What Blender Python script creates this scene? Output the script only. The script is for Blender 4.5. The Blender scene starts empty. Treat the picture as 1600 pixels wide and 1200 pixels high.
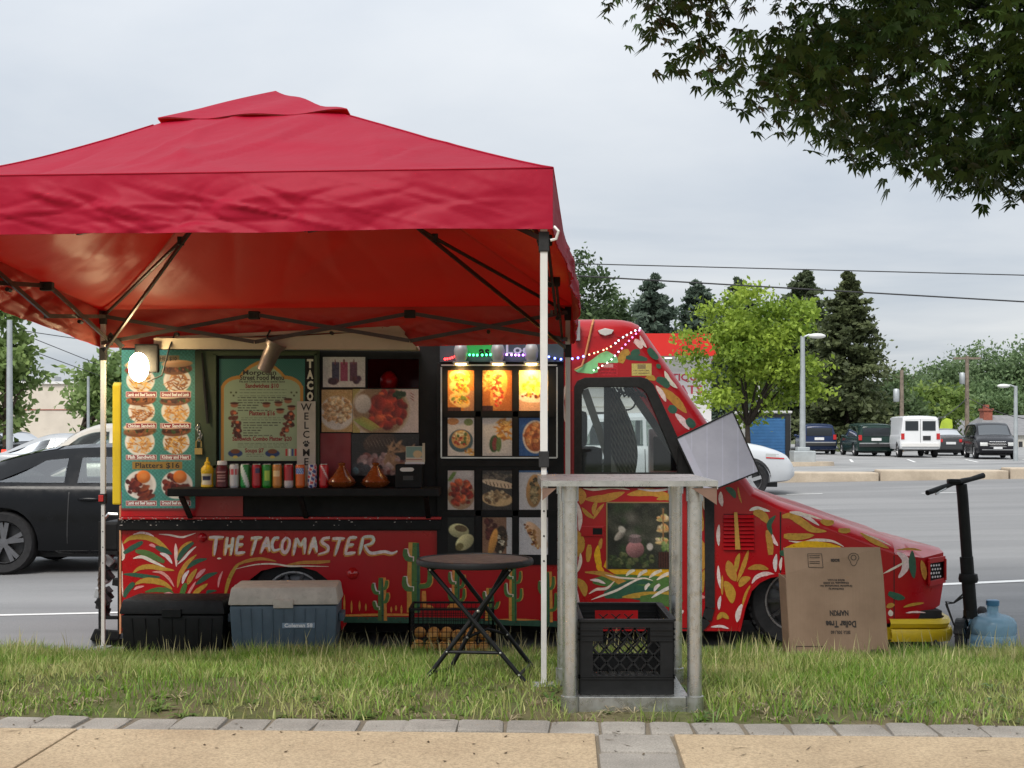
import bpy, bmesh, math, random
import numpy as np
from mathutils import Vector, Matrix
from mathutils.geometry import tessellate_polygon
R = math.radians
random.seed(7)
rng = np.random.default_rng(7)
scene = bpy.context.scene
COL = scene.collection

# ------------------------------------------------------------------ camera
F, HY, CZ = 2100.0, 670.0, 1.45          # focal length in photo pixels, horizon row, eye height over the road
cam_d = bpy.data.cameras.new('camera')
cam_d.sensor_width = 36.0
cam_d.lens = 36.0 * F / 1600.0
cam_d.shift_y = (HY - 600.0) / 1600.0
cam_d.clip_start = 0.1
cam_d.clip_end = 3000.0
cam = bpy.data.objects.new('camera', cam_d)
COL.objects.link(cam)
cam.location = (0, 0, CZ)
cam.rotation_euler = (R(90), 0, 0)
scene.camera = cam

# ------------------------------------------------------------------ sky, sun, exposure
SUN_EL, SUN_AZ = 52.0, 200.0             # azimuth clockwise from +Y: behind the camera, a little to the left
world = bpy.data.worlds.new('World')
scene.world = world
world.use_nodes = True
wn, wl = world.node_tree.nodes, world.node_tree.links
wn.clear()
w_out = wn.new('ShaderNodeOutputWorld')
w_bg = wn.new('ShaderNodeBackground')
w_bg.inputs['Strength'].default_value = 0.1
w_sky = wn.new('ShaderNodeTexSky')
w_sky.sky_type = 'NISHITA'
w_sky.sun_disc = False
w_sky.sun_elevation = R(SUN_EL)
w_sky.sun_rotation = R(SUN_AZ)
w_tc = wn.new('ShaderNodeTexCoord')
w_sep = wn.new('ShaderNodeSeparateXYZ')
wl.new(w_tc.outputs['Generated'], w_sep.inputs[0])
def wmath(op, a, b=None, clamp=False):
    n = wn.new('ShaderNodeMath'); n.operation = op; n.use_clamp = clamp
    for i, v in enumerate((a, b)):
        if v is None: continue
        if isinstance(v, (int, float)): n.inputs[i].default_value = v
        else: wl.new(v, n.inputs[i])
    return n.outputs[0]
w_z = wmath('MAXIMUM', w_sep.outputs['Z'], 0.0)
w_den = wmath('ADD', w_z, 0.07)
w_u = wmath('DIVIDE', w_sep.outputs['X'], w_den)
w_v = wmath('DIVIDE', w_sep.outputs['Y'], w_den)
w_cmb = wn.new('ShaderNodeCombineXYZ')
wl.new(w_u, w_cmb.inputs[0]); wl.new(w_v, w_cmb.inputs[1])
w_n1 = wn.new('ShaderNodeTexNoise')
w_n1.inputs['Scale'].default_value = 0.5; w_n1.inputs['Detail'].default_value = 7.0
w_n1.inputs['Roughness'].default_value = 0.52; w_n1.inputs['Distortion'].default_value = 0.35
wl.new(w_cmb.outputs[0], w_n1.inputs['Vector'])
w_ramp = wn.new('ShaderNodeValToRGB')
w_ramp.color_ramp.elements[0].position = 0.36
w_ramp.color_ramp.elements[0].color = (0.47, 0.515, 0.575, 1)
w_ramp.color_ramp.elements[1].position = 0.66
w_ramp.color_ramp.elements[1].color = (0.67, 0.69, 0.71, 1)
wl.new(w_n1.outputs['Fac'], w_ramp.inputs['Fac'])
# overcast skies brighten steadily from the horizon to overhead
w_grad = wmath('ADD', 1.0, wmath('MULTIPLY', w_z, 1.35))
w_gain = wmath('MULTIPLY', w_grad, 5.0)
w_mul = wn.new('ShaderNodeVectorMath'); w_mul.operation = 'SCALE'
wl.new(w_ramp.outputs['Color'], w_mul.inputs[0]); wl.new(w_gain, w_mul.inputs['Scale'])
w_mix = wn.new('ShaderNodeMix'); w_mix.data_type = 'RGBA'
w_mix.inputs[0].default_value = 0.95
wl.new(w_sky.outputs['Color'], w_mix.inputs[6]); wl.new(w_mul.outputs[0], w_mix.inputs[7])
wl.new(w_mix.outputs[2], w_bg.inputs['Color'])
wl.new(w_bg.outputs[0], w_out.inputs['Surface'])

sun_d = bpy.data.lights.new('sun', 'SUN')
sun_d.energy = 1.5
sun_d.angle = R(28)
sun_d.color = (1.0, 0.95, 0.88)
sun = bpy.data.objects.new('sun', sun_d)
COL.objects.link(sun)
_az = R(SUN_AZ); _el = R(SUN_EL)
_to = Vector((math.sin(_az) * math.cos(_el), math.cos(_az) * math.cos(_el), math.sin(_el)))
sun.rotation_euler = _to.to_track_quat('Z', 'Y').to_euler()
sun.location = (-6, -6, 20)

scene.view_settings.view_transform = 'Standard'
scene.view_settings.look = 'None'
scene.view_settings.exposure = 1.0
scene.view_settings.gamma = 1.0
scene.view_settings.use_curve_mapping = False
scene.cycles.max_bounces = 6
scene.cycles.transparent_max_bounces = 24
scene.cycles.sample_clamp_indirect = 6.0
scene.cycles.use_denoising = True

# ------------------------------------------------------------------ colour and materials
def lin1(c):
    c = c / 255.0
    return c / 12.92 if c <= 0.04045 else ((c + 0.055) / 1.055) ** 2.4
def S(r, g, b, k=1.0):
    return (lin1(r) * k, lin1(g) * k, lin1(b) * k)
def srgb_to_lin(a):
    a = np.clip(a, 0, 1)
    return np.where(a <= 0.04045, a / 12.92, ((a + 0.055) / 1.055) ** 2.4)

class NT:
    def __init__(s, name):
        s.m = bpy.data.materials.new(name); s.m.use_nodes = True
        s.n = s.m.node_tree.nodes; s.l = s.m.node_tree.links
        s.n.clear()
        s.out = s.n.new('ShaderNodeOutputMaterial')
    def node(s, t, **kw):
        n = s.n.new(t)
        for k, v in kw.items():
            if k in n.inputs: s.set(n.inputs[k], v)
            else: setattr(n, k, v)
        return n
    def set(s, inp, v):
        if hasattr(v, 'links') or isinstance(v, bpy.types.NodeSocket): s.l.new(v, inp)
        else:
            if isinstance(v, tuple) and len(v) == 3 and inp.type == 'RGBA': v = v + (1,)
            inp.default_value = v
    def coord(s, kind='Object'):
        return s.node('ShaderNodeTexCoord').outputs[kind]
    def geo_pos(s):
        return s.node('ShaderNodeNewGeometry').outputs['Position']
    def noise(s, scale, detail=4, rough=.55, vec=None, stretch=None):
        v = vec if vec is not None else s.coord()
        if stretch:
            mp = s.node('ShaderNodeMapping'); s.l.new(v, mp.inputs['Vector']); mp.inputs['Scale'].default_value = stretch; v = mp.outputs[0]
        n = s.node('ShaderNodeTexNoise'); s.l.new(v, n.inputs['Vector'])
        n.inputs['Scale'].default_value = scale; n.inputs['Detail'].default_value = detail; n.inputs['Roughness'].default_value = rough
        return n.outputs['Fac']
    def ramp(s, fac, stops):
        r = s.node('ShaderNodeValToRGB'); s.l.new(fac, r.inputs['Fac'])
        e = r.color_ramp.elements
        while len(e) < len(stops): e.new(0.5)
        for i, (p, c) in enumerate(stops):
            e[i].position = p
            e[i].color = (c + (1,)) if isinstance(c, tuple) else (c, c, c, 1)
        return r.outputs['Color']
    def mix(s, f, a, b, mode='MIX'):
        m = s.node('ShaderNodeMix', data_type='RGBA', blend_type=mode)
        s.set(m.inputs[0], f); s.set(m.inputs[6], a); s.set(m.inputs[7], b)
        return m.outputs[2]
    def bump(s, h, strength=.3, dist=.01):
        b = s.node('ShaderNodeBump'); s.l.new(h, b.inputs['Height'])
        b.inputs['Strength'].default_value = strength; b.inputs['Distance'].default_value = dist
        return b.outputs[0]
    def bsdf(s, color, rough=.5, metal=0., normal=None, spec=.5, **kw):
        p = s.node('ShaderNodeBsdfPrincipled')
        s.set(p.inputs['Base Color'], color); s.set(p.inputs['Roughness'], rough); s.set(p.inputs['Metallic'], metal)
        p.inputs['Specular IOR Level'].default_value = spec
        if normal is not None: s.l.new(normal, p.inputs['Normal'])
        for k, v in kw.items(): s.set(p.inputs[k], v)
        return p.outputs[0]
    def done(s, sh):
        s.l.new(sh, s.out.inputs['Surface']); return s.m

def paint(name, col, rough=.45, var=.12, scale=6., bump=.0, metal=0., spec=.5, dirt=0., dirt_col=(.12, .10, .08), coat=0.):
    t = NT(name)
    n = t.noise(scale, 5)
    lo = tuple(c * (1 - var) for c in col); hi = tuple(min(1, c * (1 + var)) for c in col)
    c = t.ramp(n, [(.3, lo), (.7, hi)])
    if dirt > 0:
        d = t.ramp(t.noise(scale * 2.3, 8, .7), [(.52, 0.0), (.75, dirt)])
        c = t.mix(d, c, dirt_col)
    rr = t.ramp(t.noise(scale * 3, 4), [(.3, max(0, rough - .08)), (.7, min(1, rough + .1))])
    nm = t.bump(t.noise(scale * 12, 4), bump, .004) if bump else None
    kw = {'Coat Weight': coat, 'Coat Roughness': .08} if coat else {}
    return t.done(t.bsdf(c, rr, metal, nm, spec, **kw))

def emit(name, col, k):
    t = NT(name)
    e = t.node('ShaderNodeEmission'); e.inputs['Color'].default_value = col + (1,); e.inputs['Strength'].default_value = k
    return t.done(e.outputs[0])

def glass(name, tint=(.8, .85, .85), transp=.8, rough=.03, ior=1.5):
    t = NT(name)
    tr = t.node('ShaderNodeBsdfTransparent'); tr.inputs['Color'].default_value = tint + (1,)
    gl = t.node('ShaderNodeBsdfGlossy'); gl.inputs['Roughness'].default_value = rough
    gl.inputs['Color'].default_value = (1, 1, 1, 1)
    df = t.node('ShaderNodeBsdfDiffuse'); df.inputs['Color'].default_value = (.02, .025, .03, 1)
    m0 = t.node('ShaderNodeMixShader'); m0.inputs[0].default_value = transp
    t.l.new(df.outputs[0], m0.inputs[1]); t.l.new(tr.outputs[0], m0.inputs[2])
    fr = t.node('ShaderNodeFresnel'); fr.inputs['IOR'].default_value = ior
    m1 = t.node('ShaderNodeMixShader')
    t.l.new(fr.outputs[0], m1.inputs[0]); t.l.new(m0.outputs[0], m1.inputs[1]); t.l.new(gl.outputs[0], m1.inputs[2])
    return t.done(m1.outputs[0])

def printed(name, rough=.45, attr='Col', spec=.4, grain=.06):
    t = NT(name)
    a = t.node('ShaderNodeAttribute'); a.attribute_name = attr
    n = t.ramp(t.noise(220, 2), [(.3, 1 - grain), (.7, 1.0)])
    c = t.mix(1.0, a.outputs['Color'], n, 'MULTIPLY')
    return t.done(t.bsdf(c, rough, 0, None, spec))

# ------------------------------------------------------------------ mesh helpers
def px(x, y, Y):
    return Vector(((x - 800.0) / F * Y, Y, CZ - (y - HY) / F * Y))

class MB:
    """collects shapes; build() links them as one mesh object"""
    def __init__(s):
        s.v = []; s.f = []; s.c = []; s.cur = None
    def add(s, vs, fs):
        o = len(s.v); s.v.extend([tuple(v) for v in vs])
        for f in fs:
            s.f.append(tuple(i + o for i in f)); s.c.append(s.cur)
        return s
    def box(s, c, d, rot=None):
        hx, hy, hz = d[0] / 2, d[1] / 2, d[2] / 2
        vs = [Vector((x, y, z)) for x in (-hx, hx) for y in (-hy, hy) for z in (-hz, hz)]
        if rot is not None: vs = [rot @ v for v in vs]
        c = Vector(c)
        return s.add([v + c for v in vs], [(0, 1, 3, 2), (4, 6, 7, 5), (0, 4, 5, 1), (2, 3, 7, 6), (0, 2, 6, 4), (1, 5, 7, 3)])
    def box2(s, a, b):
        return s.box([(a[i] + b[i]) / 2 for i in range(3)], [abs(b[i] - a[i]) for i in range(3)])
    def bar(s, a, b, w, h=None, up=(0, 0, 1)):
        a, b = Vector(a), Vector(b); h = h or w
        d = (b - a); L = d.length; d.normalize()
        u = Vector(up); x = d.cross(u)
        if x.length < 1e-4: x = d.cross(Vector((0, 1, 0)))
        x.normalize(); y = x.cross(d)
        rot = Matrix((x, d, y)).transposed()
        return s.box((a + b) / 2, (w, L, h), rot)
    def tube(s, pts, r, n=8, cap=True, closed=False):
        pts = [Vector(p) for p in pts]
        rs = r if isinstance(r, (list, tuple)) else [r] * len(pts)
        vs = []; N = len(pts); prev = None
        for i, p in enumerate(pts):
            if closed: t = pts[(i + 1) % N] - pts[i - 1]
            else: t = pts[min(i + 1, N - 1)] - pts[max(i - 1, 0)]
            t.normalize()
            if prev is None:
                a = t.cross(Vector((0, 0, 1)))
                if a.length < .05: a = t.cross(Vector((1, 0, 0)))
            else:
                a = prev - t * prev.dot(t)
            a.normalize(); prev = a; b = t.cross(a)
            for k in range(n):
                g = 2 * math.pi * k / n
                vs.append(p + (a * math.cos(g) + b * math.sin(g)) * rs[i])
        fs = []
        for i in range(N if closed else N - 1):
            j = (i + 1) % N
            for k in range(n):
                k2 = (k + 1) % n
                fs.append((i * n + k, i * n + k2, j * n + k2, j * n + k))
        if cap and not closed:
            fs.append(tuple(range(n))[::-1]); fs.append(tuple((N - 1) * n + k for k in range(n)))
        return s.add(vs, fs)
    def lathe(s, prof, c=(0, 0, 0), n=20, axis='z', cap=True):
        vs = []; c = Vector(c)
        for r, h in prof:
            for k in range(n):
                a = 2 * math.pi * k / n
                x, y = r * math.cos(a), r * math.sin(a)
                p = (x, y, h) if axis == 'z' else ((x, h, y) if axis == 'y' else (h, x, y))
                vs.append(c + Vector(p))
        fs = []
        for i in range(len(prof) - 1):
            for k in range(n):
                k2 = (k + 1) % n
                fs.append((i * n + k, i * n + k2, (i + 1) * n + k2, (i + 1) * n + k))
        if cap:
            fs.append(tuple(range(n))[::-1]); fs.append(tuple((len(prof) - 1) * n + k for k in range(n)))
        return s.add(vs, fs)
    def ball(s, c, r, n=10, m=6):
        r = (r, r, r) if isinstance(r, (int, float)) else r
        vs = [(c[0], c[1], c[2] - r[2])]
        for i in range(1, m):
            a = math.pi * i / m - math.pi / 2
            for k in range(n):
                g = 2 * math.pi * k / n
                vs.append((c[0] + r[0] * math.cos(a) * math.cos(g), c[1] + r[1] * math.cos(a) * math.sin(g), c[2] + r[2] * math.sin(a)))
        vs.append((c[0], c[1], c[2] + r[2])); T = len(vs) - 1
        fs = [(0, 1 + (k + 1) % n, 1 + k) for k in range(n)]
        for i in range(m - 2):
            for k in range(n):
                a = 1 + i * n + k; b = 1 + i * n + (k + 1) % n
                fs.append((a, b, b + n, a + n))
        o = 1 + (m - 2) * n
        fs += [(o + k, o + (k + 1) % n, T) for k in range(n)]
        return s.add(vs, fs)
    def prism(s, loops, y0, y1, fn=None):
        """plate: 2d loops (outer, holes...) in x,z extruded from depth y0 (front) to y1"""
        if not isinstance(loops[0][0], (tuple, list, Vector)): loops = [loops]
        flat = [p for lp in loops for p in lp]
        tris = tessellate_polygon([[Vector((p[0], p[1], 0)) for p in lp] for lp in loops])
        n = len(flat)
        fn = fn or (lambda x, z, y: (x, y, z))
        vs = [fn(p[0], p[1], y0) for p in flat] + [fn(p[0], p[1], y1) for p in flat]
        fs = []
        for a, b, c in tris:
            A, B, Cc = flat[a], flat[b], flat[c]
            ar = (B[0] - A[0]) * (Cc[1] - A[1]) - (B[1] - A[1]) * (Cc[0] - A[0])
            if ar < 0: b, c = c, b
            fs.append((a, b, c)); fs.append((a + n, c + n, b + n))
        o = 0
        for lp in loops:
            m = len(lp)
            ar = sum(lp[i][0] * lp[(i + 1) % m][1] - lp[(i + 1) % m][0] * lp[i][1] for i in range(m))
            hole = lp is not loops[0]
            for i in range(m):
                a, b = o + i, o + (i + 1) % m
                q = (a, a + n, b + n, b)
                if (ar < 0) != hole: q = q[::-1]
                fs.append(q)
            o += m
        return s.add(vs, fs)
    def quadgrid(s, P):
        """P[i][j] points"""
        h, w = len(P), len(P[0])
        return s.add([p for row in P for p in row], [(i * w + j, i * w + j + 1, (i + 1) * w + j + 1, (i + 1) * w + j) for i in range(h - 1) for j in range(w - 1)])
    def mesh(s, name, smooth=None, bevel=0., merge=True):
        me = bpy.data.meshes.new(name)
        me.from_pydata(s.v, [], s.f)
        if any(c is not None for c in s.c):
            at = me.color_attributes.new('Col', 'FLOAT_COLOR', 'CORNER')
            arr = []
            for f, c in zip(s.f, s.c):
                arr.extend((tuple(c) + (1.0,)) * len(f) if c is not None else (1.0, 1.0, 1.0, 1.0) * len(f))
            at.data.foreach_set('color', arr)
        if bevel or merge:
            bm = bmesh.new(); bm.from_mesh(me)
            if merge: bmesh.ops.remove_doubles(bm, verts=bm.verts, dist=1e-5)
            if bevel:
                bmesh.ops.recalc_face_normals(bm, faces=bm.faces)
                es = [e for e in bm.edges if len(e.link_faces) == 2 and e.calc_face_angle(0) > R(50)]
                bmesh.ops.bevel(bm, geom=es, offset=bevel, segments=2, affect='EDGES', profile=.6, clamp_overlap=True)
            bm.to_mesh(me); bm.free()
        if smooth is not None:
            me.polygons.foreach_set('use_smooth', [True] * len(me.polygons))
            if smooth < 180: me.set_sharp_from_angle(angle=R(smooth))
        me.update()
        return me
    def build(s, name, mat, parent=None, smooth=None, bevel=0., world=True, merge=True):
        return obj(name, s.mesh(name, smooth, bevel, merge), mat, parent, world)

def obj(name, me, mat, parent=None, world=True):
    """world: the mesh holds world coordinates (parent is an unrotated Empty or a part)"""
    o = bpy.data.objects.new(name, me)
    COL.objects.link(o)
    if mat is not None and len(me.materials) == 0: me.materials.append(mat)
    if parent is not None:
        o.parent = parent
        if world and parent.type == 'EMPTY': o.location = -Vector(parent.location)
    return o

def tag(o, label=None, cat=None, group=None, kind=None):
    if label: o['label'] = label
    if cat: o['category'] = cat
    if group: o['group'] = group
    if kind: o['kind'] = kind
    return o

def thing(name, label, cat, loc=(0, 0, 0), rotz=0., group=None):
    o = bpy.data.objects.new(name, None)
    COL.objects.link(o)
    o.empty_display_size = .1
    o.location = loc; o.rotation_euler = (0, 0, rotz)
    return tag(o, label, cat, group)

def copy_tree(o, parent=None):
    c = o.copy(); COL.objects.link(c)
    if parent is not None: c.parent = parent
    for ch in list(o.children):
        if ch.name != c.name: copy_tree(ch, c)
    return c

def arrmesh(name, V, Fq, smooth=False):
    """fast mesh from numpy arrays; Fq (n,3) or (n,4)"""
    me = bpy.data.meshes.new(name)
    n, k = Fq.shape
    me.vertices.add(len(V)); me.vertices.foreach_set('co', np.ascontiguousarray(V, dtype=np.float32).ravel())
    me.loops.add(n * k); me.loops.foreach_set('vertex_index', np.ascontiguousarray(Fq, dtype=np.int32).ravel())
    me.polygons.add(n)
    me.polygons.foreach_set('loop_start', np.arange(0, n * k, k, dtype=np.int32))
    if smooth: me.polygons.foreach_set('use_smooth', np.ones(n, dtype=bool))
    me.update(calc_edges=True)
    return me

def text_mesh(body, size, bold=0., align='CENTER', spacing=1.0, extrude=0.):
    cu = bpy.data.curves.new('t', 'FONT')
    cu.body = body; cu.size = size; cu.align_x = align; cu.align_y = 'CENTER'
    cu.offset = bold; cu.space_character = spacing; cu.extrude = extrude; cu.resolution_u = 2
    o = bpy.data.objects.new('t', cu); COL.objects.link(o)
    bpy.context.view_layer.update()
    dg = bpy.context.evaluated_depsgraph_get()
    me = bpy.data.meshes.new_from_object(o.evaluated_get(dg))
    bpy.data.objects.remove(o); bpy.data.curves.remove(cu)
    me.materials.clear()
    return me

def put_text(mb, body, size, origin, right, up, bold=0., align='CENTER', spacing=1.0, width=None):
    """adds flat lettering to mb at origin in the plane right/up"""
    me = text_mesh(body, size, bold, align, spacing)
    right, up, origin = Vector(right), Vector(up), Vector(origin)
    vs = [v.co.copy() for v in me.vertices]
    k = 1.0
    if width and vs:
        w = max(v.x for v in vs) - min(v.x for v in vs); k = width / max(w, 1e-6)
    mb.add([origin + right * v.x * k + up * v.y for v in vs], [tuple(p.vertices) for p in me.polygons])
    bpy.data.meshes.remove(me)

def catmull(pts, n):
    pts = [tuple(map(float, p)) for p in pts]; out = []
    m = len(pts)
    for i in range(m - 1):
        p0 = pts[max(i - 1, 0)]; p1 = pts[i]; p2 = pts[i + 1]; p3 = pts[min(i + 2, m - 1)]
        for k in range(n):
            t = k / n
            out.append(tuple(.5 * (2 * b + (c - a) * t + (2 * a - 5 * b + 4 * c - d) * t * t + (3 * b - a - 3 * c + d) * t ** 3) for a, b, c, d in zip(p0, p1, p2, p3)))
    out.append(pts[-1])
    return out
# ------------------------------------------------------------------ the ground
def smooth01(t):
    t = np.clip(t, 0, 1); return t * t * (3 - 2 * t)
def road_z(X, Y):
    return .02 * np.clip(X, -22, 18) * smooth01((Y - 9.6) / 3.0)
EDGE_A = R(-2.4)
EU = Vector((math.cos(EDGE_A), math.sin(EDGE_A), 0)); EV = Vector((-math.sin(EDGE_A), math.cos(EDGE_A), 0))
EO = Vector((0, 4.62, 0))
def edge_pt(s, t, z=0.):
    p = EO + EU * s + EV * t; return Vector((p.x, p.y, z))
def verge_z(X, Y):
    y0 = 4.62 + X * math.tan(EDGE_A)
    t = np.clip((Y - y0) / (8.3 - y0), 0, 1)
    prof = np.interp(t, [0, .06, .22, .5, 1.], [.437, .446, .428, .295, .062])
    b = .012 * np.sin(X * 3.1 + Y * 2.3) + .010 * np.sin(X * 7.7 - Y * 5.1) + .006 * np.sin(X * 17.3 + Y * 13.1)
    return prof + b * np.clip(t * 8, 0, 1) * np.clip((1 - t) * 6, 0.2, 1)

def m_asphalt():
    t = NT('asphalt'); p = t.geo_pos()
    c = t.ramp(t.noise(.35, 6, .6, p, (.25, 1.6, 1)), [(.3, (.185, .185, .187)), (.7, (.265, .263, .261))])
    sp = t.ramp(t.noise(160, 3, .7, p), [(.35, .72), (.62, 1.12)])
    c = t.mix(1, c, sp, 'MULTIPLY')
    pt = t.ramp(t.noise(.22, 3, .5, p, (.3, 1, 1)), [(.50, 0.), (.53, .22)]); c = t.mix(pt, c, (.12, .12, .122))
    st = t.ramp(t.noise(1.3, 7, .7, p, (.12, 1.5, 1)), [(.52, 0.), (.78, .45)])
    c = t.mix(st, c, (.10, .10, .10))
    return t.done(t.bsdf(c, .82, 0, t.bump(t.noise(140, 4, .6, p), .35, .01), .35))
def m_concrete(name, a, b, sc=1., speck=.25):
    t = NT(name); p = t.geo_pos()
    c = t.ramp(t.noise(2.2 * sc, 7, .65, p), [(.3, a), (.7, b)])
    c = t.mix(t.ramp(t.noise(.9 * sc, 8, .7, p), [(.5, 0.), (.72, .35)]), c, tuple(q * .55 for q in a))
    s1 = t.ramp(t.noise(110 * sc, 3, .75, p), [(.33, 1 - speck), (.6, 1 + speck * .4)])
    c = t.mix(1, c, s1, 'MULTIPLY')
    s2 = t.ramp(t.noise(45 * sc, 5, .8, p), [(.60, 0.), (.72, .3)])
    c = t.mix(s2, c, (.16, .13, .10))
    return t.done(t.bsdf(c, .9, 0, t.bump(t.noise(90 * sc, 5, .7, p), .5, .006), .3))
def m_soil():
    t = NT('soil'); p = t.geo_pos()
    c = t.ramp(t.noise(6, 8, .7, p), [(.3, (.105, .075, .045)), (.55, (.20, .15, .095)), (.75, (.28, .22, .14))])
    g = t.ramp(t.noise(2.3, 5, .6, p), [(.42, .25), (.62, .85)])
    c = t.mix(g, c, t.ramp(t.noise(30, 5, .7, p), [(.3, (.055, .085, .02)), (.7, (.13, .16, .045))]))
    return t.done(t.bsdf(c, .95, 0, t.bump(t.noise(60, 6, .7, p), .8, .02), .2))
def m_ground():
    t = NT('far_ground'); p = t.geo_pos()
    c = t.ramp(t.noise(.05, 6, .6, p), [(.3, (.06, .08, .03)), (.7, (.14, .14, .08))])
    return t.done(t.bsdf(c, .95, 0, None, .2))
MA = m_asphalt()
M_SIDE = m_concrete('exposed_aggregate_concrete', (.37, .275, .175), (.48, .37, .24), 1., .34)
M_PAVER = m_concrete('grey_paver', (.22, .20, .175), (.35, .32, .28), 1.6, .3)
M_KERB = m_concrete('kerb_concrete', (.40, .33, .25), (.58, .49, .38), .8, .2)
M_LOT = m_concrete('lot_asphalt', (.22, .22, .22), (.34, .34, .335), .22, .15)
M_WHITE = paint('road_paint', (.72, .72, .70), .7, .12, 9, dirt=.35, dirt_col=(.3, .3, .3))
M_BED = m_concrete('joint_sand', (.14, .115, .085), (.24, .20, .145), 2., .3)

# terrain sheet to the horizon
g = MB(); xs = [-1500, -300, -60, 60, 300, 1500]; ys = [-60, 60, 140, 400, 2000]
g.quadgrid([[(x, y, -.6) for x in xs] for y in ys])
tag(g.build('ground', m_ground()), kind='structure')

# the carriageway, a sheet with a slight fall
def sheet(name, xs, ys, zf, mat, dz=0.):
    m = MB(); m.quadgrid([[(x, y, float(zf(x, y)) + dz) for x in xs] for y in ys])
    return m.build(name, mat, smooth=180)
FAR_K = lambda x: 32.9 - .10 * (x - 7)      # where the far kerb runs
rx = list(np.linspace(-120, 120, 97)); ry = [8.3, 8.6, 9.2, 9.8, 10.4, 11, 11.6, 12.2, 12.8, 14, 18, 24, 30, 36, 44]
road = tag(sheet('road', rx, ry, road_z, MA), kind='structure')
def road_px(x, y):
    """point of the road sheet seen at a photo pixel"""
    Y = 12.
    for _ in range(40):
        X = (x - 800) / F * Y; Y = .5 * Y + .5 * (CZ - float(road_z(X, Y))) * F / (y - HY)
    return Vector(((x - 800) / F * Y, Y, 0))
def road_mark(a, b, w):
    m = MB(); a, b = Vector(a), Vector(b); d = (b - a).normalized(); n = Vector((-d.y, d.x, 0)) * w / 2
    N = max(2, int((b - a).length / 1.0)); P = [[], []]
    for i in range(N + 1):
        q = a.lerp(b, i / N)
        for k, sgn in enumerate((-1, 1)):
            r = q + n * sgn; P[k].append((r.x, r.y, float(road_z(r.x, r.y)) + .005))
    m.quadgrid(P)
    return m.build('lane_line', M_WHITE, road, world=False)
la, lb = road_px(0, 962), road_px(1600, 908); ld = (lb - la).normalized()
road_mark(la - ld * 22, lb + ld * 26, .11)
for x0, y0, x1, y1 in ((1228, 773, 1285, 771.5), (1440, 771, 1497, 769.6), (1000, 776, 1060, 775), (1655, 768, 1712, 767)):
    road_mark(road_px(x0, y0), road_px(x1, y1), .13)

# near kerb, a real step between the grass and the road
kb = MB(); XK = np.arange(-30, 30.01, 2.0)
for i in range(len(XK) - 1):
    kb.box2((XK[i] + .004, 8.28, -.12), (XK[i + 1] - .004, 8.44, .060))
tag(kb.build('kerb', M_KERB, bevel=.015), kind='structure')

# far kerb with its joints, then the parking lot behind it
fk = tag(MB().quadgrid([[(x, FAR_K(x) + dy, .36 if False else float(road_z(x, 33)) + .0) for x in (-60, 60)] for dy in (.0, .3)]).build('far_kerb', M_KERB), kind='structure')
for i, x in enumerate(np.arange(-52, 56, 3.05)):
    m = MB(); x2 = x + 3.03
    ang = math.atan(-.10)
    c = Vector(((x + x2) / 2, FAR_K((x + x2) / 2) + .45, float(road_z((x + x2) / 2, 33)) + .08))
    m.box(c, (3.03, .9, .30), Matrix.Rotation(ang, 3, 'Z'))
    m.build('kerb_stone', M_KERB, fk, bevel=.03, world=False)
def lot_z(x, y):
    k = float(road_z(x, 33)) + .22
    return k + (0.0 - k) * min(1, max(0, (y - FAR_K(x)) / 26.0))
lx = list(np.linspace(-100, 100, 41)); lot = MB(); P = []
for j, t in enumerate(np.linspace(0, 1, 24)):
    P.append([(x, FAR_K(x) + .85 + t * 95, lot_z(x, FAR_K(x) + .85 + t * 95)) for x in lx])
lot.quadgrid(P)
tag(lot.build('parking_lot', M_LOT, smooth=180), kind='structure')
# small planted island round the lamp post in the lot
isl = MB(); c0 = px(1268, 724, 44.)
prof = [(1.05 * math.cos(a) * 1.0, .8 * math.sin(a)) for a in np.linspace(0, 2 * math.pi, 24, endpoint=False)]
LZ = lot_z(c0.x, 44.)
isl.add([(c0.x - .3 + p[0], 44 + p[1], LZ - .05) for p in prof] + [(c0.x - .3 + p[0] * .97, 44 + p[1] * .97, LZ + .14) for p in prof],
        [(i, (i + 1) % 24, 24 + (i + 1) % 24, 24 + i) for i in range(24)] + [tuple(range(24, 48))])
tag(isl.build('lot_island', M_KERB), kind='structure')

# ---- pavement: slabs of tan exposed aggregate with a grey stone band, edging of tumbled pavers
side = MB()
side.add([edge_pt(-9, -7, .441), edge_pt(9, -7, .441), edge_pt(9, .01, .441), edge_pt(-9, .01, .441)], [(0, 1, 2, 3)])
side.add([edge_pt(-9, .01, .441), edge_pt(9, .01, .441), edge_pt(9, .01, .0), edge_pt(-9, .01, .0)], [(0, 3, 2, 1)])
sidewalk = tag(side.build('sidewalk', M_BED), kind='structure')
def slab(s0, s1, t0, t1, mat, name, jig=0., bev=.006, dz=0.):
    m = MB(); J = lambda: random.uniform(-jig, jig)
    c = [(s0 + J(), t0 + J()), (s1 + J(), t0 + J()), (s1 + J(), t1 + J()), (s0 + J(), t1 + J())]
    zt = .45 + dz
    vs = [edge_pt(a, b, .40) for a, b in c] + [edge_pt(a, b, zt) for a, b in c]
    m.add(vs, [(0, 3, 2, 1), (4, 5, 6, 7), (0, 1, 5, 4), (1, 2, 6, 5), (2, 3, 7, 6), (3, 0, 4, 7)])
    return m.build(name, mat, sidewalk, bevel=bev, world=False)
cuts = [-8.6, -6.4, -3.9, -1.44, .285]
for a, b in zip(cuts, cuts[1:]): slab(a + .004, b - .004, -2.6, -.192, M_SIDE, 'slab')
for a, b in ((.535, 3.0), (3.0, 5.5), (5.5, 8.6)): slab(a + .004, b - .004, -2.6, -.192, M_SIDE, 'slab')
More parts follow.
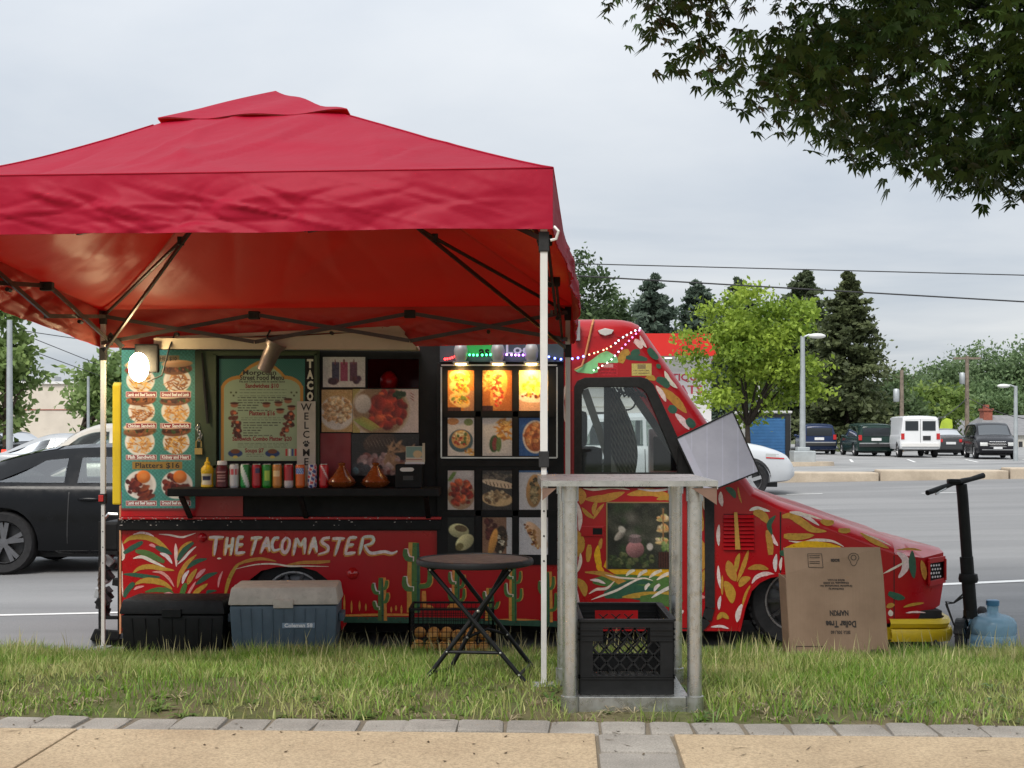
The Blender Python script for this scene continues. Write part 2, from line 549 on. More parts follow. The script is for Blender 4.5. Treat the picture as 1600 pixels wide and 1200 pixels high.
for a, b in ((-8.6, -4), (-4, 0), (0, 4), (4, 8.6)): slab(a + .004, b - .004, -6.6, -2.61, M_SIDE, 'slab')
t = -.20
for k in range(8):
    L = random.uniform(.24, .31); slab(.292, .528, t - L + .006, t - .003, M_PAVER, 'paver', .006, .012, random.uniform(-.002, .004)); t -= L
s = -4.0
while s < 4.0:
    w = random.uniform(.150, .172)
    slab(s + .003, s + w - .003, -.186 + random.uniform(-.004, .004), -.006 + random.uniform(-.006, .004), M_PAVER, 'paver', .009, .016, random.uniform(-.003, .006)); s += w

# ---- verge: soil and its grass
vx = np.linspace(-14, 14, 225); vt = np.linspace(0, 1, 40)
P = []
for t in vt:
    row = []
    for x in vx:
        y0 = 4.625 + x * math.tan(EDGE_A); y = y0 + (8.28 - y0) * t
        row.append((x, y, float(verge_z(np.array(x), np.array(y)))))
    P.append(row)
tag(MB().quadgrid(P).build('verge', m_soil(), smooth=180), kind='structure')

def m_leaf(name, trans=.35, rough=.55, spec=.3):
    t = NT(name)
    a = t.node('ShaderNodeAttribute'); a.attribute_name = 'Col'
    b = t.bsdf(a.outputs['Color'], rough, 0, None, spec)
    tr = t.node('ShaderNodeBsdfTranslucent'); t.l.new(a.outputs['Color'], tr.inputs['Color'])
    m = t.node('ShaderNodeMixShader'); m.inputs[0].default_value = trans
    t.l.new(b, m.inputs[1]); t.l.new(tr.outputs[0], m.inputs[2])
    return t.done(m.outputs[0])
M_LEAF = m_leaf('leaf'); M_GRASS = m_leaf('grass_blade', .3, .5, .35)

def vcol(me, C):
    at = me.color_attributes.new('Col', 'FLOAT_COLOR', 'POINT')
    A = np.ones((len(C), 4), dtype=np.float32); A[:, :3] = C
    at.data.foreach_set('color', A.ravel())

def noise2(x, y, s, seed):
    r = np.random.default_rng(seed); out = np.zeros_like(x)
    for k in range(5):
        a = r.uniform(0, 6.28); f = s * r.uniform(.6, 1.9); ph = r.uniform(0, 6.28)
        out += np.sin((x * math.cos(a) + y * math.sin(a)) * f + ph)
    return out / 5

def blades(name, x, y, z, h, w, lean, cols, mat):
    n = len(x); az = rng.uniform(0, 2 * np.pi, n); la = rng.uniform(0, 2 * np.pi, n)
    ux, uy = np.cos(az) * w / 2, np.sin(az) * w / 2
    dx, dy = np.cos(la) * lean * h, np.sin(la) * lean * h
    base = np.stack([x, y, z - .01], 1); U = np.stack([ux, uy, np.zeros(n)], 1)
    D = np.stack([dx, dy, np.zeros(n)], 1); up = np.stack([np.zeros(n), np.zeros(n), h], 1)
    hh = np.sqrt(np.clip(1 - lean ** 2 * .5, .3, 1))[:, None]
    V = np.stack([base - U, base + U, base + D * .35 + up * .55 * hh - U * .8, base + D * .35 + up * .55 * hh + U * .8, base + D + up * hh], 1)
    i = np.arange(n)[:, None] * 5
    Fq = np.concatenate([i + [[0, 1, 3]], i + [[0, 3, 2]], i + [[2, 3, 4]]], 0)
    me = arrmesh(name, V.reshape(-1, 3), Fq)
    vcol(me, np.repeat(cols, 5, 0))
    return me
N = 175000
gx = rng.uniform(-5.2, 5.6, N); gt = rng.beta(1.0, 1.0, N)
gy0 = 4.63 + gx * math.tan(EDGE_A); gy = gy0 + (8.33 - gy0) * gt
den = .72 + .55 * noise2(gx, gy, 5., 3) + .35 * noise2(gx, gy, 13., 4)
den = np.where(gt < .20, den * (.80 + gt * 1.6) + .60 * noise2(gx, gy, 5., 8) + .06, den + .35)
keep = (rng.uniform(0, 1, N) < den) & ~((gx > .2) & (gx < .70) & (gy > 4.66) & (gy < 5.42))
gx, gy, gt = gx[keep], gy[keep], gt[keep]; n = len(gx)
hh = (.047 + .012 * gt + .02 * noise2(gx, gy, 6., 5)) * rng.uniform(.5, 1.45, n)
hh *= np.where(noise2(gx, gy, 8., 15) > .38, 1.5, 1.0); hh = np.clip(hh, .02, .3)
dry = np.clip(.32 + .55 * noise2(gx, gy, 4., 9) + rng.normal(0, .22, n), 0, 1)
dry = np.where(rng.uniform(0, 1, n) < .10, .95, dry)
g1 = (lambda q: np.stack([.055 + .18 * q, .135 + .27 * q, .012 + .032 * q], 1))(rng.beta(1.3, 1.3, n) * .75 + .25 * (noise2(gx, gy, 7., 21) * .5 + .5))
g2 = np.array([[.58, .51, .24]]) * rng.uniform(.7, 1.2, (n, 1))
cols = g1 * (1 - dry[:, None] * .75) + g2 * dry[:, None] * .75
me = blades('grass', gx, gy, verge_z(gx, gy), hh, rng.uniform(.003, .0065, n), rng.uniform(.1, .9, n), cols, M_GRASS)
tag(obj('grass', me, M_GRASS), 'rough uneven grass with straw-coloured blades covering the verge', 'grass', kind='stuff')
# tall seeding stalks along the kerb
n = 2300
sx = rng.uniform(-5, 5.6, n); st = np.clip(rng.beta(5, 1.2, n), 0, 1); sy = 4.63 + (8.36 - 4.63) * st
cl = noise2(sx, sy, 3.3, 12) + rng.normal(0, .3, n); k = cl > -.05
sx, sy, st = sx[k], sy[k], st[k]; n = len(sx)
cs = np.array([[.52, .48, .24]]) * rng.uniform(.6, 1.25, (n, 1))
me = blades('seed_stalks', sx, sy, verge_z(sx, sy), rng.uniform(.09, .21, n) * (.5 + .5 * st), np.full(n, .006), rng.uniform(.05, .45, n), cs, M_GRASS)
tag(obj('seed_stalks', me, M_GRASS), 'tall pale seeding grass stalks along the road edge of the verge', 'grass', kind='stuff')
# broad-leaved weeds and dry litter along the pavement
def rosettes(name, n, lo, hi, L, W, cA, cB, tmax):
    V = []; Fq = []; C = []; o = 0
    for _ in range(n):
        x = rng.uniform(lo, hi); t = rng.uniform(.005, tmax); y0 = 4.63 + x * math.tan(EDGE_A); y = y0 + (8.3 - y0) * t
        z = float(verge_z(np.array(x), np.array(y))); kk = rng.uniform(.5, 1.15)
        for q in range(rng.integers(5, 11)):
            a = rng.uniform(0, 6.28); l = L * kk * rng.uniform(.6, 1.2); w = W * kk; el = rng.uniform(.15, .9)
            d = np.array([math.cos(a), math.sin(a), 0]); sd = np.array([-d[1], d[0], 0]); b = np.array([x, y, z])
            p1 = b + d * l * .5 + np.array([0, 0, l * .5 * el]); p2 = b + d * l + np.array([0, 0, l * .35 * el])
            V += [b - sd * w * .2, b + sd * w * .2, p1 + sd * w, p1 - sd * w, p2]
            Fq += [[o, o + 1, o + 2], [o, o + 2, o + 3], [o + 3, o + 2, o + 4]]; o += 5
            c = cA + (cB - cA) * rng.uniform(0, 1); C += [c] * 5
    me = arrmesh(name, np.array(V), np.array(Fq)); vcol(me, np.array(C)); return me
me = rosettes('weeds', 230, -4.6, 4.8, .065, .007, np.array([.075, .15, .03]), np.array([.17, .24, .06]), .24)
tag(obj('weeds', me, M_GRASS), 'low broad-leaved weeds along the pavement edge of the verge', 'weeds', kind='stuff')
me = rosettes('dry_litter', 320, -4.6, 4.8, .06, .003, np.array([.20, .15, .09]), np.array([.5, .42, .27]), .13)
tag(obj('dry_litter', me, M_GRASS), 'dry straw and dead leaves on the bare soil by the pavement', 'litter', kind='stuff')

# crumbs, bits of leaf and twigs blown onto the pavement
V = []; Fq = []; C = []; o = 0
for _ in range(170):
    q = edge_pt(rng.uniform(-2.4, 2.4), -rng.beta(1.1, 2.2) * 1.0, .4525); a = rng.uniform(0, 6.28); L = rng.uniform(.004, .02) if rng.uniform() < .85 else rng.uniform(.03, .08); w = rng.uniform(.002, .006) if L < .03 else .0018
    d = np.array([math.cos(a), math.sin(a), 0]); s_ = np.array([-d[1], d[0], 0]); b = np.array(q)
    V += [b - d * L / 2, b + s_ * w, b + d * L / 2 + np.array([0, 0, .003]), b - s_ * w]; Fq.append([o, o + 1, o + 2, o + 3]); o += 4; C += [np.array([.10, .075, .045]) * rng.uniform(.4, 1.6)] * 4
me = arrmesh('pavement_litter', np.array(V), np.array(Fq)); vcol(me, np.array(C)); tag(obj('pavement_litter', me, M_GRASS), 'small twigs and leaf crumbs scattered on the tan pavement', 'litter', kind='stuff')
# faded bay lines in the lot
for k in range(12):
    x = 12 + k * 2.7; P = [(x, 58.), (x + 1.2, 63.2)]; m = MB(); m.add([(P[0][0] - .06, P[0][1], lot_z(x, 58.) + .012), (P[0][0] + .06, P[0][1], lot_z(x, 58.) + .012), (P[1][0] + .06, P[1][1], lot_z(x, 63.2) + .012), (P[1][0] - .06, P[1][1], lot_z(x, 63.2) + .012)], [(0, 1, 2, 3)]); m.build('bay_line', M_WHITE, bpy.data.objects['parking_lot'], world=False)
# ------------------------------------------------------------------ trees beyond the road
M_BARK = paint('bark', (.10, .075, .055), .9, .35, 14, .6, spec=.2)
M_BARK_D = paint('dark_bark', (.045, .036, .03), .9, .3, 10, .5, spec=.2)
def leaf_quads(Cn, size, cols, elong=1.6, flat=.0):
    n = len(Cn)
    a = rng.normal(size=(n, 3)); a[:, 2] *= (1 - flat); a /= np.linalg.norm(a, axis=1)[:, None]
    b = rng.normal(size=(n, 3)); b -= a * (a * b).sum(1)[:, None]; b /= np.linalg.norm(b, axis=1)[:, None]
    s = size * rng.uniform(.6, 1.3, n)[:, None]
    V = np.stack([Cn - a * s * elong * .5, Cn + b * s * .45, Cn + a * s * elong * .5, Cn - b * s * .45], 1)
    i = np.arange(n)[:, None] * 4
    return V.reshape(-1, 3), i + np.array([[0, 1, 2, 3]]), np.repeat(cols, 4, 0)
def tree(name, label, base, height, crown_c, crown_r, nclump, nleaf, leaf, cA, cB, trunk_r=.15, clump=.24, group=None, seed=1, bark=None, flatc=.7, nlimb=9, shellp=.45, fork=.35):
    r = np.random.default_rng(seed)
    root = thing(name, label, 'tree', base, 0, group)
    B = np.array(base); cc = np.array(crown_c); cr = np.array(crown_r)
    d = r.normal(size=(nclump, 3)); d /= np.linalg.norm(d, axis=1)[:, None]
    rad = r.uniform(0, 1, nclump) ** shellp
    cl = cc + d * rad[:, None] * cr * (1 + .12 * r.normal(size=(nclump, 1)))
    w = r.uniform(.5, 1.3, nclump); idx = r.choice(nclump, nleaf, p=w / w.sum())
    off = r.normal(size=(nleaf, 3)) * np.array([1, 1, flatc]) * clump * min(cr[0], cr[2]) * (.6 + .6 * w[idx][:, None])
    Cn = cl[idx] + off
    t = np.clip(r.uniform(0, 1, nclump)[idx] * .6 + r.uniform(0, 1, nleaf) * .5, 0, 1)[:, None]
    cols = np.array(cA) * (1 - t) + np.array(cB) * t
    V, Fq, C = leaf_quads(Cn, leaf, cols)
    me = arrmesh('crown', V, Fq); vcol(me, C)
    o = obj('crown', me, M_LEAF, root); tag(o, kind='stuff')
    m = MB(); ft = B + np.array([0, 0, height * fork])
    m.tube([B, B + (ft - B) * .5 + np.array([.03, 0, 0]) * height * .1, ft], [trunk_r * 1.25, trunk_r, trunk_r * .8], 8)
    for k in range(nlimb):
        e = cl[r.integers(0, nclump)]; mid = ft + (e - ft) * .5 + np.array([0, 0, .04 * height])
        m.tube([ft, mid, e], [trunk_r * .6, trunk_r * .35, trunk_r * .1], 6)
    m.build('trunk', bark or M_BARK, root, smooth=180)
    return root
def conifer(name, label, base, height, rmax, nb, leaf, cA, cB, seed, group=None, per=26, low=.10, droop=.22, shape=.8, tr=.22):
    r = np.random.default_rng(seed); root = thing(name, label, 'tree', base, 0, group)
    B = np.array(base); pts = []; tt = []
    m = MB(); m.tube([B, B + np.array([.1, 0, height * .5]), B + np.array([0, 0, height * .99])], [tr, tr * .6, .03], 7)
    for k in range(nb):
        t = low + (1 - low) * (k + r.uniform(0, 1)) / nb
        L = rmax * ((1 - t) ** shape) * r.uniform(.45, 1.2) + .10
        a = r.uniform(0, 6.28); d = np.array([math.cos(a), math.sin(a), 0])
        z0 = B + np.array([0, 0, height * t]); tip = z0 + d * L + np.array([0, 0, L * r.uniform(-droop, droop * 1.2)])
        if k % 2 == 0: m.tube([z0, tip], [.05, .012], 4, cap=False)
        u = r.uniform(.12, 1.05, per) ** .75
        q = z0 + (tip - z0) * u[:, None] + r.normal(size=(per, 3)) * np.array([.15, .15, .07]) * L * (.5 + .5 * u[:, None])
        pts.append(q); tt.append(np.clip(r.uniform(0, .7) + r.uniform(0, .35, per), 0, 1))
    Cn = np.concatenate(pts); t = np.concatenate(tt)[:, None]
    V, Fq, C = leaf_quads(Cn, leaf, np.array(cA) * (1 - t) + np.array(cB) * t, 1.8, .3)
    me = arrmesh('crown', V, Fq); vcol(me, C)
    tag(obj('crown', me, M_LEAF, root), kind='stuff')
    m.build('trunk', M_BARK_D, root, smooth=180)
    return root
def gnd(x, Y, y=None):
    X = (x - 800) / F * Y
    return (X, Y, lot_z(X, Y) if Y > 33 else float(road_z(X, Y)))
DKA, DKB = (.016, .028, .014), (.05, .075, .035)
# bright young maple in the lot
b = gnd(1168, 46); c = px(1172, 548, 46)
tree('maple_tree', 'bright yellow-green young tree behind the blue shutter shed', b, 4.6, (c.x, 46, c.z - .1), (2.35, 1.9, 2.5), 54, 15000, .115, (.11, .20, .02), (.34, .45, .06), .10, .115, seed=11, flatc=.6, nlimb=14, bark=M_BARK_D, fork=.30)
CG = 'dark conifers behind the parking lot'
conifer('cedar_tree', 'tall dark pointed conifer standing behind the parked green minivan', gnd(1325, 88), px(0, 428, 88).z + .1, 3.6, 250, .22, (.045, .06, .026), (.15, .18, .075), 21, CG, per=95, low=.07, shape=.72)
conifer('cedar_tree', 'ragged dark conifer left of the tall pointed one, behind the lamp post', gnd(1258, 92), px(0, 424, 92).z, 3.3, 230, .24, (.05, .07, .035), (.16, .20, .105), 22, CG, per=80, low=.08, shape=.6)
conifer('cedar_tree', 'bluish conifer rising behind the truck cab roof', gnd(1022, 90), px(0, 430, 90).z, 3.7, 230, .24, (.05, .08, .055), (.15, .20, .15), 23, CG, per=70, low=.15, shape=.7)
conifer('cedar_tree', 'thin-topped conifer behind the red shop fascia', gnd(1088, 93), px(0, 440, 93).z, 3.9, 230, .24, (.05, .08, .055), (.14, .19, .14), 24, CG, per=70, low=.15, shape=.7)
conifer('cedar_tree', 'grey-green conifer showing over the bright young tree', gnd(1152, 96), px(0, 436, 96).z, 3.4, 200, .24, (.05, .075, .05), (.14, .18, .12), 25, CG, per=70, low=.15, shape=.65)
for i, (x, top, Y, rx_, lab) in enumerate(((908, 414, 100, 2.4, 'round dark green tree at the canopy corner, above the cab'), (962, 452, 104, 2.2, 'lower dark green tree beside the round one above the cab'), (1118, 470, 99, 3.0, 'dense dark tree filling the gap behind the red fascia'), (1205, 500, 100, 3.2, 'dense dark tree behind the shutter shed'), (1385, 600, 94, 2.3, 'low dark tree between the conifer and the utility pole'), (1290, 590, 96, 3.0, 'dense dark undergrowth tree behind the parked blue car'), (1345, 610, 99, 2.6, 'dense dark low tree behind the parked white van'))):
    h = px(0, top, Y).z; bb = gnd(x, Y)
    tree('broadleaf_tree', lab, bb, h, (bb[0], Y, h * .58), (rx_, 2.5, h * .42), 70, 9000, .26, (.035, .06, .025), (.12, .185, .07), .2, .2, 'dark trees behind the lot', 40 + i, bark=M_BARK_D)
FG = 'distant trees beyond the houses'
for i, (x, top, Y, rx_, lab, ca, cb) in enumerate((
    (1455, 612, 105, 2.1, 'light green bushy tree beside the yellow-green flag', (.09, .16, .03), (.22, .30, .07)),
    (1420, 582, 150, 3.0, 'distant green tree directly right of the tall conifer', (.08, .13, .06), (.20, .28, .12)),
    (1475, 572, 160, 3.6, 'distant round green tree left of the wooden utility pole', (.08, .13, .06), (.19, .27, .12)),
    (1535, 548, 165, 4.2, 'distant large green tree behind the wooden utility pole', (.075, .125, .06), (.19, .27, .125)),
    (1590, 545, 160, 4.4, 'distant large green tree at the right edge of the picture', (.075, .125, .06), (.19, .275, .125)),
    (1560, 600, 140, 3.6, 'distant mid green tree over the brick chimneys', (.08, .14, .06), (.21, .30, .13)),
    (1505, 622, 140, 3.0, 'distant low green tree over the grey house roof', (.09, .15, .06), (.22, .31, .13)))):
    h = px(0, top, Y).z; bb = gnd(x, Y)
    tree('broadleaf_tree', lab, bb, h, (bb[0], Y, h * .56), (rx_, 3, h * .45), 60, 8000, .30, ca, cb, .22, .24, FG, 60 + i)
LG = 'trees on the left across the road'
b = gnd(8, 42); tree('broadleaf_tree', 'green tree cut by the left edge of the picture', b, 5.0, (b[0] - .2, 42, 3.1), (.95, 1.2, 2.4), 45, 4200, .16, (.10, .17, .045), (.27, .36, .12), .10, .22, LG, 81)
b = gnd(128, 50); tree('broadleaf_tree', 'spreading green tree in front of the beige building behind the canopy leg', b, 4.4, (b[0] + 1.5, 50, 2.75), (1.9, 2.0, 1.6), 60, 5200, .17, (.09, .16, .045), (.28, .37, .13), .10, .17, LG, 82, flatc=.45, nlimb=14)
b = gnd(225, 56); tree('broadleaf_tree', 'green tree glimpsed between the canopy leg and the truck', b, 4.6, (b[0] - .4, 56, 2.9), (2.2, 2, 1.9), 50, 4500, .19, (.09, .16, .045), (.28, .37, .13), .12, .22, LG, 83)

# ------------------------------------------------------------------ buildings
M_BEIGE = paint('beige_render', (.62, .55, .46), .85, .10, .8, .2, dirt=.25, dirt_col=(.35, .3, .25))
M_WALLW = paint('white_wall', (.72, .71, .69), .8, .06, .6, .1, dirt=.15, dirt_col=(.4, .4, .38))
M_REDF = paint('red_fascia', (.62, .018, .012), .4, .08, .5)
M_DARK = paint('dark_opening', (.03, .03, .032), .5, .2, 3)
M_GREYM = paint('grey_metal', (.36, .37, .38), .5, .1, 5, metal=.3)
M_BLUE = paint('blue_shutter', (.07, .23, .50), .5, .1, 3)
M_BRICK = paint('chimney_brick', (.28, .085, .055), .9, .25, 6, .3)
M_SHING = paint('grey_shingle', (.20, .20, .205), .9, .15, 3, .4)
M_SIDING = paint('pale_siding', (.60, .57, .50), .8, .08, 2)
M_BLACK = paint('black_metal', (.018, .018, .019), .45, .3, 6)
M_REDTXT = paint('sign_red', (.55, .06, .10), .6, .1, 3)
Ys = 58.
def wx(x, Y): return (x - 800) / F * Y
def wz(y, Y): return CZ - (y - HY) / F * Y
r_ = thing('shop_building', 'white shop with a bright red fascia behind the truck cab', 'building', (wx(1000, Ys), Ys, lot_z(4, Ys)))
X0, X1 = wx(850, Ys), wx(1120, Ys); ZR = wz(521, Ys); ZF = wz(556, Ys)
MB().box2((X0, Ys + 1.6, -.3), (X1, Ys + 9, wz(556, Ys))).build('wall', M_WALLW, r_)
MB().box2((X0 - .4, Ys, ZF + .002), (X1 + .4, Ys + 9.3, ZR)).build('fascia', M_REDF, r_)
MB().box2((X0 - .2, Ys + .12, ZF - .05), (X1 + .2, Ys + 1.6, ZF)).build('soffit', M_WALLW, r_)
for x in (1062, 1030):
    MB().box2((wx(x, Ys), Ys + .5, ZF - .08), (wx(x + 22, Ys), Ys + .7, ZF - .052)).build('ceiling_light', emit('tube_light', (1, .98, .92), 1.1), r_)
for z in np.arange(.3, ZF - .6, .42):
    MB().box2((X0, Ys + 1.575, z), (wx(1040, Ys), Ys + 1.598, z + .05)).build('siding_joint', M_SIDING, r_)
MB().box2((wx(925, Ys), Ys + 1.57, .6), (wx(960, Ys), Ys + 1.598, 2.2)).build('window', M_DARK, r_)
sg = MB().box2((wx(1024, Ys), Ys + 1.50, wz(622, Ys)), (wx(1112, Ys), Ys + 1.57, wz(578, Ys))).build('sign_board', paint('sign_white', (.74, .70, .70), .6, .05, 3), r_)
tm = MB()
put_text(tm, 'ANTIQUE', .42, (wx(1068, Ys), Ys + 1.49, wz(588, Ys)), (1, 0, 0), (0, 0, 1), .012, width=wx(1106, Ys) - wx(1030, Ys))
put_text(tm, 'BOATS', .52, (wx(1070, Ys), Ys + 1.49, wz(608, Ys)), (1, 0, 0), (0, 0, 1), .012, width=wx(1106, Ys) - wx(1036, Ys))
tm.build('sign_lettering', M_REDTXT, sg, merge=False)

Ysh = 50.
r_ = thing('storage_shed', 'white storage shed with a blue roller shutter door', 'shed', (wx(1200, Ysh), Ysh, lot_z(9.5, Ysh)))
zt = wz(642, Ysh)
MB().box2((wx(1160, Ysh), Ysh + .05, -.1), (wx(1236, Ysh), Ysh + 2.4, zt - .09)).build('wall', M_WALLW, r_)
MB().box2((wx(1158, Ysh), Ysh - .1, zt - .088), (wx(1237, Ysh), Ysh + 2.6, zt)).build('roof', M_WALLW, r_, bevel=.02)
fr = MB()
fr.box2((wx(1166, Ysh), Ysh - .03, .02), (wx(1168.5, Ysh), Ysh + .048, zt - .12)); fr.box2((wx(1227, Ysh), Ysh - .03, .02), (wx(1235, Ysh), Ysh + .048, zt - .12))
fr.box2((wx(1168.5, Ysh), Ysh - .03, zt - .24), (wx(1227, Ysh), Ysh + .048, zt - .12)); fr.build('door_frame', M_DARK, r_)
dr = MB(); nz = 16; zb = .05
for i in range(nz):
    za = zb + (zt - .25 - zb) * i / nz; z2 = zb + (zt - .25 - zb) * (i + 1) / nz
    dr.box2((wx(1168.7, Ysh), Ysh + .0, za), (wx(1226.8, Ysh), Ysh + .04, za + (z2 - za) * .55)); dr.box2((wx(1168.7, Ysh), Ysh + .014, za + (z2 - za) * .55), (wx(1226.8, Ysh), Ysh + .04, z2))
dr.build('shutter', M_BLUE, r_)
MB().tube([(wx(1194, Ysh), Ysh + 1.2, zt), (wx(1194, Ysh), Ysh + 1.2, zt + 1.2)], .05).build('vent_pipe', M_WALLW, r_)

Yb = 70.
r_ = thing('warehouse', 'long beige flat-roofed building on the left across the road', 'building', (wx(60, Yb), Yb, 0))
MB().box2((wx(-260, Yb), Yb, -.5), (wx(205, Yb), Yb + 14, wz(600, Yb))).build('wall', M_BEIGE, r_)
MB().box2((wx(-262, Yb), Yb - .12, wz(600, Yb) + .003), (wx(207, Yb), Yb + 14.1, wz(596, Yb))).build('parapet', M_WALLW, r_)
MB().box2((wx(-260, Yb), Yb - .03, wz(641, Yb)), (wx(205, Yb), Yb - .003, wz(639.5, Yb))).build('wall_joint', M_BRICK, r_)
for x, y, w, h in ((18, 590, 8, 9), (44, 591, 26, 8)):
    MB().box2((wx(x, Yb), Yb + 1.5, wz(596, Yb)), (wx(x + w, Yb), Yb + 2.6, wz(y - 5, Yb))).build('roof_unit', M_GREYM if x > 20 else M_DARK, r_, bevel=.03)

def house(x0, x1, yr, ye, Y, label, chim, mat, wallm):
    r_ = thing('house', label, 'house', (wx((x0 + x1) / 2, Y), Y, 0))
    a, b, zr, ze = wx(x0, Y), wx(x1, Y), wz(yr, Y), wz(ye, Y)
    MB().box2((a + .3, Y + .3, -.5), (b - .3, Y + 7.5, ze)).build('wall', wallm, r_)
    m = MB(); i = (b - a) * .22
    m.add([(a, Y, ze), (b, Y, ze), (b, Y + 8, ze), (a, Y + 8, ze), (a + i, Y + 4, zr), (b - i, Y + 4, zr)], [(0, 1, 5, 4), (1, 2, 5), (2, 3, 4, 5), (3, 0, 4), (3, 2, 1, 0)])
    rf = m.build('roof', mat, r_)
    for cx, cw, cy in chim:
        m = MB(); m.box2((wx(cx, Y), Y + 3, ze - .2), (wx(cx + cw, Y), Y + 4, wz(cy, Y))); m.box2((wx(cx, Y) - .08, Y + 2.92, wz(cy, Y)), (wx(cx + cw, Y) + .08, Y + 4.08, wz(cy, Y) + .18))
        m.box2((wx(cx, Y) + .2, Y + 3.2, wz(cy, Y) + .18), (wx(cx + cw, Y) - .2, Y + 3.8, wz(cy, Y) + .5)); m.build('chimney', M_BRICK, rf, world=False)
    for k in range(3):
        xx = x0 + (x1 - x0) * (.2 + .27 * k)
        w_ = MB().box2((wx(xx, Y), Y + .25, ze - 1.5), (wx(xx + 6, Y), Y + .297, ze - .5)).build('window', M_DARK, r_)
house(1474, 1540, 651, 674, 112, 'grey-roofed house with a brick chimney behind the yellow-green flag', [(1481, 13, 645)], M_SHING, M_BRICK)
house(1535, 1660, 648, 680, 106, 'brown-grey roofed house with a brick chimney at the right edge', [(1558, 14, 641)], M_SHING, M_SIDING)

# ------------------------------------------------------------------ poles, lamps and wires
M_GALV = paint('galvanised_pole', (.40, .43, .44), .5, .12, 4, metal=.4)
M_WOOD = paint('weathered_wood', (.20, .16, .125), .9, .3, 5, .4)
def lamp_post(label, x, Y, ytop, base_y, hx, block=True):
    b = Vector(gnd(x, Y)); r_ = thing('street_lamp', label, 'street lamp', b, 0, 'street lamps in the parking lot')
    top = wz(ytop, Y); z0 = b.z + (.55 if block else 0)
    MB().tube([(b.x, Y, z0), (b.x, Y, top)], [.10, .075], 10).build('pole', M_GALV, r_, smooth=60)
    if block:
        MB().box2((b.x - .36, Y - .36, b.z - .05), (b.x + .36, Y + .36, b.z + .5)).build('concrete_base', M_GALV, r_, bevel=.03)
        MB().box2((b.x - .2, Y - .2, b.z + .5), (b.x + .2, Y + .2, b.z + .62)).build('flange', M_GALV, r_, bevel=.02)
    s = 1 if hx > x else -1; hX = wx(hx, Y)
    MB().tube([(b.x, Y, top - .05), ((b.x + hX) / 2, Y, top + .04), (hX, Y, top + .02)], .035, 6).build('arm', M_GALV, r_)
    h = MB(); h.ball((hX + s * .05, Y, top), (.30, .17, .09), 12, 6); h.build('lamp_head', paint('lamp_head', (.7, .7, .68), .4, .05, 3), r_, smooth=180)
    return r_
lamp_post('grey street lamp on a square base beside the shutter shed', 1254, 44, 525, 720, 1274)
lamp_post('grey street lamp at the right edge beside the black minivan', 1587, 60, 603, 718, 1570, False)
def pole(name, label, x, Y, ytop, r, mat, cat='pole', cross=None, gear=False):
    b = Vector(gnd(x, Y)); r_ = thing(name, label, cat, b)
    top = wz(ytop, Y)
    MB().tube([(b.x, Y, b.z - .1), (b.x, Y, top)], [r * 1.15, r * .85], 9).build('shaft', mat, r_, smooth=60)
    if cross: MB().box2((b.x - cross, Y - .06, top - .25), (b.x + cross, Y + .06, top - .1)).build('crossarm', mat, r_)
    if gear: MB().lathe([(.16, 0), (.2, .06), (.2, .75), (.14, .82)], (b.x - .34, Y, top - 2.0), 10).build('transformer', M_GALV, r_, smooth=50)
    return r_
pole('utility_pole', 'tall wooden utility pole with a crossarm above the houses', 1511, 95, 556, .15, M_WOOD, 'utility pole', .95, True)
pole('utility_pole', 'wooden utility pole between the white van and the tall conifer', 1409, 84, 578, .13, M_WOOD, 'utility pole', None, True)
pole('sign_pole', 'plain grey pole in front of the tree behind the canopy leg', 138, 48, 588, .055, M_GALV)
pole('light_pole', 'pale grey pole among the leaves at the left edge', 15, 40, 500, .09, M_GALV)
M_WIRE = paint('cable', (.02, .02, .022), .6, .1, 3)
def wire(label, pts, r, sag=0.):
    P = []
    for i in range(25):
        t = i / 24; a = Vector(pts[0]).lerp(Vector(pts[1]), t); a.z -= sag * 4 * t * (1 - t); P.append(a)
    return tag(MB().tube(P, r, 5).build('overhead_wire', M_WIRE), label, 'wire', 'overhead wires')
wire('upper overhead wire crossing the sky right of the canopy', (px(-500, 376, 40), px(2300, 448, 40)), .017)
wire('lower thicker overhead wire crossing in front of the tall conifer', (px(-500, 350, 38), px(2300, 512, 38)), .022)
wire('cable drooping from the wooden utility pole toward the right edge', (px(1511, 620, 95), px(1660, 655, 90)), .03, .6)
wire('cable drooping from the wooden utility pole behind the white van', (px(1395, 655, 84), px(1511, 622, 95)), .03, .9)
for i, (a, b, lab) in enumerate((((30, 516), (330, 560), 'upper wire behind the rear canopy leg'), ((40, 545), (330, 650), 'lower wire behind the rear canopy leg'), ((30, 520), (330, 640), 'thin slanting wire behind the rear canopy leg'))):
    wire(lab, (px(a[0], a[1], 42), px(b[0], b[1], 60)), .014)
fl = thing('feather_flag', 'yellow-green feather flag beside the grey-roofed house', 'flag', gnd(1472, 96))
b = gnd(1472, 96)
MB().tube([(b[0] - .25, 96, b[2]), (b[0] - .25, 96, 2.3), (b[0] + .25, 96, wz(652, 96))], .03, 6).build('pole', M_GREYM, fl)
m = MB(); L_ = [(-.25, .5), (.45, .5), (.75, 1.6), (.70, 2.1), (.30, wz(653, 96)), (-.05, 2.0), (-.22, 1.4)]
m.prism([(b[0] + p[0], p[1]) for p in L_], 95.96, 95.98); m.build('banner', paint('flag_green', (.42, .55, .05), .7, .15, 2), fl)
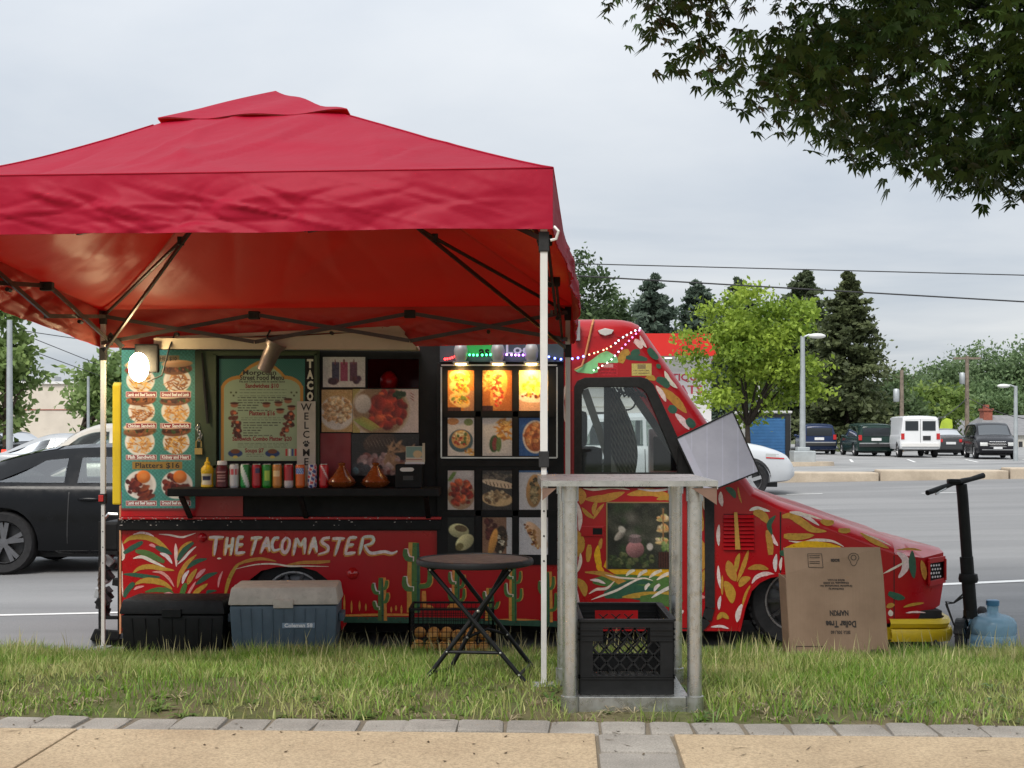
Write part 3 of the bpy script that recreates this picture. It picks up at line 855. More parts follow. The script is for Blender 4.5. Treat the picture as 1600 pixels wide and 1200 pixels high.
# ------------------------------------------------------------------ cars
M_TYRE = paint('tyre_rubber', (.022, .022, .023), .85, .25, 20, .3, spec=.3)
M_RIM = paint('alloy_rim', (.55, .55, .56), .3, .08, 8, metal=.85)
M_RIMD = paint('dark_rim', (.10, .10, .105), .35, .1, 8, metal=.8)
M_CGLASS = glass('car_glass', (.70, .78, .76), .85)
M_CGLASSD = glass('tinted_car_glass', (.35, .38, .38), .25)
M_SCREEN = NT('windscreen_glass'); _f = M_SCREEN.node('ShaderNodeFresnel'); _f.inputs['IOR'].default_value = 2.3; _g = M_SCREEN.node('ShaderNodeBsdfGlossy'); _g.inputs['Roughness'].default_value = .03; _d = M_SCREEN.node('ShaderNodeBsdfDiffuse'); _d.inputs['Color'].default_value = (.03, .036, .04, 1); _m = M_SCREEN.node('ShaderNodeMixShader'); M_SCREEN.l.new(_f.outputs[0], _m.inputs[0]); M_SCREEN.l.new(_d.outputs[0], _m.inputs[1]); M_SCREEN.l.new(_g.outputs[0], _m.inputs[2]); M_SCREEN = M_SCREEN.done(_m.outputs[0])
M_TAIL = paint('tail_lamp', (.45, .012, .012), .2, .1, 6, coat=.5)
M_TAILON = emit('lit_tail_lamp', (1, .05, .03), 2.0)
M_HEAD = paint('head_lamp', (.40, .41, .40), .15, .08, 5, coat=.6)
M_PLATE = paint('number_plate', (.66, .67, .68), .5, .05, 9)
M_TRIM = paint('black_trim', (.02, .02, .021), .5, .1, 6)
M_CHROME = paint('chrome', (.6, .6, .6), .15, .05, 5, metal=1.)
def car_paint(name, col, metal=.0, rough=.32):
    dk = max(col) < .1
    return paint(name, col, .2 if dk else rough, .03, 3, metal=metal, spec=.2 if dk else .35, coat=.06 if dk else .6)
class Car:
    def __init__(s, name, label, cat, loc, rot, rows, paintm, group=None):
        s.rows = catmull(rows, 8); s.root = thing(name, label, cat, loc, rot, group)
        s.L = rows[-1][0]
        s.A = np.array(s.rows); s.xs = s.A[:, 0]; s.paint = paintm
    def row(s, x):
        i = int(np.clip(np.searchsorted(s.xs, x) - 1, 0, len(s.xs) - 2)); a, b = s.A[i], s.A[i + 1]
        t = min(1., max(0., (x - a[0]) / max(b[0] - a[0], 1e-9)))
        return [float(q) for q in a + (b - a) * t]
    @staticmethod
    def ring(r):
        x, zb, zs, zt, ws, wt = r; H = zs - zb; dz = min(.08, .25 * max(zt - zs, 0) + .012)
        return [(ws * .80, zb), (ws * .95, zb + .03), (ws * .995, zb + H * .28), (ws, zb + H * .5), (ws * .99, zb + H * .78), (ws * .972, zs - .035), (ws * .945, zs), (wt, zt - dz), (wt * .90, zt - dz * .3), (wt * .5, zt + .01), (0, zt + .018)]
    def side_y(s, x, z):
        g = s.ring(s.row(x)); zz = [p[1] for p in g]; yy = [p[0] for p in g]
        return float(np.interp(z, zz, yy))
    def top_z(s, x, y):
        g = s.ring(s.row(x)); g = g[7:][::-1]
        return float(np.interp(abs(y), [p[0] for p in g], [p[1] for p in g]))
    def end_x(s, z, end):
        xs = np.linspace(s.rows[0][0], s.rows[-1][0], 400)
        zt = np.interp(xs, s.xs, s.A[:, 3]); zb = np.interp(xs, s.xs, s.A[:, 1])
        ok = np.where((zt >= z - .002) & (zb <= z + .002))[0]
        return float(xs[ok[0]] if end < 0 else xs[ok[-1]])
    def win_poly(s, xb0, xb1, xt0, xt1, up=.05, dn=.03):
        B = [(x, s.row(x)[2] + dn + .008) for x in np.linspace(xb0 + .012, xb1 - .012, 7)]; T = [(x, s.ring(s.row(x))[7][1] - up - .008) for x in np.linspace(xt1 - .012, xt0 + .012, 7)]
        return [(float(a), float(b)) for a, b in B + T]
    def body(s, wheels, wr, ww=.22, wins=()):
        m = MB(); P = []
        for r in s.rows:
            g = s.ring(r)
            P.append([(r[0], y, z) for y, z in g] + [(r[0], -y, z) for y, z in g[-2::-1]])
        m.quadgrid(P); n = len(P[0])
        o = (len(P) - 1) * n
        m.f.append(tuple(range(n))[::-1]); m.c.append(None); m.f.append(tuple(o + k for k in range(n))); m.c.append(None)
        for i in range(len(P) - 1):
            m.f.append((i * n, (i + 1) * n, (i + 1) * n + n - 1, i * n + n - 1)); m.c.append(None)
        me = m.mesh('body'); bm = bmesh.new(); bm.from_mesh(me); bmesh.ops.recalc_face_normals(bm, faces=bm.faces); bm.to_mesh(me); bm.free()
        b = obj('body', me, s.paint, s.root, world=False)
        cut = MB()
        wmax = max(r[4] for r in s.rows)
        for x in wheels:
            for sg in (-1, 1):
                cut.lathe([(wr * 1.13, wmax - .30), (wr * 1.13, wmax + .2)], (x, 0, wr) , 28, 'y') if sg > 0 else cut.lathe([(wr * 1.13, -wmax - .2), (wr * 1.13, -wmax + .30)], (x, 0, wr), 28, 'y')
        for w_ in wins: cut.prism(s.win_poly(*w_), -1.6, 1.6)
        cab = MB()
        if wins:
            xa = min(w_[0] for w_ in wins) + .05; xb = max(w_[1] for w_ in wins) - .05
            bt = [(x, s.row(x)[2] - .18) for x in np.linspace(xa, xb, 9)]; tp_ = [(x, max(s.row(x)[3] - .07, s.row(x)[2] - .08)) for x in np.linspace(xb, xa, 17)]
            cab.prism([(float(a), float(b)) for a, b in bt + tp_], -.56, .56)
        cm = cut.mesh('cut'); bm = bmesh.new(); bm.from_mesh(cm); bmesh.ops.recalc_face_normals(bm, faces=bm.faces); bm.to_mesh(cm); bm.free()
        co = bpy.data.objects.new('cut', cm); COL.objects.link(co)
        md = b.modifiers.new('cut', 'BOOLEAN'); md.operation = 'DIFFERENCE'; md.object = co; md.solver = 'EXACT'
        c2 = None
        if wins:
            c2m = cab.mesh('cut'); bm = bmesh.new(); bm.from_mesh(c2m); bmesh.ops.recalc_face_normals(bm, faces=bm.faces); bm.to_mesh(c2m); bm.free()
            c2 = bpy.data.objects.new('cut', c2m); COL.objects.link(c2)
            md = b.modifiers.new('cab', 'BOOLEAN'); md.operation = 'DIFFERENCE'; md.object = c2; md.solver = 'EXACT'
        rl, rr = s.root.location.copy(), s.root.rotation_euler.copy()
        s.root.location = (0, 0, 0); s.root.rotation_euler = (0, 0, 0)
        bpy.context.view_layer.update()
        ev = bpy.data.meshes.new_from_object(b.evaluated_get(bpy.context.evaluated_depsgraph_get()))
        b.modifiers.clear(); b.data = ev; bpy.data.objects.remove(co)
        if c2: bpy.data.objects.remove(c2)
        s.root.location = rl; s.root.rotation_euler = rr
        ev.materials.clear(); ev.materials.append(s.paint)
        ev.polygons.foreach_set('use_smooth', [True] * len(ev.polygons)); ev.set_sharp_from_angle(angle=R(32))
        und = MB(); lo = min(r[1] for r in s.rows)
        und.box2((s.rows[0][0] * .86, -wmax * .62, lo - .04), (s.rows[-1][0] * .86, wmax * .62, lo + .35)); und.build('underbody', M_TRIM, s.root, world=False)
        s.bodyo = b
        for x in wheels:
            for sg in (-1, 1): s.wheel(x, sg * (wmax - ww / 2 - .02), wr, ww, sg)
        return b
    rim = None; spokes = 5; twin = False
    def wheel(s, x, y, r, w, sg):
        ty = MB(); ri = r * .70
        ty.lathe([(ri, -w / 2 + .01), (r * .93, -w / 2), (r, -w / 2 + .03), (r, w / 2 - .03), (r * .93, w / 2), (ri, w / 2 - .01)], (x, y, r), 28, 'y', cap=False)
        ty.lathe([(ri, -w / 2 + .01), (ri, w / 2 - .01)], (x, y, r), 28, 'y', cap=False)
        t = ty.build('wheel', M_TYRE, s.root, smooth=40, world=False)
        q = MB(); yo = y + sg * (w / 2 - .03)
        q.lathe([(ri * 1.0, yo - y - sg * .02), (ri * .93, yo - y), (ri * .90, yo - y - sg * .05)], (x, y, r), 28, 'y', cap=False)
        for k in range(s.spokes):
            a = 2 * math.pi * k / s.spokes + .3
            for da in ((-.16, .16) if s.twin else (0,)):
                p0 = (x + math.cos(a) * ri * .15, yo - sg * .015, r + math.sin(a) * ri * .15); p1 = (x + math.cos(a + da) * ri * .93, yo - sg * .012, r + math.sin(a + da) * ri * .93)
                q.bar(p0, p1, .045 if s.twin else .07, .025, up=(0, 1, 0))
        q.lathe([(.001, sg * .002), (ri * .22, 0), (ri * .22, -sg * .04)], (x, yo, r), 14, 'y', cap=False)
        q.build('rim', s.rim or M_RIM, t, smooth=35, world=False)
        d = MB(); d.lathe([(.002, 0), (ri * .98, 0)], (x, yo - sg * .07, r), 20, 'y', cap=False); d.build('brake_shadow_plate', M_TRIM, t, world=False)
    def side_win(s, xb0, xb1, xt0, xt1, up=.05, dn=.03, mat=None, nx=14, nz=5, both=True, name='side_window', bow=0., mat_in=None):
        for sg in ((-1, 1) if both else (both,)):
            P = []
            for j in range(nz + 1):
                v = j / nz; row = []
                for i in range(nx + 1):
                    u = i / nx; x = (xb0 + (xb1 - xb0) * u) * (1 - v) + (xt0 + (xt1 - xt0) * u) * v
                    r = s.row(x); g = s.ring(r); z0 = r[2] + dn; z1 = g[7][1] - up
                    z = z0 + (z1 - z0) * v; y = s.side_y(x, z) + .006
                    row.append((x, sg * y, z))
                P.append(row)
            MB().quadgrid(P).build(name, mat or M_CGLASS, s.root, smooth=180, world=False)
    def top_glass(s, x0, x1, w=.88, mat=None, name='windscreen'):
        P = []
        for i in range(9):
            x = x0 + (x1 - x0) * i / 8; wt = s.row(x)[5] * w
            P.append([(x, wt * (k / 5 - 1), s.top_z(x, wt * (k / 5 - 1)) + .008) for k in range(11)])
        return MB().quadgrid(P).build(name, mat or M_SCREEN, s.root, smooth=180, world=False)
    def end_panel(s, end, y0, y1, z0, z1, mat, name, off=.012, parent=None, thick=.0, bulge=.0):
        P = []
        for j in range(5):
            z = z0 + (z1 - z0) * j / 4; row = []
            for i in range(5):
                y = y0 + (y1 - y0) * i / 4
                row.append((s.end_x(z, end) + end * (off + thick), y, z))
            P.append(row)
        m = MB().quadgrid(P)
        if thick:
            e = [(s.end_x((z0 + z1) / 2, end) - end * .02, y, z) for y, z in ((y0, z0), (y1, z0), (y1, z1), (y0, z1))]
            f = [P[0][0], P[0][4], P[4][4], P[4][0]]
            m.add(list(f) + e, [(k, (k + 1) % 4, 4 + (k + 1) % 4, 4 + k) for k in range(4)])
        return m.build(name, mat, s.root, smooth=30, world=False)
    def mirrors(s, x, z, mat=None):
        for sg in (-1, 1):
            y = sg * (s.side_y(x, z) + .10); m = MB(); m.ball((x, y, z), (.09, .11, .075), 10, 6)
            m.bar((x, sg * (s.side_y(x, z) - .02), z - .03), (x, y, z - .03), .05, .03)
            m.build('wing_mirror', mat or s.paint, s.root, smooth=180, world=False)
    def strip(s, pts, w, mat, name, off=.004, sides=(-1, 1)):
        """thin line on the flank through (x,z) points"""
        for sg in sides:
            P = [[], []]
            for x, z in pts:
                for k, dz in enumerate((-w / 2, w / 2)):
                    P[k].append((x, sg * (s.side_y(x, z + dz) + off), z + dz))
            MB().quadgrid(P).build(name, mat, s.root, world=False)
    def vline(s, x0, z0, x1, z1, w, mat, name='door_gap', sides=(-1, 1)):
        for sg in sides:
            P = []
            for j in range(9):
                t = j / 8; x = x0 + (x1 - x0) * t; z = z0 + (z1 - z0) * t
                P.append([(x - w / 2, sg * (s.side_y(x, z) + .004), z), (x + w / 2, sg * (s.side_y(x, z) + .004), z)])
            MB().quadgrid(P).build(name, mat, s.root, world=False)

COUPE = [(-2.32, .44, .68, .76, .66, .58), (-2.25, .32, .90, .985, .80, .70), (-1.95, .27, .95, 1.07, .89, .72), (-1.45, .25, .95, 1.235, .925, .66), (-.95, .22, .945, 1.345, .925, .60), (-.25, .2, .94, 1.375, .92, .585), (.35, .2, .925, 1.345, .915, .60), (.95, .22, .915, 1.10, .91, .68), (1.25, .24, .915, .985, .905, .76), (1.8, .25, .85, .90, .885, .72), (2.2, .28, .68, .76, .80, .62), (2.32, .38, .58, .62, .66, .5)]
VAN = [(-2.55, .45, .95, 1.30, .86, .70), (-2.48, .32, 1.0, 1.58, .95, .74), (-2.2, .26, 1.02, 1.70, .98, .77), (0, .22, 1.0, 1.75, .99, .78), (.75, .22, .985, 1.66, .99, .75), (1.5, .24, .985, 1.17, .97, .80), (2.1, .25, .90, .99, .93, .75), (2.45, .3, .70, .80, .84, .62), (2.53, .36, .56, .62, .72, .5)]
SUVR = [(-2.36, .5, .95, 1.25, .84, .68), (-2.28, .36, 1.02, 1.52, .93, .72), (-2.0, .30, 1.04, 1.66, .96, .74), (-.2, .26, 1.02, 1.73, .97, .75), (.45, .26, 1.0, 1.66, .965, .74), (1.1, .28, 1.0, 1.20, .95, .80), (1.75, .30, .96, 1.04, .93, .76), (2.18, .34, .80, .88, .86, .66), (2.34, .42, .60, .66, .70, .5)]
BOXV = [(-2.72, .5, 1.1, 1.86, .93, .78), (-2.68, .42, 1.15, 2.02, .99, .84), (-2.3, .40, 1.15, 2.09, 1.0, .86), (.6, .38, 1.12, 2.09, 1.0, .86), (1.15, .38, 1.1, 1.98, 1., .82), (1.75, .38, 1.1, 1.35, .98, .86), (2.5, .4, .98, 1.08, .95, .8), (2.72, .46, .75, .85, .88, .7)]
SEDAN = [(-2.35, .44, .72, .80, .68, .58), (-2.27, .32, .94, 1.02, .82, .70), (-1.85, .28, .98, 1.08, .89, .70), (-1.3, .25, .97, 1.25, .91, .62), (-.6, .22, .95, 1.42, .915, .60), (.1, .2, .94, 1.44, .915, .60), (.7, .2, .93, 1.25, .91, .64), (1.25, .24, .93, 1.0, .90, .76), (1.8, .25, .86, .92, .88, .72), (2.2, .28, .70, .78, .80, .62), (2.34, .38, .58, .62, .66, .5)]

# black coupe passing behind the truck
X = -4.02; Yc = 15.2
c = Car('coupe_car', 'glossy black coupe driving past behind the rear of the truck', 'car', (X, Yc, float(road_z(X, 14.4)) - .02), 0, COUPE, car_paint('black_car_paint', (.006, .0065, .0075)))
c.spokes = 5; c.twin = True; c.rim = paint('grey_alloy', (.17, .17, .18), .35, .1, 8, metal=.8)
c.body((-1.40, 1.41), .335, .24, [(-1.50, -.76, -1.02, -.78), (-.62, .92, -.63, .38)])
c.side_win(-1.50, -.76, -1.02, -.78, .05, .03, glass('coupe_glass', (.72, .80, .78), .9, .03, 2.4), name='quarter_window')
c.side_win(-.62, .92, -.63, .38, .05, .03, glass('coupe_glass_front', (.72, .80, .78), .9, .03, 2.4), name='door_window')
c.top_glass(.98, .30); c.top_glass(-1.62, -.95, name='rear_window')
c.vline(-.71, .33, -.69, .93, .012, M_TRIM); c.vline(.92, .40, .96, .92, .012, M_TRIM)
c.strip([(x, .245 + .02 * math.sin(x)) for x in np.linspace(-.85, 1.0, 12)], .035, M_RIM, 'skirt_highlight')  # silver strip paints in the highlight along the side skirt
for sg in (-1, 1):
    hd = MB(); y = sg * (c.side_y(-.48, .80) + .012); hd.ball((-.48, y, .80), (.12, .02, .022), 12, 6); hd.build('door_handle', c.paint, c.root, smooth=180, world=False)
c.mirrors(.75, .98); c.end_panel(-1, -.8, -.45, .72, .86, M_TAIL, 'tail_light'); c.end_panel(-1, .45, .8, .72, .86, M_TAIL, 'tail_light')

# traffic on the far lanes, left
X = wx(190, 25.); c = Car('minivan', 'beige minivan driving left behind the black coupe', 'minivan', (X, 25.8, float(road_z(X, 25)) - .06), math.pi, VAN, car_paint('champagne_paint', (.50, .46, .40), .2))
c.body((-1.5, 1.55), .34, .22, [(-2.25, -1.0, -2.05, -1.0, .06), (-.95, .15, -.95, .15, .06), (.22, 1.45, .22, .82, .06)])
c.side_win(-2.25, -1.0, -2.05, -1.0, .06, .03, M_CGLASSD); c.side_win(-.95, .15, -.95, .15, .06, .03, M_CGLASSD); c.side_win(.22, 1.45, .22, .82, .06, .03); c.top_glass(1.5, .85); c.mirrors(1.2, 1.05)
X = wx(8, 44.); c = Car('sedan', 'dark sedan with lit red tail lamps at the left edge', 'car', (X, 44., lot_z(X, 44.)), R(132), SEDAN, car_paint('charcoal_paint', (.03, .031, .034)))
c.body((-1.4, 1.45), .33); c.top_glass(-1.75, -.85, name='rear_window'); c.side_win(-1.1, 1.1, -.75, .55)
c.end_panel(-1, -.84, -.28, .76, .92, M_TAILON, 'tail_light', .02); c.end_panel(-1, .28, .84, .76, .92, M_TAILON, 'tail_light', .02); c.end_panel(-1, -.26, .26, .70, .86, M_PLATE, 'number_plate', .03)
c.strip([(x, .80) for x in np.linspace(-2.26, -1.95, 5)], .15, M_TAILON, 'side_tail_light', .01)
X = wx(85, 34.); c = Car('sedan', 'pale silver sedan beyond the beige minivan', 'car', (X, 34.5, float(road_z(X, 33)) + .1), math.pi, SEDAN, car_paint('silver_paint', (.36, .37, .38), .2))
c.body((-1.4, 1.45), .33, .22, [(-1.15, -.1, -.75, -.1), (-.05, 1.1, -.05, .6)]); c.side_win(-1.15, -.1, -.75, -.1); c.side_win(-.05, 1.1, -.05, .6); c.top_glass(1.2, .6); c.top_glass(-1.75, -.85, name='rear_window')

# white crossover behind the cab
X = wx(1243, 27.) - 2.30; c = Car('crossover', 'white crossover seen through the cab window and past the hood', 'car', (X, 28., float(road_z(X, 27)) - .02), 0, SUVR, car_paint('pearl_paint', (.50, .52, .54)))
c.spokes = 5; c.body((-1.42, 1.40), .36, .22, [(-1.95, -.75, -1.75, -.75, .06), (-.68, .25, -.68, .25, .06), (.32, 1.1, .32, .5, .06)])
c.side_win(-1.95, -.75, -1.75, -.75, .06, .03, M_CGLASS); c.side_win(-.68, .25, -.68, .25, .06, .03, M_CGLASS); c.side_win(.32, 1.1, .32, .5, .06, .03)
c.top_glass(1.1, .5); c.mirrors(.85, 1.06); c.strip([(x, .36) for x in np.linspace(-.95, .95, 9)], .12, M_TRIM, 'sill_trim'); c.vline(.28, .42, .29, .99, .015, M_TRIM); c.vline(-.71, .42, -.72, .99, .015, M_TRIM)
c.strip([(x, .84 + .05 * (2.15 - x)) for x in np.linspace(1.72, 2.16, 6)], .085, M_HEAD, 'head_lamp', .008)
c.strip([(x, .80 + .05 * (2.15 - x)) for x in np.linspace(1.72, 2.10, 6)], .025, M_TAIL, 'indicator', .012)
for x in (1.40, -1.42):
    c.strip([(x + .43 * math.cos(a), .36 + .43 * math.sin(a)) for a in np.linspace(.15, math.pi - .15, 15)], .06, M_TRIM, 'arch_trim', .006)

# the parked row
PG = 'cars parked in the far lot'
def parked(name, label, cat, x, Y, heading, rows, pm, wheels, wr, fn):
    b = gnd(x, Y); c = Car(name, label, cat, (b[0], b[1], b[2]), heading, rows, pm, PG); c.body(wheels, wr); fn(c); return c
def rear_suv(c):
    c.end_panel(-1, -.70, .70, 1.06, 1.50, M_CGLASSD, 'rear_window', .02); c.end_panel(-1, -.93, -.76, .85, 1.12, M_TAIL, 'tail_light', .03, thick=.02); c.end_panel(-1, .76, .93, .85, 1.12, M_TAIL, 'tail_light', .03, thick=.02)
    c.end_panel(-1, -.26, .26, .82, .97, M_PLATE, 'number_plate', .03); c.end_panel(-1, -.90, .90, .50, .66, M_TRIM, 'bumper', .03, thick=.05)
    c.side_win(-2.1, -1.0, -1.95, -1.0, .06, .03, M_CGLASSD); c.side_win(-.95, .1, -.95, .1, .06, .03, M_CGLASSD); c.side_win(.17, 1.2, .17, .7, .06, .03, M_CGLASSD); c.top_glass(1.3, .7); c.mirrors(1.0, 1.06)
def rear_suv_chrome(c):
    rear_suv(c); c.end_panel(-1, -.9, .9, .66, .72, M_CHROME, 'bumper_strip', .04, thick=.04)
parked('suv', 'dark blue car parked rear-on behind the street lamp', 'car', 1273, 78, R(83), VAN, car_paint('navy_paint', (.02, .035, .085)), (-1.5, 1.55), .36, rear_suv_chrome)
parked('minivan', 'dark green minivan parked rear-on beside the white van', 'minivan', 1352, 73, R(88), VAN, car_paint('dark_green_paint', (.018, .04, .034)), (-1.5, 1.55), .35, rear_suv_chrome)
def boxvan(c):
    for sg in (-1, 1):
        c.end_panel(-1, sg * .10 if sg > 0 else -.74, .74 if sg > 0 else -.10, 1.36, 1.84, M_CGLASSD, 'rear_window', .02)
        c.end_panel(-1, sg * .95 if sg < 0 else .78, -.78 if sg < 0 else .95, .92, 1.22, M_TAIL, 'tail_light', .03)
    c.end_panel(-1, -.5, -.12, .88, 1.10, M_TRIM, 'number_plate', .03); c.end_panel(-1, -.92, .92, .56, .72, M_WALLW, 'bumper', .03, thick=.06); c.end_panel(-1, -.008, .008, .75, 1.95, M_TRIM, 'door_gap', .015); c.top_glass(1.8, 1.2)
    c.side_win(.55, 1.5, .55, 1.1, .1, .03, M_CGLASSD)
parked('van', 'white panel van parked rear-on in the middle of the row', 'van', 1422, 70, R(84), BOXV, car_paint('white_van_paint', (.72, .73, .74), 0, .4), (-1.8, 1.7), .38, boxvan)
def rear_sedan(c):
    c.top_glass(-1.75, -.85, name='rear_window'); c.end_panel(-1, -.8, -.42, .74, .9, M_TAIL, 'tail_light', .02); c.end_panel(-1, .42, .8, .74, .9, M_TAIL, 'tail_light', .02); c.end_panel(-1, -.25, .25, .62, .75, M_PLATE, 'number_plate', .03); c.side_win(-1.1, 1.1, -.75, .55)
parked('sedan', 'dark grey sedan half hidden between the white van and black minivan', 'car', 1476, 74, R(80), SEDAN, car_paint('grey_paint', (.06, .062, .066)), (-1.4, 1.45), .33, rear_sedan)
def front_van(c):
    c.top_glass(1.55, .85); c.side_win(-2.2, -1.0, -2.0, -1.0, .06, .03, M_CGLASSD); c.side_win(-.95, .15, -.95, .15, .06, .03, M_CGLASSD); c.side_win(.22, 1.45, .22, .82, .06, .03, M_CGLASSD)
    c.end_panel(1, -.34, .34, .60, .84, M_TRIM, 'grille', .03)
    for z in (.60, .72, .84): c.end_panel(1, -.38, .38, z - .012, z + .012, M_CHROME, 'grille_bar', .05, thick=.01)
    c.end_panel(1, -.80, -.46, .64, .82, M_HEAD, 'head_lamp', .02, thick=.02); c.end_panel(1, .46, .80, .64, .82, M_HEAD, 'head_lamp', .02, thick=.02)
    c.end_panel(1, -.72, .72, .44, .48, M_CHROME, 'bumper_strip', .05, thick=.01); c.end_panel(1, -.2, .2, .50, .60, M_PLATE, 'number_plate', .06); c.mirrors(1.2, 1.06)
parked('minivan', 'black minivan parked facing the road at the right end of the row', 'minivan', 1546, 66, R(-101), VAN, car_paint('black_van_paint', (.012, .012, .015)), (-1.5, 1.55), .36, front_van)
# ------------------------------------------------------------------ printed pictures, painted into colour attributes on fine sheets
class Cv:
    """small raster canvas, x right, y down, both 0..1; colours 0..255"""
    def __init__(s, w, h, bg, seed=0):
        s.w, s.h = w, h; s.a = np.zeros((h, w, 3)); s.a[:] = np.array(bg) / 255.
        s.r = np.random.default_rng(seed); s.asp = h / w
    def _win(s, x0, x1, y0, y1):
        i0 = max(0, int(y0 * s.h) - 1); i1 = min(s.h, int(y1 * s.h) + 2); j0 = max(0, int(x0 * s.w) - 1); j1 = min(s.w, int(x1 * s.w) + 2)
        if i1 <= i0 or j1 <= j0: return None
        yy, xx = np.mgrid[i0:i1, j0:j1]
        return (slice(i0, i1), slice(j0, j1)), (xx + .5) / s.w, (yy + .5) / s.h
    def _blend(s, sl, m, col):
        s.a[sl] = s.a[sl] * (1 - m[..., None]) + (np.array(col) / 255.) * m[..., None]
    def rect(s, x0, y0, x1, y1, col, al=1.):
        w = s._win(x0, x1, y0, y1)
        if w is None: return s
        sl, xx, yy = w; s._blend(sl, ((xx >= x0) & (xx <= x1) & (yy >= y0) & (yy <= y1)) * al, col); return s
    def ell(s, cx, cy, rx, ry, col, ang=0., soft=.12, al=1., lit=.0):
        """rx, ry in units of the width"""
        q = max(rx, ry); w = s._win(cx - q, cx + q, cy - q / s.asp, cy + q / s.asp)
        if w is None: return s
        sl, xx, yy = w; dx = xx - cx; dy = (yy - cy) * s.asp; c, n = math.cos(ang), math.sin(ang)
        u = (dx * c + dy * n) / rx; v = (-dx * n + dy * c) / ry; d = np.sqrt(u * u + v * v)
        m = np.clip((1 - d) / soft, 0, 1) * al
        if lit:
            k = 1 + lit * np.clip(-(u * .4 + v * .9), -1, 1)
            C = np.clip(np.array(col)[None, None] / 255. * k[..., None], 0, 1); s.a[sl] = s.a[sl] * (1 - m[..., None]) + C * m[..., None]
        else: s._blend(sl, m, col)
        return s
    def fries(s, cx, cy, rx, ry, n, cols=((226, 170, 80), (240, 196, 110), (196, 132, 52), (170, 105, 40)), L=.16, W=.022):
        for _ in range(n):
            a = s.r.uniform(0, 6.28); q = math.sqrt(s.r.uniform(0, 1)); x = cx + math.cos(a) * q * rx; y = cy + math.sin(a) * q * ry / s.asp
            s.ell(x, y, L * s.r.uniform(.5, 1) * .5, W * s.r.uniform(.7, 1.2), cols[s.r.integers(len(cols))], s.r.uniform(-1.2, 1.2), .5, .95)
        return s
    def blobs(s, cx, cy, rx, ry, n, cols, r0, r1, lit=.25, soft=.3, el=1.6):
        for _ in range(n):
            a = s.r.uniform(0, 6.28); q = math.sqrt(s.r.uniform(0, 1)); x = cx + math.cos(a) * q * rx; y = cy + math.sin(a) * q * ry / s.asp
            r = s.r.uniform(r0, r1); s.ell(x, y, r * s.r.uniform(1, el), r, cols[s.r.integers(len(cols))], s.r.uniform(0, 3.1), soft, .95, lit)
        return s
    def grain(s, k=.05):
        s.a += s.r.normal(0, k, s.a.shape[:2])[..., None]; return s
    def lines(s, x0, x1, y, th, col, words=6, al=.9):
        x = x0
        while x < x1:
            L = s.r.uniform(.02, .07); s.rect(x, y, min(x1, x + L), y + th, col, al * s.r.uniform(.6, 1)); x += L + .012
        return s
M_PRINT = printed('printed_vinyl', .5); M_PHOTO = printed('photo_print', .35)
BREAD = (206, 150, 96); MEAT = (92, 48, 34); WING = ((176, 60, 36), (150, 42, 28), (200, 92, 52), (120, 34, 24))
def sheet_print(name, cv, P00, P10, P01, mat, parent, off=(0, 0, 0)):
    """grid mesh: P00 top left, P10 top right, P01 bottom left"""
    P00, P10, P01 = Vector(P00), Vector(P10), Vector(P01)
    h, w = cv.h, cv.w; u = np.linspace(0, 1, w)[None, :, None]; v = np.linspace(0, 1, h)[:, None, None]
    V = np.array(P00) + np.array(P10 - P00) * u + np.array(P01 - P00) * v
    i = np.arange(h - 1)[:, None] * w + np.arange(w - 1)[None]
    Fq = np.stack([i, i + w, i + w + 1, i + 1], -1).reshape(-1, 4)
    me = arrmesh(name, V.reshape(-1, 3), Fq); vcol(me, srgb_to_lin(cv.a.reshape(-1, 3)))
    return obj(name, me, mat, parent)
def plate_food(cv, x, y, r):
    cv.ell(x, y, r, r * .92, (232, 226, 218), 0, .08); cv.ell(x, y, r * .8, r * .74, (212, 204, 196), 0, .15)
def sandwich(cv, x, y, k, filling, seed):
    k *= (1., .94, 1.05, .97)[seed % 4]; x += (.0, .012, -.010)[seed % 3]
    plate_food(cv, x, y + .055, .20 * k)
    cv.fries(x, y + .07, .15 * k, .13 * k, (60, 44, 72)[seed % 3], ((((226, 170, 80), (240, 196, 110), (196, 132, 52), (170, 105, 40))), ((176, 110, 58), (150, 84, 44), (200, 140, 80), (120, 66, 36)), ((220, 160, 84), (190, 120, 56), (236, 186, 110)))[seed % 3], L=(.14, .18, .12)[seed % 3] * k, W=.012)
    cv.ell(x, y - .01, .225 * k, .075 * k, (120, 72, 44), -.08, .15); cv.ell(x, y - .02, .22 * k, .055 * k, filling, -.1, .2)
    cv.blobs(x, y - .012, .19 * k, .03 * k, 26, (filling, (70, 36, 26), (150, 84, 52), (60, 84, 40)), .012, .03)
    cv.ell(x, y - .048, .23 * k, .055 * k, ((222, 176, 128), (206, 156, 110), (214, 186, 150))[seed % 3], (-.12, -.04, -.16)[seed % 3], .15, 1, .25); cv.ell(x - .03, y - .06, .15 * k, .02, (238, 206, 164), -.12, .8, .7)
def platter(cv, x, y, k):
    plate_food(cv, x, y, .22 * k); cv.blobs(x - .09 * k, y + .0, .09 * k, .13 * k, 26, ((96, 34, 30), (130, 52, 40), (70, 24, 24)), .02, .045)
    cv.blobs(x + .07 * k, y + .05, .09 * k, .09 * k, 18, ((110, 46, 34), (80, 30, 26), (140, 70, 44)), .025, .05, el=2.6)
    cv.ell(x + .04 * k, y - .05, .10 * k, .095 * k, (216, 118, 48), 0, .15, 1, .25); cv.ell(x + .04 * k, y - .055, .07 * k, .06 * k, (232, 146, 76), 0, .6, .8)
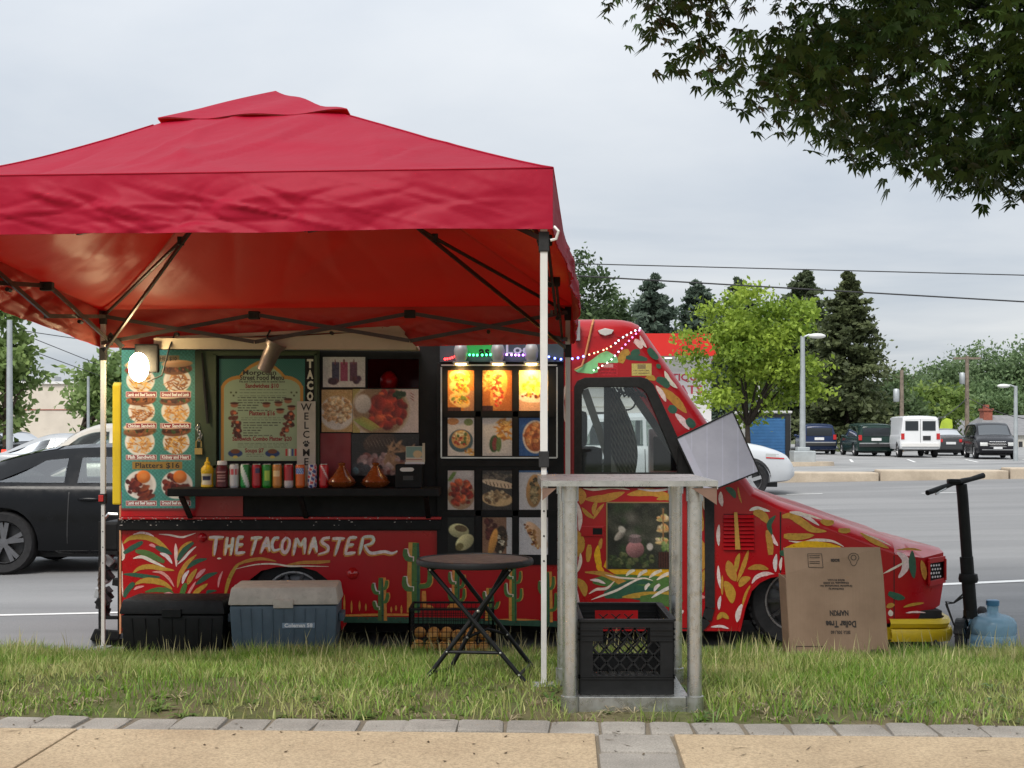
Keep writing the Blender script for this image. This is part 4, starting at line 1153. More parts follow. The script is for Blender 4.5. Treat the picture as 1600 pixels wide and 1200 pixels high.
# ------------------------------------------------------------------ the food truck
YT = 8.85; TW = 2.0; YF = YT + TW
def tx(x): return (x - 800) / F * YT
def tz(y): return CZ - (y - HY) / F * YT
def tp(x, y, d=0.): return Vector((tx(x), YT + d, tz(y)))
def poly(pts): return [(tx(x), tz(y)) for x, y in pts]
M_RED = paint('glossy_red_paint', (.42, .004, .009), .34, .10, 2.2, .04, spec=.35, dirt=.18, dirt_col=(.2, .006, .008), coat=.25)
M_TBLK = paint('black_panel_paint', (.009, .009, .0095), .55, .25, 5, .06, spec=.22, dirt=.15, dirt_col=(.05, .05, .05))
M_OLIVE = paint('olive_green_paint', (.040, .062, .026), .55, .15, 5, .1, dirt=.3, dirt_col=(.03, .04, .02))
M_RUB = paint('rubber_seal', (.012, .012, .012), .75, .2, 12, .2)
M_YEL = paint('yellow_paint', (.62, .44, .012), .4, .1, 4, .05, dirt=.25, dirt_col=(.3, .2, .02))
M_INT = paint('dark_interior', (.02, .02, .02), .8, .3, 4)
M_WGLASS = glass('cab_glass', (.86, .90, .88), .90)
M_CREAM = paint('cream_awning', (.55, .48, .36), .8, .15, 3, .2, dirt=.3, dirt_col=(.2, .17, .12))
M_STEEL = paint('brushed_steel', (.5, .5, .48), .35, .1, 12, metal=.9)
truck = thing('food_truck', 'red hand-painted food truck with service shelf parked at the kerb', 'food truck', (tx(838), YT, 0))
def part(name, mb, mat, parent=truck, **k): return mb.build(name, mat, parent, **k)
# --- near side
ARCH_R = [(545, 969), (534, 985), (524, 930), (512, 906), (494, 892), (470, 886), (432, 886), (408, 892), (390, 906), (379, 928), (372, 985)]
lower = part('lower_side_panel', MB().prism(poly([(190, 829), (893, 829), (893, 979)] + ARCH_R + [(190, 985)]), YT, YT + .04), M_RED)
part('upper_side_panel', MB().prism([poly([(190, 525), (893, 525), (893, 829), (190, 829)]), poly([(574, 561), (654, 561), (654, 606), (574, 606)])], YT, YT + .04), M_TBLK)
ARCH_F = [(1154, 986), (1162, 950), (1172, 922), (1186, 908), (1203, 900), (1246, 894), (1292, 902), (1318, 920), (1332, 950), (1336, 986)]
WIN_IN = [(906, 741), (906, 614), (910, 606), (919, 602), (996, 602), (1005, 605), (1012, 613), (1066, 741)]
cabo = [(893, 525), (958, 525), (984, 531), (1002, 546), (1172, 776), (1222, 800), (1340, 845), (1397, 866), (1397, 972), (1336, 986)] + ARCH_F[::-1][1:] + [(893, 986)]
cab = part('cab_side_panel', MB().prism([poly(cabo), poly(WIN_IN)], YT, YT + .045), M_RED)
part('far_side_panel', MB().prism([poly([(190, 525), (893, 525), (893, 985), (190, 985)])], YF - .04, YF), M_RED)
FWIN = [(922, 757), (922, 602), (938, 588), (1014, 588), (1026, 598), (1136, 757)]
part('far_cab_panel', MB().prism([poly([(893, 525), (958, 525), (984, 531), (1002, 546), (1172, 776), (1222, 800), (1340, 845), (1397, 866), (1397, 985), (893, 985)]), poly(FWIN)], YF - .045, YF), M_RED)
part('far_door_trim', MB().prism([poly([(897, 535), (958, 535), (980, 541), (996, 552), (1166, 780), (1166, 960), (897, 960)]), poly(FWIN)], YF - .06, YF - .047), M_INT)
part('rear_wall', MB().box2((tx(190), YT + .041, tz(985)), (tx(190) + .04, YF - .041, tz(525))), M_RED)
part('corner_trim', MB().box2((tx(187), YT - .01, tz(990)), (tx(190) - .001, YT + .05, tz(790))), paint('rear_corner_trim', (.55, .25, .12), .5, .2, 8))
part('floor', MB().box2((tx(196), YT + .05, tz(975)), (tx(1110), YF - .05, tz(965))), M_INT)
part('chassis', MB().box2((tx(200), YT + .35, tz(1000)), (tx(1150), YF - .35, tz(976))), M_INT)
part('partition', MB().box2((tx(889), YT + .05, tz(960)), (tx(896), YF - .05, tz(530))), M_INT)
# --- roof, windscreen and hood: rounded from the flank to the top
Cc = [(190, 525), (500, 525), (800, 525), (958, 525), (972, 527), (984, 531), (994, 537), (1002, 546), (1172, 776), (1222, 800), (1280, 822), (1340, 845), (1397, 866)]
Oo = [(190, 497), (500, 497), (800, 497), (958, 497), (974, 498), (989, 501), (1000, 506), (1008, 515), (1182, 765), (1222, 783), (1284, 803), (1345, 825), (1400, 843)]
In = [.12] * 8 + [.12, .16, .18, .2, .22]
def shell(i0, i1, far=False):
    P = []
    for k in range(7):
        a = math.pi / 2 * k / 6; row = []
        for c, o, n in list(zip(Cc, Oo, In))[i0:i1]:
            x = c[0] + (o[0] - c[0]) * math.sin(a); y = c[1] + (o[1] - c[1]) * math.sin(a); d = n * (1 - math.cos(a))
            row.append(Vector((tx(x), YF - d if far else YT + d, tz(y))))
        P.append(row)
    return P
for far in (False, True):
    part('roof_edge', MB().quadgrid(shell(0, 9, far)), M_RED, smooth=40)
    part('hood_edge', MB().quadgrid(shell(8, 13, far)), M_RED, smooth=40)
def across(i0, i1, crown=.0):
    P = []
    for (x, y), n in list(zip(Oo, In))[i0:i1]:
        P.append([Vector((tx(x), YT + n + (TW - 2 * n) * k / 8, tz(y) + crown * (1 - (k / 4 - 1) ** 2))) for k in range(9)])
    return P
part('roof', MB().quadgrid(across(0, 8, .02)), M_RED, smooth=60)
wsO = across(7, 9); 
part('windscreen', MB().quadgrid(wsO), M_WGLASS)
part('hood', MB().quadgrid(across(8, 13, .04)), M_RED, smooth=60)
# --- nose
plan = [(1397, 0, 866, 972), (1444, .02, 872, 968), (1484, .13, 866, 950), (1493, .34, 863, 946), (1493, 1.66, 863, 946), (1484, 1.87, 866, 950), (1444, 1.98, 872, 968), (1397, 2.0, 866, 972)]
hr = [(0, 866), (.06, 856), (.16, 846), (.5, 841), (1.5, 841), (1.84, 846), (1.94, 856), (2.0, 866)]
m = MB(); top = [Vector((tx(x), YT + d, tz(yt))) for x, d, yt, yb in plan]; bot = [Vector((tx(x - (0 if k in (0, 7) else 5)), YT + d + (.0 if k in (0, 7) else .012), tz(yb))) for k, (x, d, yt, yb) in enumerate(plan)]
mid = [Vector((t.x - .0, t.y, t.z * .45 + b.z * .55)) for t, b in zip(top, bot)]
m.quadgrid([bot, mid, top]); m.quadgrid([top, [Vector((tx(1430 + .0 * i), YT + d * .9 + .1, tz(y + 9))) if 0 < i < 7 else Vector((tx(1397), YT + d, tz(y))) for i, (d, y) in enumerate(hr)], [Vector((tx(1398.5), YT + d, tz(y))) for d, y in hr]])
m.add([b for b in bot], [tuple(range(len(bot)))])
nose = part('nose', m, M_RED, smooth=28)
part('fender_joint', MB().box2((tx(1218.5), YT - .002, tz(905)), (tx(1220.5), YT - .0003, tz(800))), M_RUB)
part('nose_joint', MB().box2((tx(1396.3), YT - .002, tz(970)), (tx(1397.6), YT - .0003, tz(868))), M_RUB)
# headlamp boxes on the chamfered corners
for far in (0, 1):
    a = Vector((tx(1450), YT + .036, 0)); b_ = Vector((tx(1482), YT + .124, 0))
    if far: a.y = YF - .036; b_.y = YF - .124
    d = (b_ - a).normalized(); nrm = Vector((d.y, -d.x, 0)) * (1 if not far else -1)
    if nrm.x < 0: nrm = -nrm
    def q(u, y, o): return a + (b_ - a) * u + nrm * o + Vector((0, 0, tz(y)))
    hb = MB().add([q(0, 912, .008), q(1, 908, .008), q(1, 876, .008), q(0, 878, .008)], [(0, 1, 2, 3)]); hb = part('headlamp_recess', hb, M_TBLK)
    fr = MB()
    for (u0, y0), (u1, y1) in (((0, 913), (1, 909)), ((1, 909), (1, 875)), ((1, 875), (0, 877)), ((0, 877), (0, 913))):
        fr.bar(q(u0, y0, .02), q(u1, y1, .02), .014, .035)
    fr.build('headlamp_frame', M_RED, hb, bevel=.003, world=False)
    dots = MB()
    for i in range(4):
        for j in range(4):
            u = .22 + .16 * i + (.08 if j % 2 else 0); y = 885 + 6 * j
            c0 = q(u, y, .012); dots.add([c0 + (b_ - a) * .055 * math.cos(t) + Vector((0, 0, .0075 * math.sin(t))) for t in np.linspace(0, 2 * math.pi, 8, endpoint=False)], [tuple(range(8))])
    dots.build('perforations', paint('pale_perforation', (.75, .70, .70), .5, .1, 5), hb, world=False)
# bumper
pl = [(1386, -.045), (1462, -.045), (1476, -.01), (1487, .10), (1491, .3), (1491, 1.7), (1487, 1.9), (1470, 2.02), (1386, 2.04)]
bm_ = MB()
for y0, y1, o in ((981, 1000, .0), (966, 979, -.018)):
    P = []
    for yy, oo in ((y1, 0), (y1, .03), ((y0 + y1) / 2, .045), (y0, .03), (y0, 0)):
        P.append([Vector((tx(x) + (oo + o) * (.2 + .8 * min(1, max(0, (x - 1450) / 40))), YT + d - (oo + o) * (1 if d < .05 else 0), tz(yy))) for x, d in pl])
    bm_.quadgrid(P)
bm_.box2((tx(1380), YT + .02, tz(1000)), (tx(1485), YF - .03, tz(981)))
bump = part('bumper', bm_, M_YEL, smooth=50)
part('bumper_gap', MB().box2((tx(1340), YT + .03, tz(980)), (tx(1474), YF - .05, tz(955))), M_INT)
# --- cab door, window frame, seals
FO = [(897, 748), (897, 604), (902, 595), (914, 590), (1000, 589), (1011, 592), (1021, 601), (1088, 748)]
part('window_frame', MB().prism([poly(FO), poly([(909, 738), (909, 616), (912, 609), (920, 605), (995, 605), (1003, 608), (1010, 615), (1062, 738)])], YT - .022, YT - .0005), M_RUB, bevel=.004)
part('window_sill', MB().box2((tx(893), YT - .018, tz(762)), (tx(1099), YT - .0005, tz(749))), M_TBLK, bevel=.004)
part('door_glass', MB().prism(poly([(908, 739), (908, 614), (918, 604), (996, 604), (1010, 612), (1064, 739)]), YT + .010, YT + .014), M_WGLASS)
part('window_divider', MB().box2((tx(944), YT + .0145, tz(741)), (tx(955), YT + .03, tz(602))), M_RUB)
sl = MB()
for pth, w in (([(1108, 764), (1109, 950), (1104, 968), (1092, 981), (1078, 985)], 15),):
    for a, b in zip(pth, pth[1:]): sl.bar(tp(*a, -.006), tp(*b, -.006), w / F * YT, .014, up=(0, 1, 0))
part('door_seal', sl, M_RUB)
dh = part('door_handle', MB().box2((tx(908), YT - .010, tz(838)), (tx(943), YT - .0005, tz(822))), M_RED, bevel=.003)
MB().box2((tx(926), YT - .012, tz(835)), (tx(941), YT - .0102, tz(825))).build('grip', M_TBLK, dh, world=False)
part('door_gap', MB().box2((tx(894.2), YT - .0015, tz(984)), (tx(896.2), YT - .0003, tz(762))), M_RUB)
part('door_gap', MB().box2((tx(896.2), YT - .0015, tz(983)), (tx(1078), YT - .0003, tz(981.2))), M_RUB)
# louvres
for i in range(9):
    y = 807 + i * 6.2; r = Matrix.Rotation(R(-35), 3, 'X')
    part('louvre', MB().box(tp(1154, y, -.008), ((48) / F * YT, .004, .026), r), M_RED)
part('louvre_recess', MB().box2((tx(1131), YT - .0016, tz(860)), (tx(1177), YT - .0004, tz(803))), M_TBLK)
part('gold_louvre_streak', MB().prism(poly([(1146, 800), (1151, 800), (1156, 858), (1148, 858)]), YT - .024, YT - .0235), paint('gold_streak', (.55, .30, .05), .5, .15, 9))
for x, y, r in ((647, 985, 0), ):
    pass
# marker lamps and small fittings
lm = MB().lathe([(.001, -.028), (.022, -.022), (.036, -.012), (.04, -.001)], tp(551, 896), 16, 'y', cap=False); part('marker_lamp', lm, M_TAIL, smooth=180)
part('marker_lamp', MB().lathe([(.001, -.02), (.028, -.012), (.032, -.001)], tp(316, 840), 14, 'y', cap=False), M_RED, smooth=180)
vent = MB().prism(poly([(934, 517), (945, 513), (959, 516), (955, 522), (945, 525), (937, 522)]), YT - .022, YT - .0005); part('roof_vent_cover', vent, M_WALLW, bevel=.004)
hg = MB(); hg.box2((tx(899), YT - .05, tz(533)), (tx(906), YT - .001, tz(502))); hg.box2((tx(896), YT - .06, tz(520)), (tx(901), YT - .03, tz(506))); part('hinge_bracket', hg, M_GREYM, bevel=.004)
part('orange_strap', MB().tube([tp(928, 499, .05), tp(925, 508, -.01), tp(914, 556, -.02), tp(909, 572, -.02), tp(898, 578, -.02)], .007, 6), paint('strap', (.6, .26, .10), .7, .1, 9))
# --- wheels
def truck_wheel(x, yc, far, r=.305, rimm=None):
    c = Vector((tx(x), (YF - .16) if far else (YT + .16), .0 + r)); sg = 1 if far else -1; ri = r * .66
    t = MB(); w = .2
    t.lathe([(ri, -w / 2 + .015), (r * .92, -w / 2), (r, -w / 2 + .03), (r, w / 2 - .03), (r * .92, w / 2), (ri, w / 2 - .015)], c, 32, 'y', cap=False)
    t.lathe([(ri, -w / 2 + .015), (ri, w / 2 - .015)], c, 32, 'y', cap=False)
    for k in range(40):
        a = 2 * math.pi * k / 40; t.box(c + Vector((math.cos(a) * r * .997, 0, math.sin(a) * r * .997)), (.014, w * .8, .03), Matrix.Rotation(-a, 3, 'Y'))
    t = part('wheel', t, M_TYRE, smooth=40)
    q = MB(); yo = sg * (w / 2 - .02)
    q.lathe([(ri, yo - sg * .02), (ri * .96, yo), (ri * .9, yo), (ri * .86, yo - sg * .06), (ri * .3, yo - sg * .03), (ri * .25, yo), (.001, yo)], c, 32, 'y', cap=False)
    for k in range(10):
        a = 2 * math.pi * k / 10; q.bar(c + Vector((math.cos(a) * ri * .25, yo - sg * .02, math.sin(a) * ri * .25)), c + Vector((math.cos(a) * ri * .88, yo - sg * .025, math.sin(a) * ri * .88)), .022, .02, up=(0, 1, 0))
    q.build('rim', M_RIMD, t, smooth=35, world=False)
    e = MB(); e.tube([c + Vector((math.cos(a) * ri * .97, yo + sg * .004, math.sin(a) * ri * .97)) for a in np.linspace(0, 2 * math.pi, 40, endpoint=False)], .007, 5, closed=True); e.build('rim_edge', M_RIM, t, world=False)
for far in (0, 1):
    truck_wheel(1246, 948, far); truck_wheel(456, 948, far)
for x0, x1, t_ in ((365, 550, 884), (1150, 1340, 892)):
    w = MB(); w.box2((tx(x0), YT + .045, tz(t_ - 4)), (tx(x1), YT + .5, tz(t_))); w.box2((tx(x0), YT + .48, tz(985)), (tx(x1), YT + .5, tz(t_))); part('wheel_well', w, M_INT)
ar = MB(); P = [tp(x, y, -.004) for x, y in ARCH_F]
for a, b in zip(P, P[1:]): ar.bar(a, b, .02, .02, up=(0, 1, 0))
part('arch_lip', ar, M_RED)
# --- rub rail, service shelf, panels
part('rub_rail', MB().box2((tx(188), YT - .035, tz(828)), (tx(690), YT - .0005, tz(812))), M_TBLK, bevel=.006)
part('red_ledge', MB().box2((tx(190), YT - .05, tz(811)), (tx(690), YT - .001, tz(807))), M_RED, bevel=.003)
part('red_wall_panel', MB().box2((tx(190), YT - .012, tz(806.5)), (tx(380), YT - .0005, tz(768))), M_RED)
part('red_wall_panel', MB().box2((tx(501), YT - .012, tz(762)), (tx(548.5), YT - .0005, tz(677))), paint('dull_red_panel', (.22, .018, .022), .5, .15, 5))
part('red_wall_panel', MB().box2((tx(881), YT - .012, tz(829)), (tx(892), YT - .0005, tz(550))), M_RED)
ZSH = CZ - (761.5 - HY) / F * (YT - .15)
shelf = part('service_shelf', MB().box2((tx(281), YT - .33, ZSH - .05), (tx(690), YT - .013, ZSH)), M_TBLK, bevel=.006)
for x in (300, 480, 670):
    MB().bar((tx(x), YT - .29, ZSH - .05), (tx(x), YT - .014, ZSH - .22), .03, .02).build('shelf_bracket', M_TBLK, shelf, world=False)
og = MB(); W_ = poly([(306, 548), (500, 548), (500, 762), (306, 762)]); H_ = poly([(340, 556), (492, 556), (492, 727), (340, 727)])
part('window_surround', MB().prism([W_, H_], YT - .03, YT - .0005), M_OLIVE, bevel=.004)
for a, b, w in (((337, 553), (337, 757), 5), ((495, 553), (495, 757), 5), ((335, 553), (497, 553), 5), ((335, 729), (497, 729), 4)):
    part('window_rail', MB().bar(tp(*a, -.036), tp(*b, -.036), w / F * YT, .012, up=(0, 1, 0)), M_OLIVE)
part('gas_strut', MB().tube([tp(318, 552, -.045), tp(323, 612, -.05), tp(328, 662, -.055)], [.006, .011, .011], 8), M_RUB)
pk = MB(); pk.box(tp(313, 705, -.045), (.05, .02, .042)); pk.tube([tp(309, 699, -.045), tp(309, 690, -.045), tp(313, 686, -.045), tp(317, 690, -.045), tp(317, 699, -.045)], .005, 6)
part('padlock', pk, paint('brass', (.45, .30, .10), .35, .1, 9, metal=.8), bevel=.003)
ch = MB()
for i in range(7):
    a = i * 1.2; c0 = tp(313 + 3 * math.sin(i), 686 - i * 3.4, -.045)
    ch.tube([c0 + Vector((math.cos(t) * .010 * abs(math.cos(a)) + .002, math.cos(t) * .009 * math.sin(a), math.sin(t) * .014)) for t in np.linspace(0, 2 * math.pi, 8, endpoint=False)], .0028, 5, closed=True)
part('lock_chain', ch, M_STEEL)
# raised hatch seen edge-on under the canopy, with its fabric lip
hx = MB(); a0, a1 = tp(262, 536), tp(655, 536)
hp = [(262, 545, -.02), (262, 536, -.30), (560, 524, -.34), (630, 520, -.34), (656, 545, -.30), (656, 549, -.02)]
v1 = [tp(x, y, d) for x, y, d in hp]; v2 = [v + Vector((0, 0, .02)) for v in v1]
hx.add(v1 + v2, [(5, 4, 3, 2, 1, 0), (6, 7, 8, 9, 10, 11)] + [(i, (i + 1) % 6, 6 + (i + 1) % 6, 6 + i) for i in range(6)])
part('raised_hatch', hx, M_CREAM)
part('hatch_lip', MB().prism(poly([(262, 534), (440, 533), (560, 526), (632, 521), (656, 547), (656, 551), (262, 550)]), YT - .345, YT - .335), M_CREAM)
# dark inside of the service opening with a red balloon
bl = MB(); bl.ball(tp(601, 594, .3), (.062, .06, .075), 14, 10); part('red_balloon', bl, paint('balloon', (.6, .01, .012), .3, .05, 5), smooth=180)
# --- cab interior
st = MB(); st.box2((tx(905), YT + .5, tz(760)), (tx(950), YT + 1.0, tz(700))); st.box2((tx(900), YT + .5, tz(700)), (tx(925), YT + 1.0, tz(640))); part('seat', st, M_INT, bevel=.04)
part('dashboard', MB().box2((tx(1060), YT + .06, tz(830)), (tx(1170), YF - .06, tz(785))), M_INT, bevel=.03)
part('door_post', MB().bar(tp(915, 608, .12), tp(962, 742, .12), .05, .02, up=(0, 1, 0)), paint('pale_post', (.42, .41, .38), .7, .1, 8))
def curtain():
    P = []
    for j in range(24):
        v = j / 23; w0 = 953 + 4 * v; w1 = 966 + 36 * math.sin(min(1, v * 1.05) * math.pi * .62) - 5 * max(0, v - .8)
        P.append([tp(w0 + (w1 - w0) * i / 40, 604 + 140 * v, .26 + .025 * math.sin(i * 1.15 + v * 2)) for i in range(41)])
    return MB().quadgrid(P)
def m_stripe():
    t = NT('striped_cloth'); w = t.node('ShaderNodeTexWave'); w.inputs['Scale'].default_value = 15; w.inputs['Distortion'].default_value = 1.2
    mp = t.node('ShaderNodeMapping'); t.l.new(t.geo_pos(), mp.inputs['Vector']); mp.inputs['Rotation'].default_value = (0, R(28), 0); t.l.new(mp.outputs[0], w.inputs['Vector'])
    return t.done(t.bsdf(t.ramp(w.outputs['Fac'], [(.3, (.06, .065, .055)), (.7, (.30, .29, .24))]), .85))
part('curtain', curtain(), m_stripe(), smooth=180)
mr = MB(); mr.box(tp(1095, 712, 2.12), (.26, .09, .36)); mr.bar(tp(1120, 745, 2.12), tp(1120, 745, 1.99), .03, .03); far_m = part('far_mirror', mr, paint('mirror_white', (.6, .62, .62), .3, .05, 5), bevel=.04)
MB().box(tp(1099, 718, 2.065), (.22, .02, .28)).build('mirror_back', M_TBLK, far_m, bevel=.03, world=False)
ring = MB(); ring.tube([tp(990 + 14 * math.cos(a), 624 + 15 * math.sin(a), .5) for a in np.linspace(0, 2 * math.pi, 28, endpoint=False)], .007, 6, closed=True)
ring.tube([tp(977, 604, .5), tp(977, 636, .5)], .009, 6); part('wire_hoop', ring, M_TBLK)
cb = MB()
for k in range(7):
    cb.tube([tp(965 + k * 6, 603, .4), tp(970 + k * 7, 612 + random.uniform(-2, 6), .42), tp(978 + k * 7, 606 + random.uniform(0, 7), .44), tp(990 + k * 6, 614 + k, .44)], .008, 5)
part('hanging_cables', cb, M_TBLK)
part('inner_a_pillar', MB().bar(tp(1016, 585, 1.88), tp(1142, 765, 1.88), .06, .05, up=(0, 1, 0)), M_INT)
# outside mirror on the near side, mostly behind the hung board
nm = MB(); nm.box(tp(1072, 722, -.16), (.16, .07, .24)); nm = part('near_mirror', nm, M_TBLK, bevel=.03)
MB().tube([tp(1082, 752, -.001), tp(1078, 738, -.12)], .014, 6).build('mirror_arm', M_TBLK, nm, world=False)
# open rear door, generator rack, tow step
yd = MB(); yd.prism([(x, z) for x, z in [(0, tz(789)), (.62, tz(789)), (.62, tz(602)), (.56, tz(597)), (.03, tz(597)), (0, tz(602))]], tx(173), tx(187), fn=lambda a, z, d: (d, YT + .03 + a, z))
part('rear_door', yd, M_YEL, bevel=.01)
# --- signs over the display: board with the bulbs' green glow painted on, and letters
sgn = part('roof_sign', MB().box2((tx(688), YT - .05, tz(566)), (tx(880), YT - .001, tz(536))), paint('sign_blue_grey', (.05, .07, .09), .4, .3, 5))
gp = MB().box2((tx(722), YT - .053, tz(556)), (tx(776), YT - .0502, tz(538))); gp.build('green_glow_patch', paint('green_glow_paint', (.03, .30, .08), .4, .3, 4), sgn, world=False)
tm = MB(); put_text(tm, 'as', .085, tp(757, 550, -.0545), (1, 0, 0), (0, 0, 1), .003); tm.build('sign_letters', M_TBLK, sgn, world=False, merge=False)
tm = MB(); put_text(tm, 'Loco', .085, tp(815, 547, -.0545), (1, 0, 0), (0, 0, 1), .002, width=.21); tm.build('sign_letters', paint('pale_letters', (.45, .48, .55), .5, .1, 5), sgn, world=False, merge=False)

# rivets along the panel edges and chipped paint on the rail
rv = MB()
for x in np.arange(198, 888, 14.5):
    for y in (833, 966):
        if 368 < x < 548 and y > 900: continue
        rv.ball(tp(x, y, -.001), (.004, .003, .004), 6, 4)
for y in np.arange(840, 965, 15): rv.ball(tp(893.5, y, -.001), (.004, .003, .004), 6, 4)
for x in np.arange(905, 985, 12): rv.ball(tp(x, 527, -.001), (.004, .003, .004), 6, 4)
tag(part('rivets', rv, M_RED), kind='stuff')
cp = MB(); rr = random.Random(12)
for k in range(90):
    x = 190 + 500 * rr.random() ** 1.6; y = rr.choice((811.2, 812.5, 815, 820, 808)); w = rr.uniform(.5, 2.6); d = -.0365 if y > 811.6 else -.0512
    if y < 811.6: y = 809 + rr.uniform(-1.5, 1.5)
    cp.add([tp(x + w * rr.uniform(.3, 1) * math.cos(a), y + .8 * rr.uniform(.4, 1) * math.sin(a), d) for a in np.linspace(0, 2 * math.pi, 6, endpoint=False)], [tuple(range(6))])
tag(part('paint_chips', cp, paint('chipped_primer', (.55, .50, .46), .7, .2, 30), merge=False), kind='stuff')
# ------------------------------------------------------------------ brushwork on the truck
GOLD, ORNG, YELL = S(196, 146, 58), S(222, 150, 70), S(236, 178, 24)
GRN, GRN2, WHT, PINK = S(52, 96, 74), S(86, 122, 62), S(238, 220, 208), S(226, 150, 150)
M_BRUSH = NT('brushed_enamel')
_a = M_BRUSH.node('ShaderNodeAttribute'); _a.attribute_name = 'Col'
_n = M_BRUSH.ramp(M_BRUSH.noise(40, 6, .65, M_BRUSH.geo_pos(), (1, 1, 1)), [(.28, .72), (.65, 1.08)])
_b = M_BRUSH.bsdf(M_BRUSH.mix(1, _a.outputs['Color'], _n, 'MULTIPLY'), .38, 0, None, .4)
_h = M_BRUSH.ramp(M_BRUSH.noise(34, 9, .75, M_BRUSH.geo_pos(), (1, 1, 2.2)), [(.60, 0.), (.68, .85)])
_t = M_BRUSH.node('ShaderNodeBsdfTransparent'); _x = M_BRUSH.node('ShaderNodeMixShader'); M_BRUSH.l.new(_h, _x.inputs[0]); M_BRUSH.l.new(_b, _x.inputs[1]); M_BRUSH.l.new(_t.outputs[0], _x.inputs[2])
M_BRUSH = M_BRUSH.done(_x.outputs[0])
class Mural:
    def __init__(s, fx, fy, d0=-.0012, dfn=None): s.dfn = dfn or (lambda x: 0.); s.m = MB(); s.fx, s.fy = fx, fy; s.d = d0; s.r = random.Random(5)
    def stroke(s, col, pts, w, taper=(.15, .15), n=7, jit=.06):
        """pts, w in the zoom's pixels; tapered brush stroke"""
        q = catmull(pts, n) if len(pts) > 2 else [tuple(pts[0][k] + (pts[1][k] - pts[0][k]) * i / 6 for k in (0, 1)) for i in range(7)]
        N = len(q); Lf, Rt = [], []; s.d -= .00004
        for i, p in enumerate(q):
            a = q[max(i - 1, 0)]; b = q[min(i + 1, N - 1)]; dx, dy = b[0] - a[0], b[1] - a[1]; L = math.hypot(dx, dy) or 1
            t = i / (N - 1); k = min(1, taper[0] + (1 - taper[0]) * math.sin(min(1, t / .45) * math.pi / 2)) if t < .45 else min(1, taper[1] + (1 - taper[1]) * math.sin(min(1, (1 - t) / .45) * math.pi / 2))
            h = w / 2 * k * (1 + s.r.uniform(-jit, jit))
            xl, xr = s.fx(p[0] - dy / L * h), s.fx(p[0] + dy / L * h); Lf.append(tp(xl, s.fy(p[1] + dx / L * h), s.d + s.dfn(xl))); Rt.append(tp(xr, s.fy(p[1] - dx / L * h), s.d + s.dfn(xr)))
        s.m.cur = tuple(c * s.r.uniform(.9, 1.08) for c in col); s.m.quadgrid([Rt, Lf]); return s
    def leaf(s, col, a, b, bend, w, taper=(.1, .1)):
        mx, my = (a[0] + b[0]) / 2, (a[1] + b[1]) / 2; dx, dy = b[0] - a[0], b[1] - a[1]; L = math.hypot(dx, dy)
        return s.stroke(col, [a, (mx - dy / L * bend, my + dx / L * bend), b], w, taper)
    def done(s, name, parent): return tag(s.m.build(name, M_BRUSH, parent, merge=False, world=parent.type == 'EMPTY'), kind='stuff')
# palms at the rear (zoom 8.572, origin 180,820)
Z = Mural(lambda x: 180 + x / 8.572, lambda y: 820 + y / 8.572)
Z.stroke(GOLD, [(110, 250), (200, 180), (360, 160), (520, 200), (640, 280), (720, 350)], 75)
Z.stroke(WHT, [(240, 130), (340, 105), (440, 120), (520, 155)], 30); Z.stroke(WHT, [(585, 125), (720, 135), (880, 165), (960, 150), (1080, 110)], 26)
Z.stroke(WHT, [(60, 140), (85, 280), (110, 420), (90, 480)], 46); Z.stroke(WHT, [(95, 620), (90, 760), (105, 960)], 24)
Z.stroke(GRN, [(115, 380), (210, 320), (300, 270), (370, 225)], 70, (.5, .4)); Z.stroke(GRN2, [(270, 350), (400, 380), (520, 430), (660, 500)], 90, (.3, .4)); Z.stroke(WHT, [(240, 450), (360, 430), (500, 490), (670, 570)], 46)
Z.stroke(GRN, [(520, 285), (600, 320), (680, 350), (760, 395)], 75); Z.stroke(WHT, [(600, 380), (690, 420), (765, 520)], 50); Z.stroke(PINK, [(455, 270), (500, 275), (540, 300)], 40)
Z.stroke(GOLD, [(235, 650), (330, 580), (480, 560), (640, 590), (790, 610)], 66); Z.stroke(GRN, [(110, 660), (260, 670), (420, 690), (600, 700)], 55, (.2, .3)); Z.stroke(PINK, [(500, 630), (620, 640), (720, 720), (790, 830)], 40)
Z.stroke(GOLD, [(260, 800), (370, 750), (520, 750), (660, 790), (765, 865)], 80); Z.stroke(GRN, [(120, 970), (160, 880), (230, 800), (250, 770)], 70, (.5, .3)); Z.stroke(GRN2, [(400, 900), (560, 870), (700, 880), (780, 920)], 70); Z.stroke(GRN, [(410, 985), (560, 960), (760, 990)], 60, (.6, .6)); Z.stroke(PINK, [(640, 930), (740, 930), (840, 1010)], 50); Z.stroke(PINK, [(250, 870), (300, 840), (390, 820)], 34)
Z.stroke(WHT, [(810, 250), (815, 380), (820, 560)], 46); Z.stroke(GOLD, [(840, 440), (870, 350), (940, 270), (1030, 220)], 50); Z.stroke(GRN, [(840, 480), (890, 390), (960, 310), (1050, 235)], 72, (.4, .3)); Z.stroke(WHT, [(835, 530), (920, 450), (1000, 360), (1085, 290)], 34)
Z.stroke(GOLD, [(835, 840), (870, 680), (960, 520), (1090, 400)], 62); Z.stroke(GRN, [(960, 590), (1040, 520), (1120, 480), (1230, 455)], 62); Z.stroke(WHT, [(900, 790), (930, 690), (990, 610)], 46); Z.stroke(GOLD, [(970, 800), (1010, 710), (1095, 590)], 66); Z.stroke(PINK, [(1080, 720), (1140, 650), (1210, 590)], 52)
Z.stroke(GRN, [(1080, 800), (1160, 740), (1250, 680), (1370, 640)], 66); Z.stroke(GRN2, [(880, 990), (910, 880), (950, 780)], 72, (.4, .4)); Z.stroke(PINK, [(940, 1010), (1010, 870), (1080, 760)], 34); Z.stroke(GOLD, [(1010, 1010), (1100, 890), (1240, 790)], 66)
